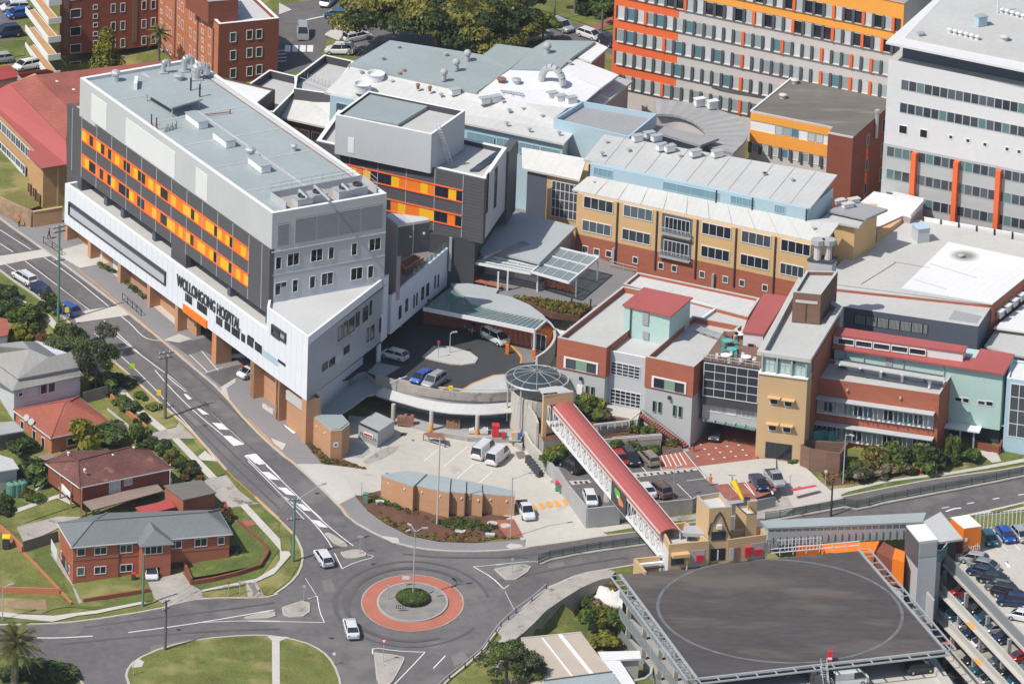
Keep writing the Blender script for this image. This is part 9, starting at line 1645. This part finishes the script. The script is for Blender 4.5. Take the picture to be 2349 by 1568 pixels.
pb=P(33,1600,-3.9);ph_=up(pb,1472)-pb.z;palm(pb,ph_,4.6,64,'big date palm at the bottom left corner',.45);palm(gp(0,1330,640),7.2,2.6,26,'small palm in front of the red brick apartments',.2)
BUSH[(('leaf_mid','leaf_dark'),'rb',2600)]=leaves([(0,0,.25,1,1,.75)]*2,9000,.055,['leaf_mid','leaf_dark'],.9,'foliage',.5)
bush(G(948,1390),2.2,1.0,['leaf_mid','leaf_dark'],'low round green hedge in the centre of the roundabout','hedge','hedge',n=2600,leaf=.09,key='rb',kk=.5);b=MB();cc=G(*T(13,1383,868));
for o in COL.objects:
 if o.name.startswith('hedge'):o.location=cc+Zv(.2)
def cover(name,label,pts,n,s,mats,off=.15,z=None):
 poly=[tuple(p)for p in pts];xs=[p[0]for p in poly];ys=[p[1]for p in poly];cl=[]
 while len(cl)<n:
  x=min(xs)+rnd()*(max(xs)-min(xs));y=min(ys)+rnd()*(max(ys)-min(ys))
  if inpoly(x,y,poly):zz=(g(x,y)if z is None else z)+off;r=s*(.5+rnd());cl.append((x,y,zz,r,r,r*.7))
 o=link(name,leaves(cl,n*26,.09,mats,.6,name));tag(o,label,'ground cover',kind='stuff')
cover('bed_plants','low green plants on the mulch bed below the curved brick shed',gl(T(12,'1020,1370 1120,1385 1380,1515 1550,1590')+T(13,'1650,175 1850,190 1990,220 2080,260 2000,300 1700,270 1400,160 1180,80 1060,60')),170,.42,['leaf_mid','leaf_dark','leaf_mid'])
cover('bed_plants','sparse yellowish plants along the lower edge of the mulch bed',gl(T(13,'1050,110 1200,180 1500,300 1900,310 2150,340 2280,345 1900,385 1600,370 1350,320 1150,225')),90,.22,['leaf_yellow','leaf_red'])
cover('bed_plants','brownish ground cover in the bed by the yard gate',gl(T(12,'490,940 540,950 690,1075 800,1085 980,1150 640,1105')),90,.25,['leaf_olive','leaf_red'])
cover('bed_plants','ochre ground cover in the raised bed behind the curved canopy',[P(*T(21,*q),12).xy for q in((130,1085),(300,1100),(780,1165),(700,1235),(470,1210),(330,1155))],200,.35,['leaf_yellow','leaf_red','leaf_olive'],z=12.1)
cover('bed_plants','dark planting strips under the hospital along the footpath',gl(T(1,'830,808 975,880 950,888 845,838')),30,.35,['leaf_dark','leaf_olive']);cover('bed_plants','dark planting strip between two brick piers of the hospital',gl(T(1,'1050,945 1225,1095 1215,1110 1060,985')),45,.35,['leaf_dark','leaf_olive'])
cover('bed_plants','brown groundcover in front of the brick wing',gl(T(32,'640,1190 1000,1150 1600,1140 1640,1160 1100,1240 720,1290')),160,.3,['leaf_red','leaf_olive'])
def pole(label,base,top,m,r=.14,cat='power pole',name='power_pole',arms=(),lamp=None,base_off=0):
 b0=base if isinstance(base,Vector)else G(*base);h=up(b0,top[1])-b0.z;t=thing(name,label,cat,b0);b=MB();b.tube((0,0,-.2),(0,0,h),r,m,9,r*.7);lnk(b,'pole',t)
 for dz,w_,ang in arms:b=MB();d=Vector((math.cos(ang),math.sin(ang),0))*w_/2;b.bar(Zv(h-dz)-d,Zv(h-dz)+d,.12,.14,'pole_wood');[b.tube(Zv(h-dz)+d*k,Zv(h-dz+.28)+d*k,.06,_mw,5)for k in(-.9,-.4,.4,.9)];lnk(b,'crossarm',t)
 for dx,dy,dz in(lamp or()):
  b=MB();e_=Vector((dx,dy,h+dz));b.tube((0,0,h-.3 if dz>=0 else h+dz-.2),e_,.06,_g,5);lnk(b,'lamp_arm',t);b=MB();d=Vector((dx,dy,0)).normalized();b.bar(e_-d*.1,e_+d*.7,.3,.14,_mg);lnk(b,'lamp_head',t)
 return t,h
pole('tall grey power pole with double crossarms and a transformer beside the street',T(2,1385,725),T(2,1400,165),'pole_wood',.24,arms=((.2,2.4,.5),(.9,2.4,.5),(.5,1.6,2.0)))
pole('green-based power pole with crossarms near the first raised crossing',T(1,487,1300),T(1,420,480),'pole_green',.2,arms=((.3,2.2,.6),(1.0,2.0,.6),(5.5,1.8,.5)))
pole('power pole with a lamp arm by the roundabout corner',T(13,378,545),T(13,395,15),'pole_green',.21,arms=((.2,1.8,.2),(3.1,2.2,.4)),lamp=((3.6,2.6,1.2),))
pole('pale green stub pole in front of the brick flats',T(3,1198,915),T(3,1200,480),'pole_green',.19,'pole','stub_pole')
pole('leaning-looking timber power pole on the park lawn edge',T(3,1385,1285),T(3,1345,865),'pole_wood',.21,arms=((.2,1.6,.9),(1.3,1.4,.9)))
pole('grey street lamp at the left edge above the big palm',T(3,20,1040),T(3,110,750),_g,.09,'street lamp','street_lamp',lamp=((.8,.3,.2),))
pole('tall lamp post with three heads in the middle of the roundabout',cc+Zv(.2),T(13,1395,275),_g,.12,'street lamp','street_lamp',lamp=((1.0,.1,.3),(-.6,.8,.3),(-.7,-.7,.3)))
pole('tall pale lamp post in the bed before the curved brick shed',T(13,1585,235),T(12,1612,885),_c2,.13,'lamp post','street_lamp')
pole('thin lamp post at the right end of the curved brick shed',T(13,2200,345),T(12,2232,1215),_g,.09,'street lamp','street_lamp',lamp=((2.2,.8,.4),))
pole('grey lamp post on the verge below the brick wing',T(32,830,1275),T(32,855,850),_g,.11,'street lamp','street_lamp',lamp=((.6,-.5,.1),))
pole('dark timber pole beside the road between the two median fences',T(33,728,160),T(32,748,1250),_md,.16,'pole','timber_pole');pole('small grey lamp post in the raised car park',P(*T(22,1487,1400),4.8),T(22,1497,1135),_g,.07,'lamp post','street_lamp',lamp=((.3,.2,.05),))
pole('small lamp post on the garden terrace by the stairs',P(*T(22,1290,985),4.8),T(22,1300,865),_g,.06,'lamp post','street_lamp',lamp=((.3,.1,.05),));pole('lamp post on the traffic island of the drop-off',P(*T(12,1692,175),8.1),T(12,1697,5),_g,.08,'lamp post','street_lamp',lamp=((.3,.1,.05),))
pole('tall green pole on the back street lawn at the top',T(20,490,180),T(20,497,-150),'pole_green',.13,'pole','street_lamp');pole('dark pole on the corner of the back street by the fig tree',T(10,795,360),T(10,800,190),_md,.1,'pole','street_pole')
def sign(label,base,top,w_,h_,m,shape='rect',face=None,cat='sign',back=_mg):
 b0=base if isinstance(base,Vector)else G(*base);h=up(b0,top[1])-b0.z;t=thing('road_sign',label,cat,b0,None,.0);b=MB();b.tube((0,0,-.1),(0,0,h),.05,_g,6);lnk(b,'post',t);b=MB()
 if shape=='tri':b.face([(-w_/2,-.07,h),(0,-.07,h-h_),(w_/2,-.07,h)],m);b.face([(w_/2,-.05,h),(0,-.05,h-h_),(-w_/2,-.05,h)],back)
 elif shape=='disc':b.tube((0,-.08,h-h_/2),(0,-.04,h-h_/2),w_/2,m,14)
 else:b.box((-w_/2,-.08,h-h_),(w_/2,-.05,h),m)
 lnk(b,'board',t)
 if shape=='tri':b=MB();b.face([(-w_*.28,-.09,h-h_*.13),(0,-.09,h-h_*.68),(w_*.28,-.09,h-h_*.13)],_ww);lnk(b,'symbol',t)
 return t
sign('fluorescent yellow-green warning sign beside the street centre line',T(2,1105,440),T(2,1100,262),.75,.95,'sign_green');sign('amber warning sign below the yellow-green one near the power pole',T(2,1330,660),T(2,1330,480),.6,.9,_yp);sign('upper amber sign on the green-based power pole',T(1,520,1290),T(1,500,1130),.55,.55,_yp,'disc');sign('amber sign right of the green-based power pole',T(1,560,1330),T(1,555,1165),.6,.8,_yp)
sign('red and white give way triangle on the lower traffic island',T(13,1135,1390),T(13,1145,1188),1.0,.85,_rp2,'tri');sign('sign post on the upper traffic island, its board seen edge on',T(13,938,480),T(13,938,320),.75,.35,_mg);sign('give way sign on the left traffic island',T(13,468,870),T(13,472,735),.5,.4,_mg);sign('sign post on the right traffic island',T(23,135,640),T(23,140,510),.4,.4,_mg)
sign('chevron board with white arrows at the lower side of the roundabout',cc+Vector((-1.6,-3.1,.1)),T(13,1285,905),1.3,.5,_md);sign('white backed chevron board at the upper side of the roundabout',cc+Vector((-1.1,3.2,.1)),T(13,1325,660),1.0,.5,_mw);sign('grey chevron board seen edge on at the left side of the roundabout',cc+Vector((-3.4,-.3,.1)),T(13,1200,735),.3,.6,_mg);sign('grey backed chevron board on the right side of the roundabout',cc+Vector((3.2,.6,.1)),T(13,1570,765),.7,.45,_mg)
chev=[o for o in COL.objects if o.name.startswith('road_sign')and 'white arrows' in o.get('label','')][0];hch=up(cc+Vector((-1.6,-3.1,.1)),T(13,1285,905)[1])-cc.z-.1
for i in range(4):b=MB();x=-.55+i*.3;b.face([(x,-.09,hch-.08),(x+.1,-.09,hch-.08),(x+.22,-.09,hch-.25),(x+.1,-.09,hch-.42),(x,-.09,hch-.42),(x+.12,-.09,hch-.25)],_ww);lnk(b,'arrow',chev)
for c,bx,by,tx,ty,m,lb in((3,1915,835,1915,705,_rp2,'small red sign on the corner lawn below the brick flats'),(3,2010,820,2010,700,_mg,'grey sign post beside the small red sign'),(3,1120,1500,1128,1375,_mw,'white small sign on the park lawn kerb'),(13,720,1410,725,1300,_mw,'small sign at the right kerb of the park lawn'),(12,952,1370,958,1245,_mw,'thin post with a white top by the yard entrance'),(2,2025,385,2025,270,_rp2,'red and white sign at the second driveway under the hospital'),(32,383,1330,388,1190,_mw,'white sign post by the red painted line'),(32,680,1290,684,1155,_mw,'white sign in the mulch beside the plant enclosure')):sign(lb,T(c,bx,by),T(c,tx,ty),.4,.4,m)
sign('red topped sign post on the drop-off traffic island',P(*T(12,1595,215),8.1),T(12,1602,70),.4,.5,_rp2)
t=thing('windsock','long yellow windsock hanging beside its pole in the red paved bays','windsock',P(*T(22,1970,1400),4.8));h=up(t.location,T(22,1985,1200)[1])-4.8;b=MB();b.tube((0,0,0),(0,0,h),.06,_g);lnk(b,'pole',t);b=MB();a=P(*T(22,1990,1245),4.8+h-.4)-t.location;e_=P(*T(22,2072,1405),4.8+h-2.6)-t.location;b.tube(a,e_,.5,_yp,10,.2);lnk(b,'sock',t);b=MB();b.tube((-.5,0,h),(.5,0,h),.05,_md);b.tube((0,0,h-.2),a,.04,_md);lnk(b,'frame',t)
t=thing('barrier','yellow and black boom barrier post on the drop-off edge','barrier',P(*T(12,1700,505),8));b=MB();b.box((-.3,-.15,0),(.3,.15,1.0),_yp);lnk(b,'cabinet',t);b=MB();b.bar((0,0,.9),(-1.6,-.3,.5),.1,.12,_yp);lnk(b,'arm',t)
t=thing('boom_gate','white boom gate arm raised over the edge of the drop-off','boom gate',P(*T(12,1275,440),8));b=MB();b.box((-.2,-.2,0),(.2,.2,1.0),_mw);lnk(b,'cabinet',t);b=MB();b.bar(P(*T(12,1190,425),9.0)-t.location,P(*T(12,1335,370),9.4)-t.location,.1,.14,_mw);lnk(b,'arm',t)
t=thing('fire_hydrant','red hydrant post on the verge below the brick wing','hydrant',gp(32,1482,1190));b=MB();b.lathe((0,0,0),[(.14,0),(.14,.9),(.2,.95),(.05,1.15)],_rp2,10);lnk(b,'body',t);b=MB();b.tube((-.25,0,.75),(.25,0,.75),.07,_rp2);lnk(b,'outlet',t)
for c,x,y,w_,m,lb in((12,985,1435,.6,'bin_green','green service cabinet in the bed at the yard entrance'),(12,1105,1440,1.1,_rc,'low pale service box in the mulch bed near the yard'),(13,2030,335,1.2,_rc,'white service box in the mulch bed near the footpath')):
 t=thing('service_cabinet',lb,'service box',gp(c,x,y));b=MB();hh_=1.5 if m=='bin_green' else .45;b.box((-w_/2,-.35,.08),(w_/2,.35,hh_),m);lnk(b,'casing',t);b=MB();b.box((-w_/2-.05,-.4,hh_),(w_/2+.05,.4,hh_+.06),m);b.box((-w_/2-.05,-.4,0),(w_/2+.05,.4,.08),_c2);lnk(b,'lid',t)
for c,x,y,lb in((13,1780,290,'round pale pit lid in the mulch bed'),(13,2050,228,'left round pit lid near the brick paving'),(13,2160,248,'round pit lid on the brick paving')):t=thing('pit_lid',lb,'pit lid',gp(c,x,y));b=MB();b.lathe((0,0,.1),[(.75,0),(.75,.12),(.45,.12),(.45,.1)],_c2,16);lnk(b,'ring',t)
for i,(c,x,y)in enumerate(((21,632,1160),(21,792,1165),(21,700,1195))):t=thing('bollard','dark bollard along the edge of the plaza bed','bollard',P(*T(c,x,y),12),'dark bollards on the plaza edge');b=MB();b.tube((0,0,0),(0,0,1.1),.12,_md,8);lnk(b,'post',t);b=MB();b.tube((0,0,1.1),(0,0,1.2),.16,_md,8);lnk(b,'cap',t)
for(a,hb,c_,hc_,lb)in((T(2,1385,725),T(2,1400,190),T(13,378,545),T(13,395,40),'thin power lines between the transformer pole and the roundabout corner pole'),(T(13,378,545),T(13,395,40),T(3,1385,1285),T(3,1345,900),'thin power lines from the corner pole down to the pole on the park lawn')):
 p,q=G(*a),G(*c_);p.z=up(p,hb[1]);q.z=up(q,hc_[1]);b=MB()
 for o_ in(-.9,0,.9):
  pr=None
  for k in range(17):f=k/16;m_=p.lerp(q,f)+Vector((o_*.7,-o_*.6,-1.4*4*f*(1-f)))
  pts=[p.lerp(q,k/16)+Vector((o_*.7,-o_*.6,-1.4*4*(k/16)*(1-k/16)))for k in range(17)];[b.tube(x,y,.014,_md,3,cap=False)for x,y in zip(pts,pts[1:])]
 tag(b.build('power_line'),lb,'power line')
def person(label,pos,top,legs_='cloth_dark',rz=0,stride=.15,arm=.3):
 t=thing('person',label,'person',pos,None,rz);me=bpy.data.meshes.new('body')
 J=[(0,0,.95),(0,0,1.15),(0,0,1.38),(0,0,1.5),(0,0.02,1.62),(0,.02,1.74),(.1,0,.9),(.12,stride,.5),(.12,stride*.6,.08),(.12,stride*.6+.16,.04),(-.1,0,.9),(-.12,-stride*.6,.5),(-.12,-stride*1.3,.08),(-.12,-stride*1.3+.16,.04),(.19,0,1.4),(.25,-.05,1.13),(.24,arm*.6,.92),(.23,arm*.8,.84),(-.19,0,1.4),(-.25,.05,1.13),(-.24,arm*.3,.9),(-.23,arm*.4,.82)]
 E=[(0,1),(1,2),(2,3),(3,4),(4,5),(0,6),(6,7),(7,8),(8,9),(0,10),(10,11),(11,12),(12,13),(2,14),(14,15),(15,16),(16,17),(2,18),(18,19),(19,20),(20,21)];R_=[.15,.14,.15,.06,.1,.085,.1,.07,.045,.04,.1,.07,.045,.04,.07,.048,.035,.03,.07,.048,.035,.03]
 me.from_pydata(J,E,[]);o=bpy.data.objects.new('body',me);COL.objects.link(o);md=o.modifiers.new('s','SKIN');
 if not me.skin_vertices:bpy.context.view_layer.objects.active=o
 for i,sv in enumerate(me.skin_vertices[0].data):sv.radius=(R_[i],R_[i]);sv.use_root=i==0
 o.modifiers.new('u','SUBSURF').levels=1;bpy.context.view_layer.update();dg=bpy.context.evaluated_depsgraph_get();m2=bpy.data.meshes.new_from_object(o.evaluated_get(dg));bpy.data.objects.remove(o)
 m2.materials.clear();[m2.materials.append(MATS[k])for k in('skin',top,legs_,'tyre')]
 for f in m2.polygons:
  z=f.center.z;x=abs(f.center.x);f.material_index=0 if z>1.52 or(x>.2 and z<.95)else(1 if z>.95 else(3 if z<.1 else 2));f.use_smooth=True
 m2.name='body';link('body',m2,t,False);b=MB();b.lathe((0,0,1.66),[(.105,0),(.115,.06),(.08,.13),(.02,.15)],_md,10);lnk(b,'hair',t);return t
try:
 person('worker in an orange high-visibility top standing by the stone wall',gp(1,160,495),'hivis',rz=.4);person('person in dark clothes standing on the footpath before the hospital',gp(1,412,600),'cloth_dark',rz=2,stride=.2)
 person('person in an orange top walking beside the people mover',P(*T(11,1880,1425),8.1),'hivis',rz=1.2);person('person in orange standing at the painted bays of the car park',P(*T(22,1797,1285),4.85),'hivis','hivis',rz=-.5,stride=.05);person('person in blue loading a trolley at the dock end',P(*T(12,2290,915),3.9),'cloth_blue',rz=2.5,arm=.5);person('person in dark clothes at the edge of the red paved forecourt',P(*T(22,1660,1000),4.85),'cloth_dark',rz=.8)
except Exception as ex:print('person failed',ex)
t=thing('laundry_trolley','cluttered trolley with tan and blue loads at the dock end','trolley',P(*T(12,2240,915),3.9));b=MB();b.box((-.8,-.4,.2),(.8,.4,.35),_lp);lnk(b,'base',t);b=MB();b.box((-.5,-.35,.35),(.3,.3,1.5),_tr);b.box((.35,-.3,.35),(.75,.3,1.2),'cloth_blue');lnk(b,'load',t);b=MB();[b.tube((sx*.7,-.42,.1),(sx*.7,.42,.1),.1,'tyre',8)for sx in(-1,1)];lnk(b,'wheels',t)
def explode(o,name):
 me=o.data;nv=len(me.vertices);par=list(range(nv))
 def fd(a):
  while par[a]!=a:par[a]=par[par[a]];a=par[a]
  return a
 for p in me.polygons:
  v=list(p.vertices)
  for k in v[1:]:par[fd(k)]=fd(v[0])
 comp={}
 for p in me.polygons:comp.setdefault(fd(p.vertices[0]),[]).append(p)
 if name in('post','leg','column','pane','fan','wheel','downpipe'):pass
 for k,ps in comp.items():
  b=MB();ids={}
  for p in ps:
   f=[]
   for v in p.vertices:
    if v not in ids:ids[v]=len(b.v);b.v.append(tuple(me.vertices[v].co))
    f.append(ids[v])
   b.f.append(tuple(f));b.m.append(b.mi(me.materials[p.material_index]))
  n=bpy.data.objects.new(name,b.mesh(name));COL.objects.link(n);n.parent=o.parent;n.matrix_parent_inverse=o.matrix_parent_inverse.copy();n.matrix_basis=o.matrix_basis.copy()
 bpy.data.objects.remove(o)
for o in list(COL.objects):
 st_=o.name.split('.')[0]
 if o.type=='MESH' and o.parent and st_ in('legs','glass_balustrade','downpipes','posts','fans','window_ledges','parapet_frame','column','post','leg','wheels','coloured_piers_x'):
  if st_=='posts' and len(o.data.polygons)//8>90:continue
  explode(o,{'legs':'leg','glass_balustrade':'glass_panel','downpipes':'downpipe','posts':'post','fans':'fan','wheels':'wheel','window_ledges':'window_ledge','parapet_frame':'post'}.get(st_,st_))
for o in COL.objects:
 if o.name.startswith('plaza_seat'):o.name=o.name.replace('plaza_seat','plaza_chair');o['category']='chair'
 l=o.get('label')
 if l and len(l.split())>16:print('LONG',l)
w=bpy.data.worlds.new('World');SC.world=w;w.use_nodes=True;nt=w.node_tree
sky=nt.nodes.new('ShaderNodeTexSky');sky.sky_type='NISHITA';sky.sun_disc=False
EL=math.radians(52.5);SD=Vector((-.81,-.586,0)).normalized()
sky.sun_elevation=EL;sky.sun_rotation=math.atan2(SD.x,SD.y);sky.air_density=1.0;sky.dust_density=1.2
nt.links.new(sky.outputs[0],nt.nodes['Background'].inputs['Color']);nt.nodes['Background'].inputs['Strength'].default_value=.115
sl=bpy.data.lights.new('sun','SUN');sl.energy=4.3;sl.angle=math.radians(.5);sl.color=(1,.95,.87)
so=bpy.data.objects.new('sun',sl);COL.objects.link(so);to=SD*math.cos(EL)+Vector((0,0,math.sin(EL)));so.rotation_euler=to.to_track_quat('Z','Y').to_euler();so.location=to*400
cd=bpy.data.cameras.new('camera');cd.lens=FL/2349*36;cd.sensor_width=36;cd.clip_start=10;cd.clip_end=12000
co=bpy.data.objects.new('camera',cd);COL.objects.link(co)
co.matrix_world=Matrix(((RC.x,UC.x,-FW.x,CAM.x),(RC.y,UC.y,-FW.y,CAM.y),(RC.z,UC.z,-FW.z,CAM.z),(0,0,0,1)))
SC.camera=co
SC.view_settings.view_transform='Standard';SC.view_settings.look='None';SC.view_settings.exposure=.06;SC.view_settings.gamma=1
SC.cycles.max_bounces=5;SC.cycles.diffuse_bounces=3;SC.cycles.transparent_max_bounces=10;SC.cycles.use_denoising=True
hb=MB();hb.box((-3500,-4300,-16),(3500,5200,512),_mw);hz=hb.mesh('haze');hz.materials.clear();hm=bpy.data.materials.new('haze');hm.use_nodes=True;hn=hm.node_tree;hn.nodes.remove(hn.nodes['Principled BSDF']);pv=hn.nodes.new('ShaderNodeVolumePrincipled');pv.inputs['Color'].default_value=(.75,.86,1,1);pv.inputs['Density'].default_value=.00003;pv.inputs['Anisotropy'].default_value=.2;hn.links.new(pv.outputs[0],hn.nodes['Material Output'].inputs['Volume']);hz.materials.append(hm);tag(link('haze',hz),kind='stuff')
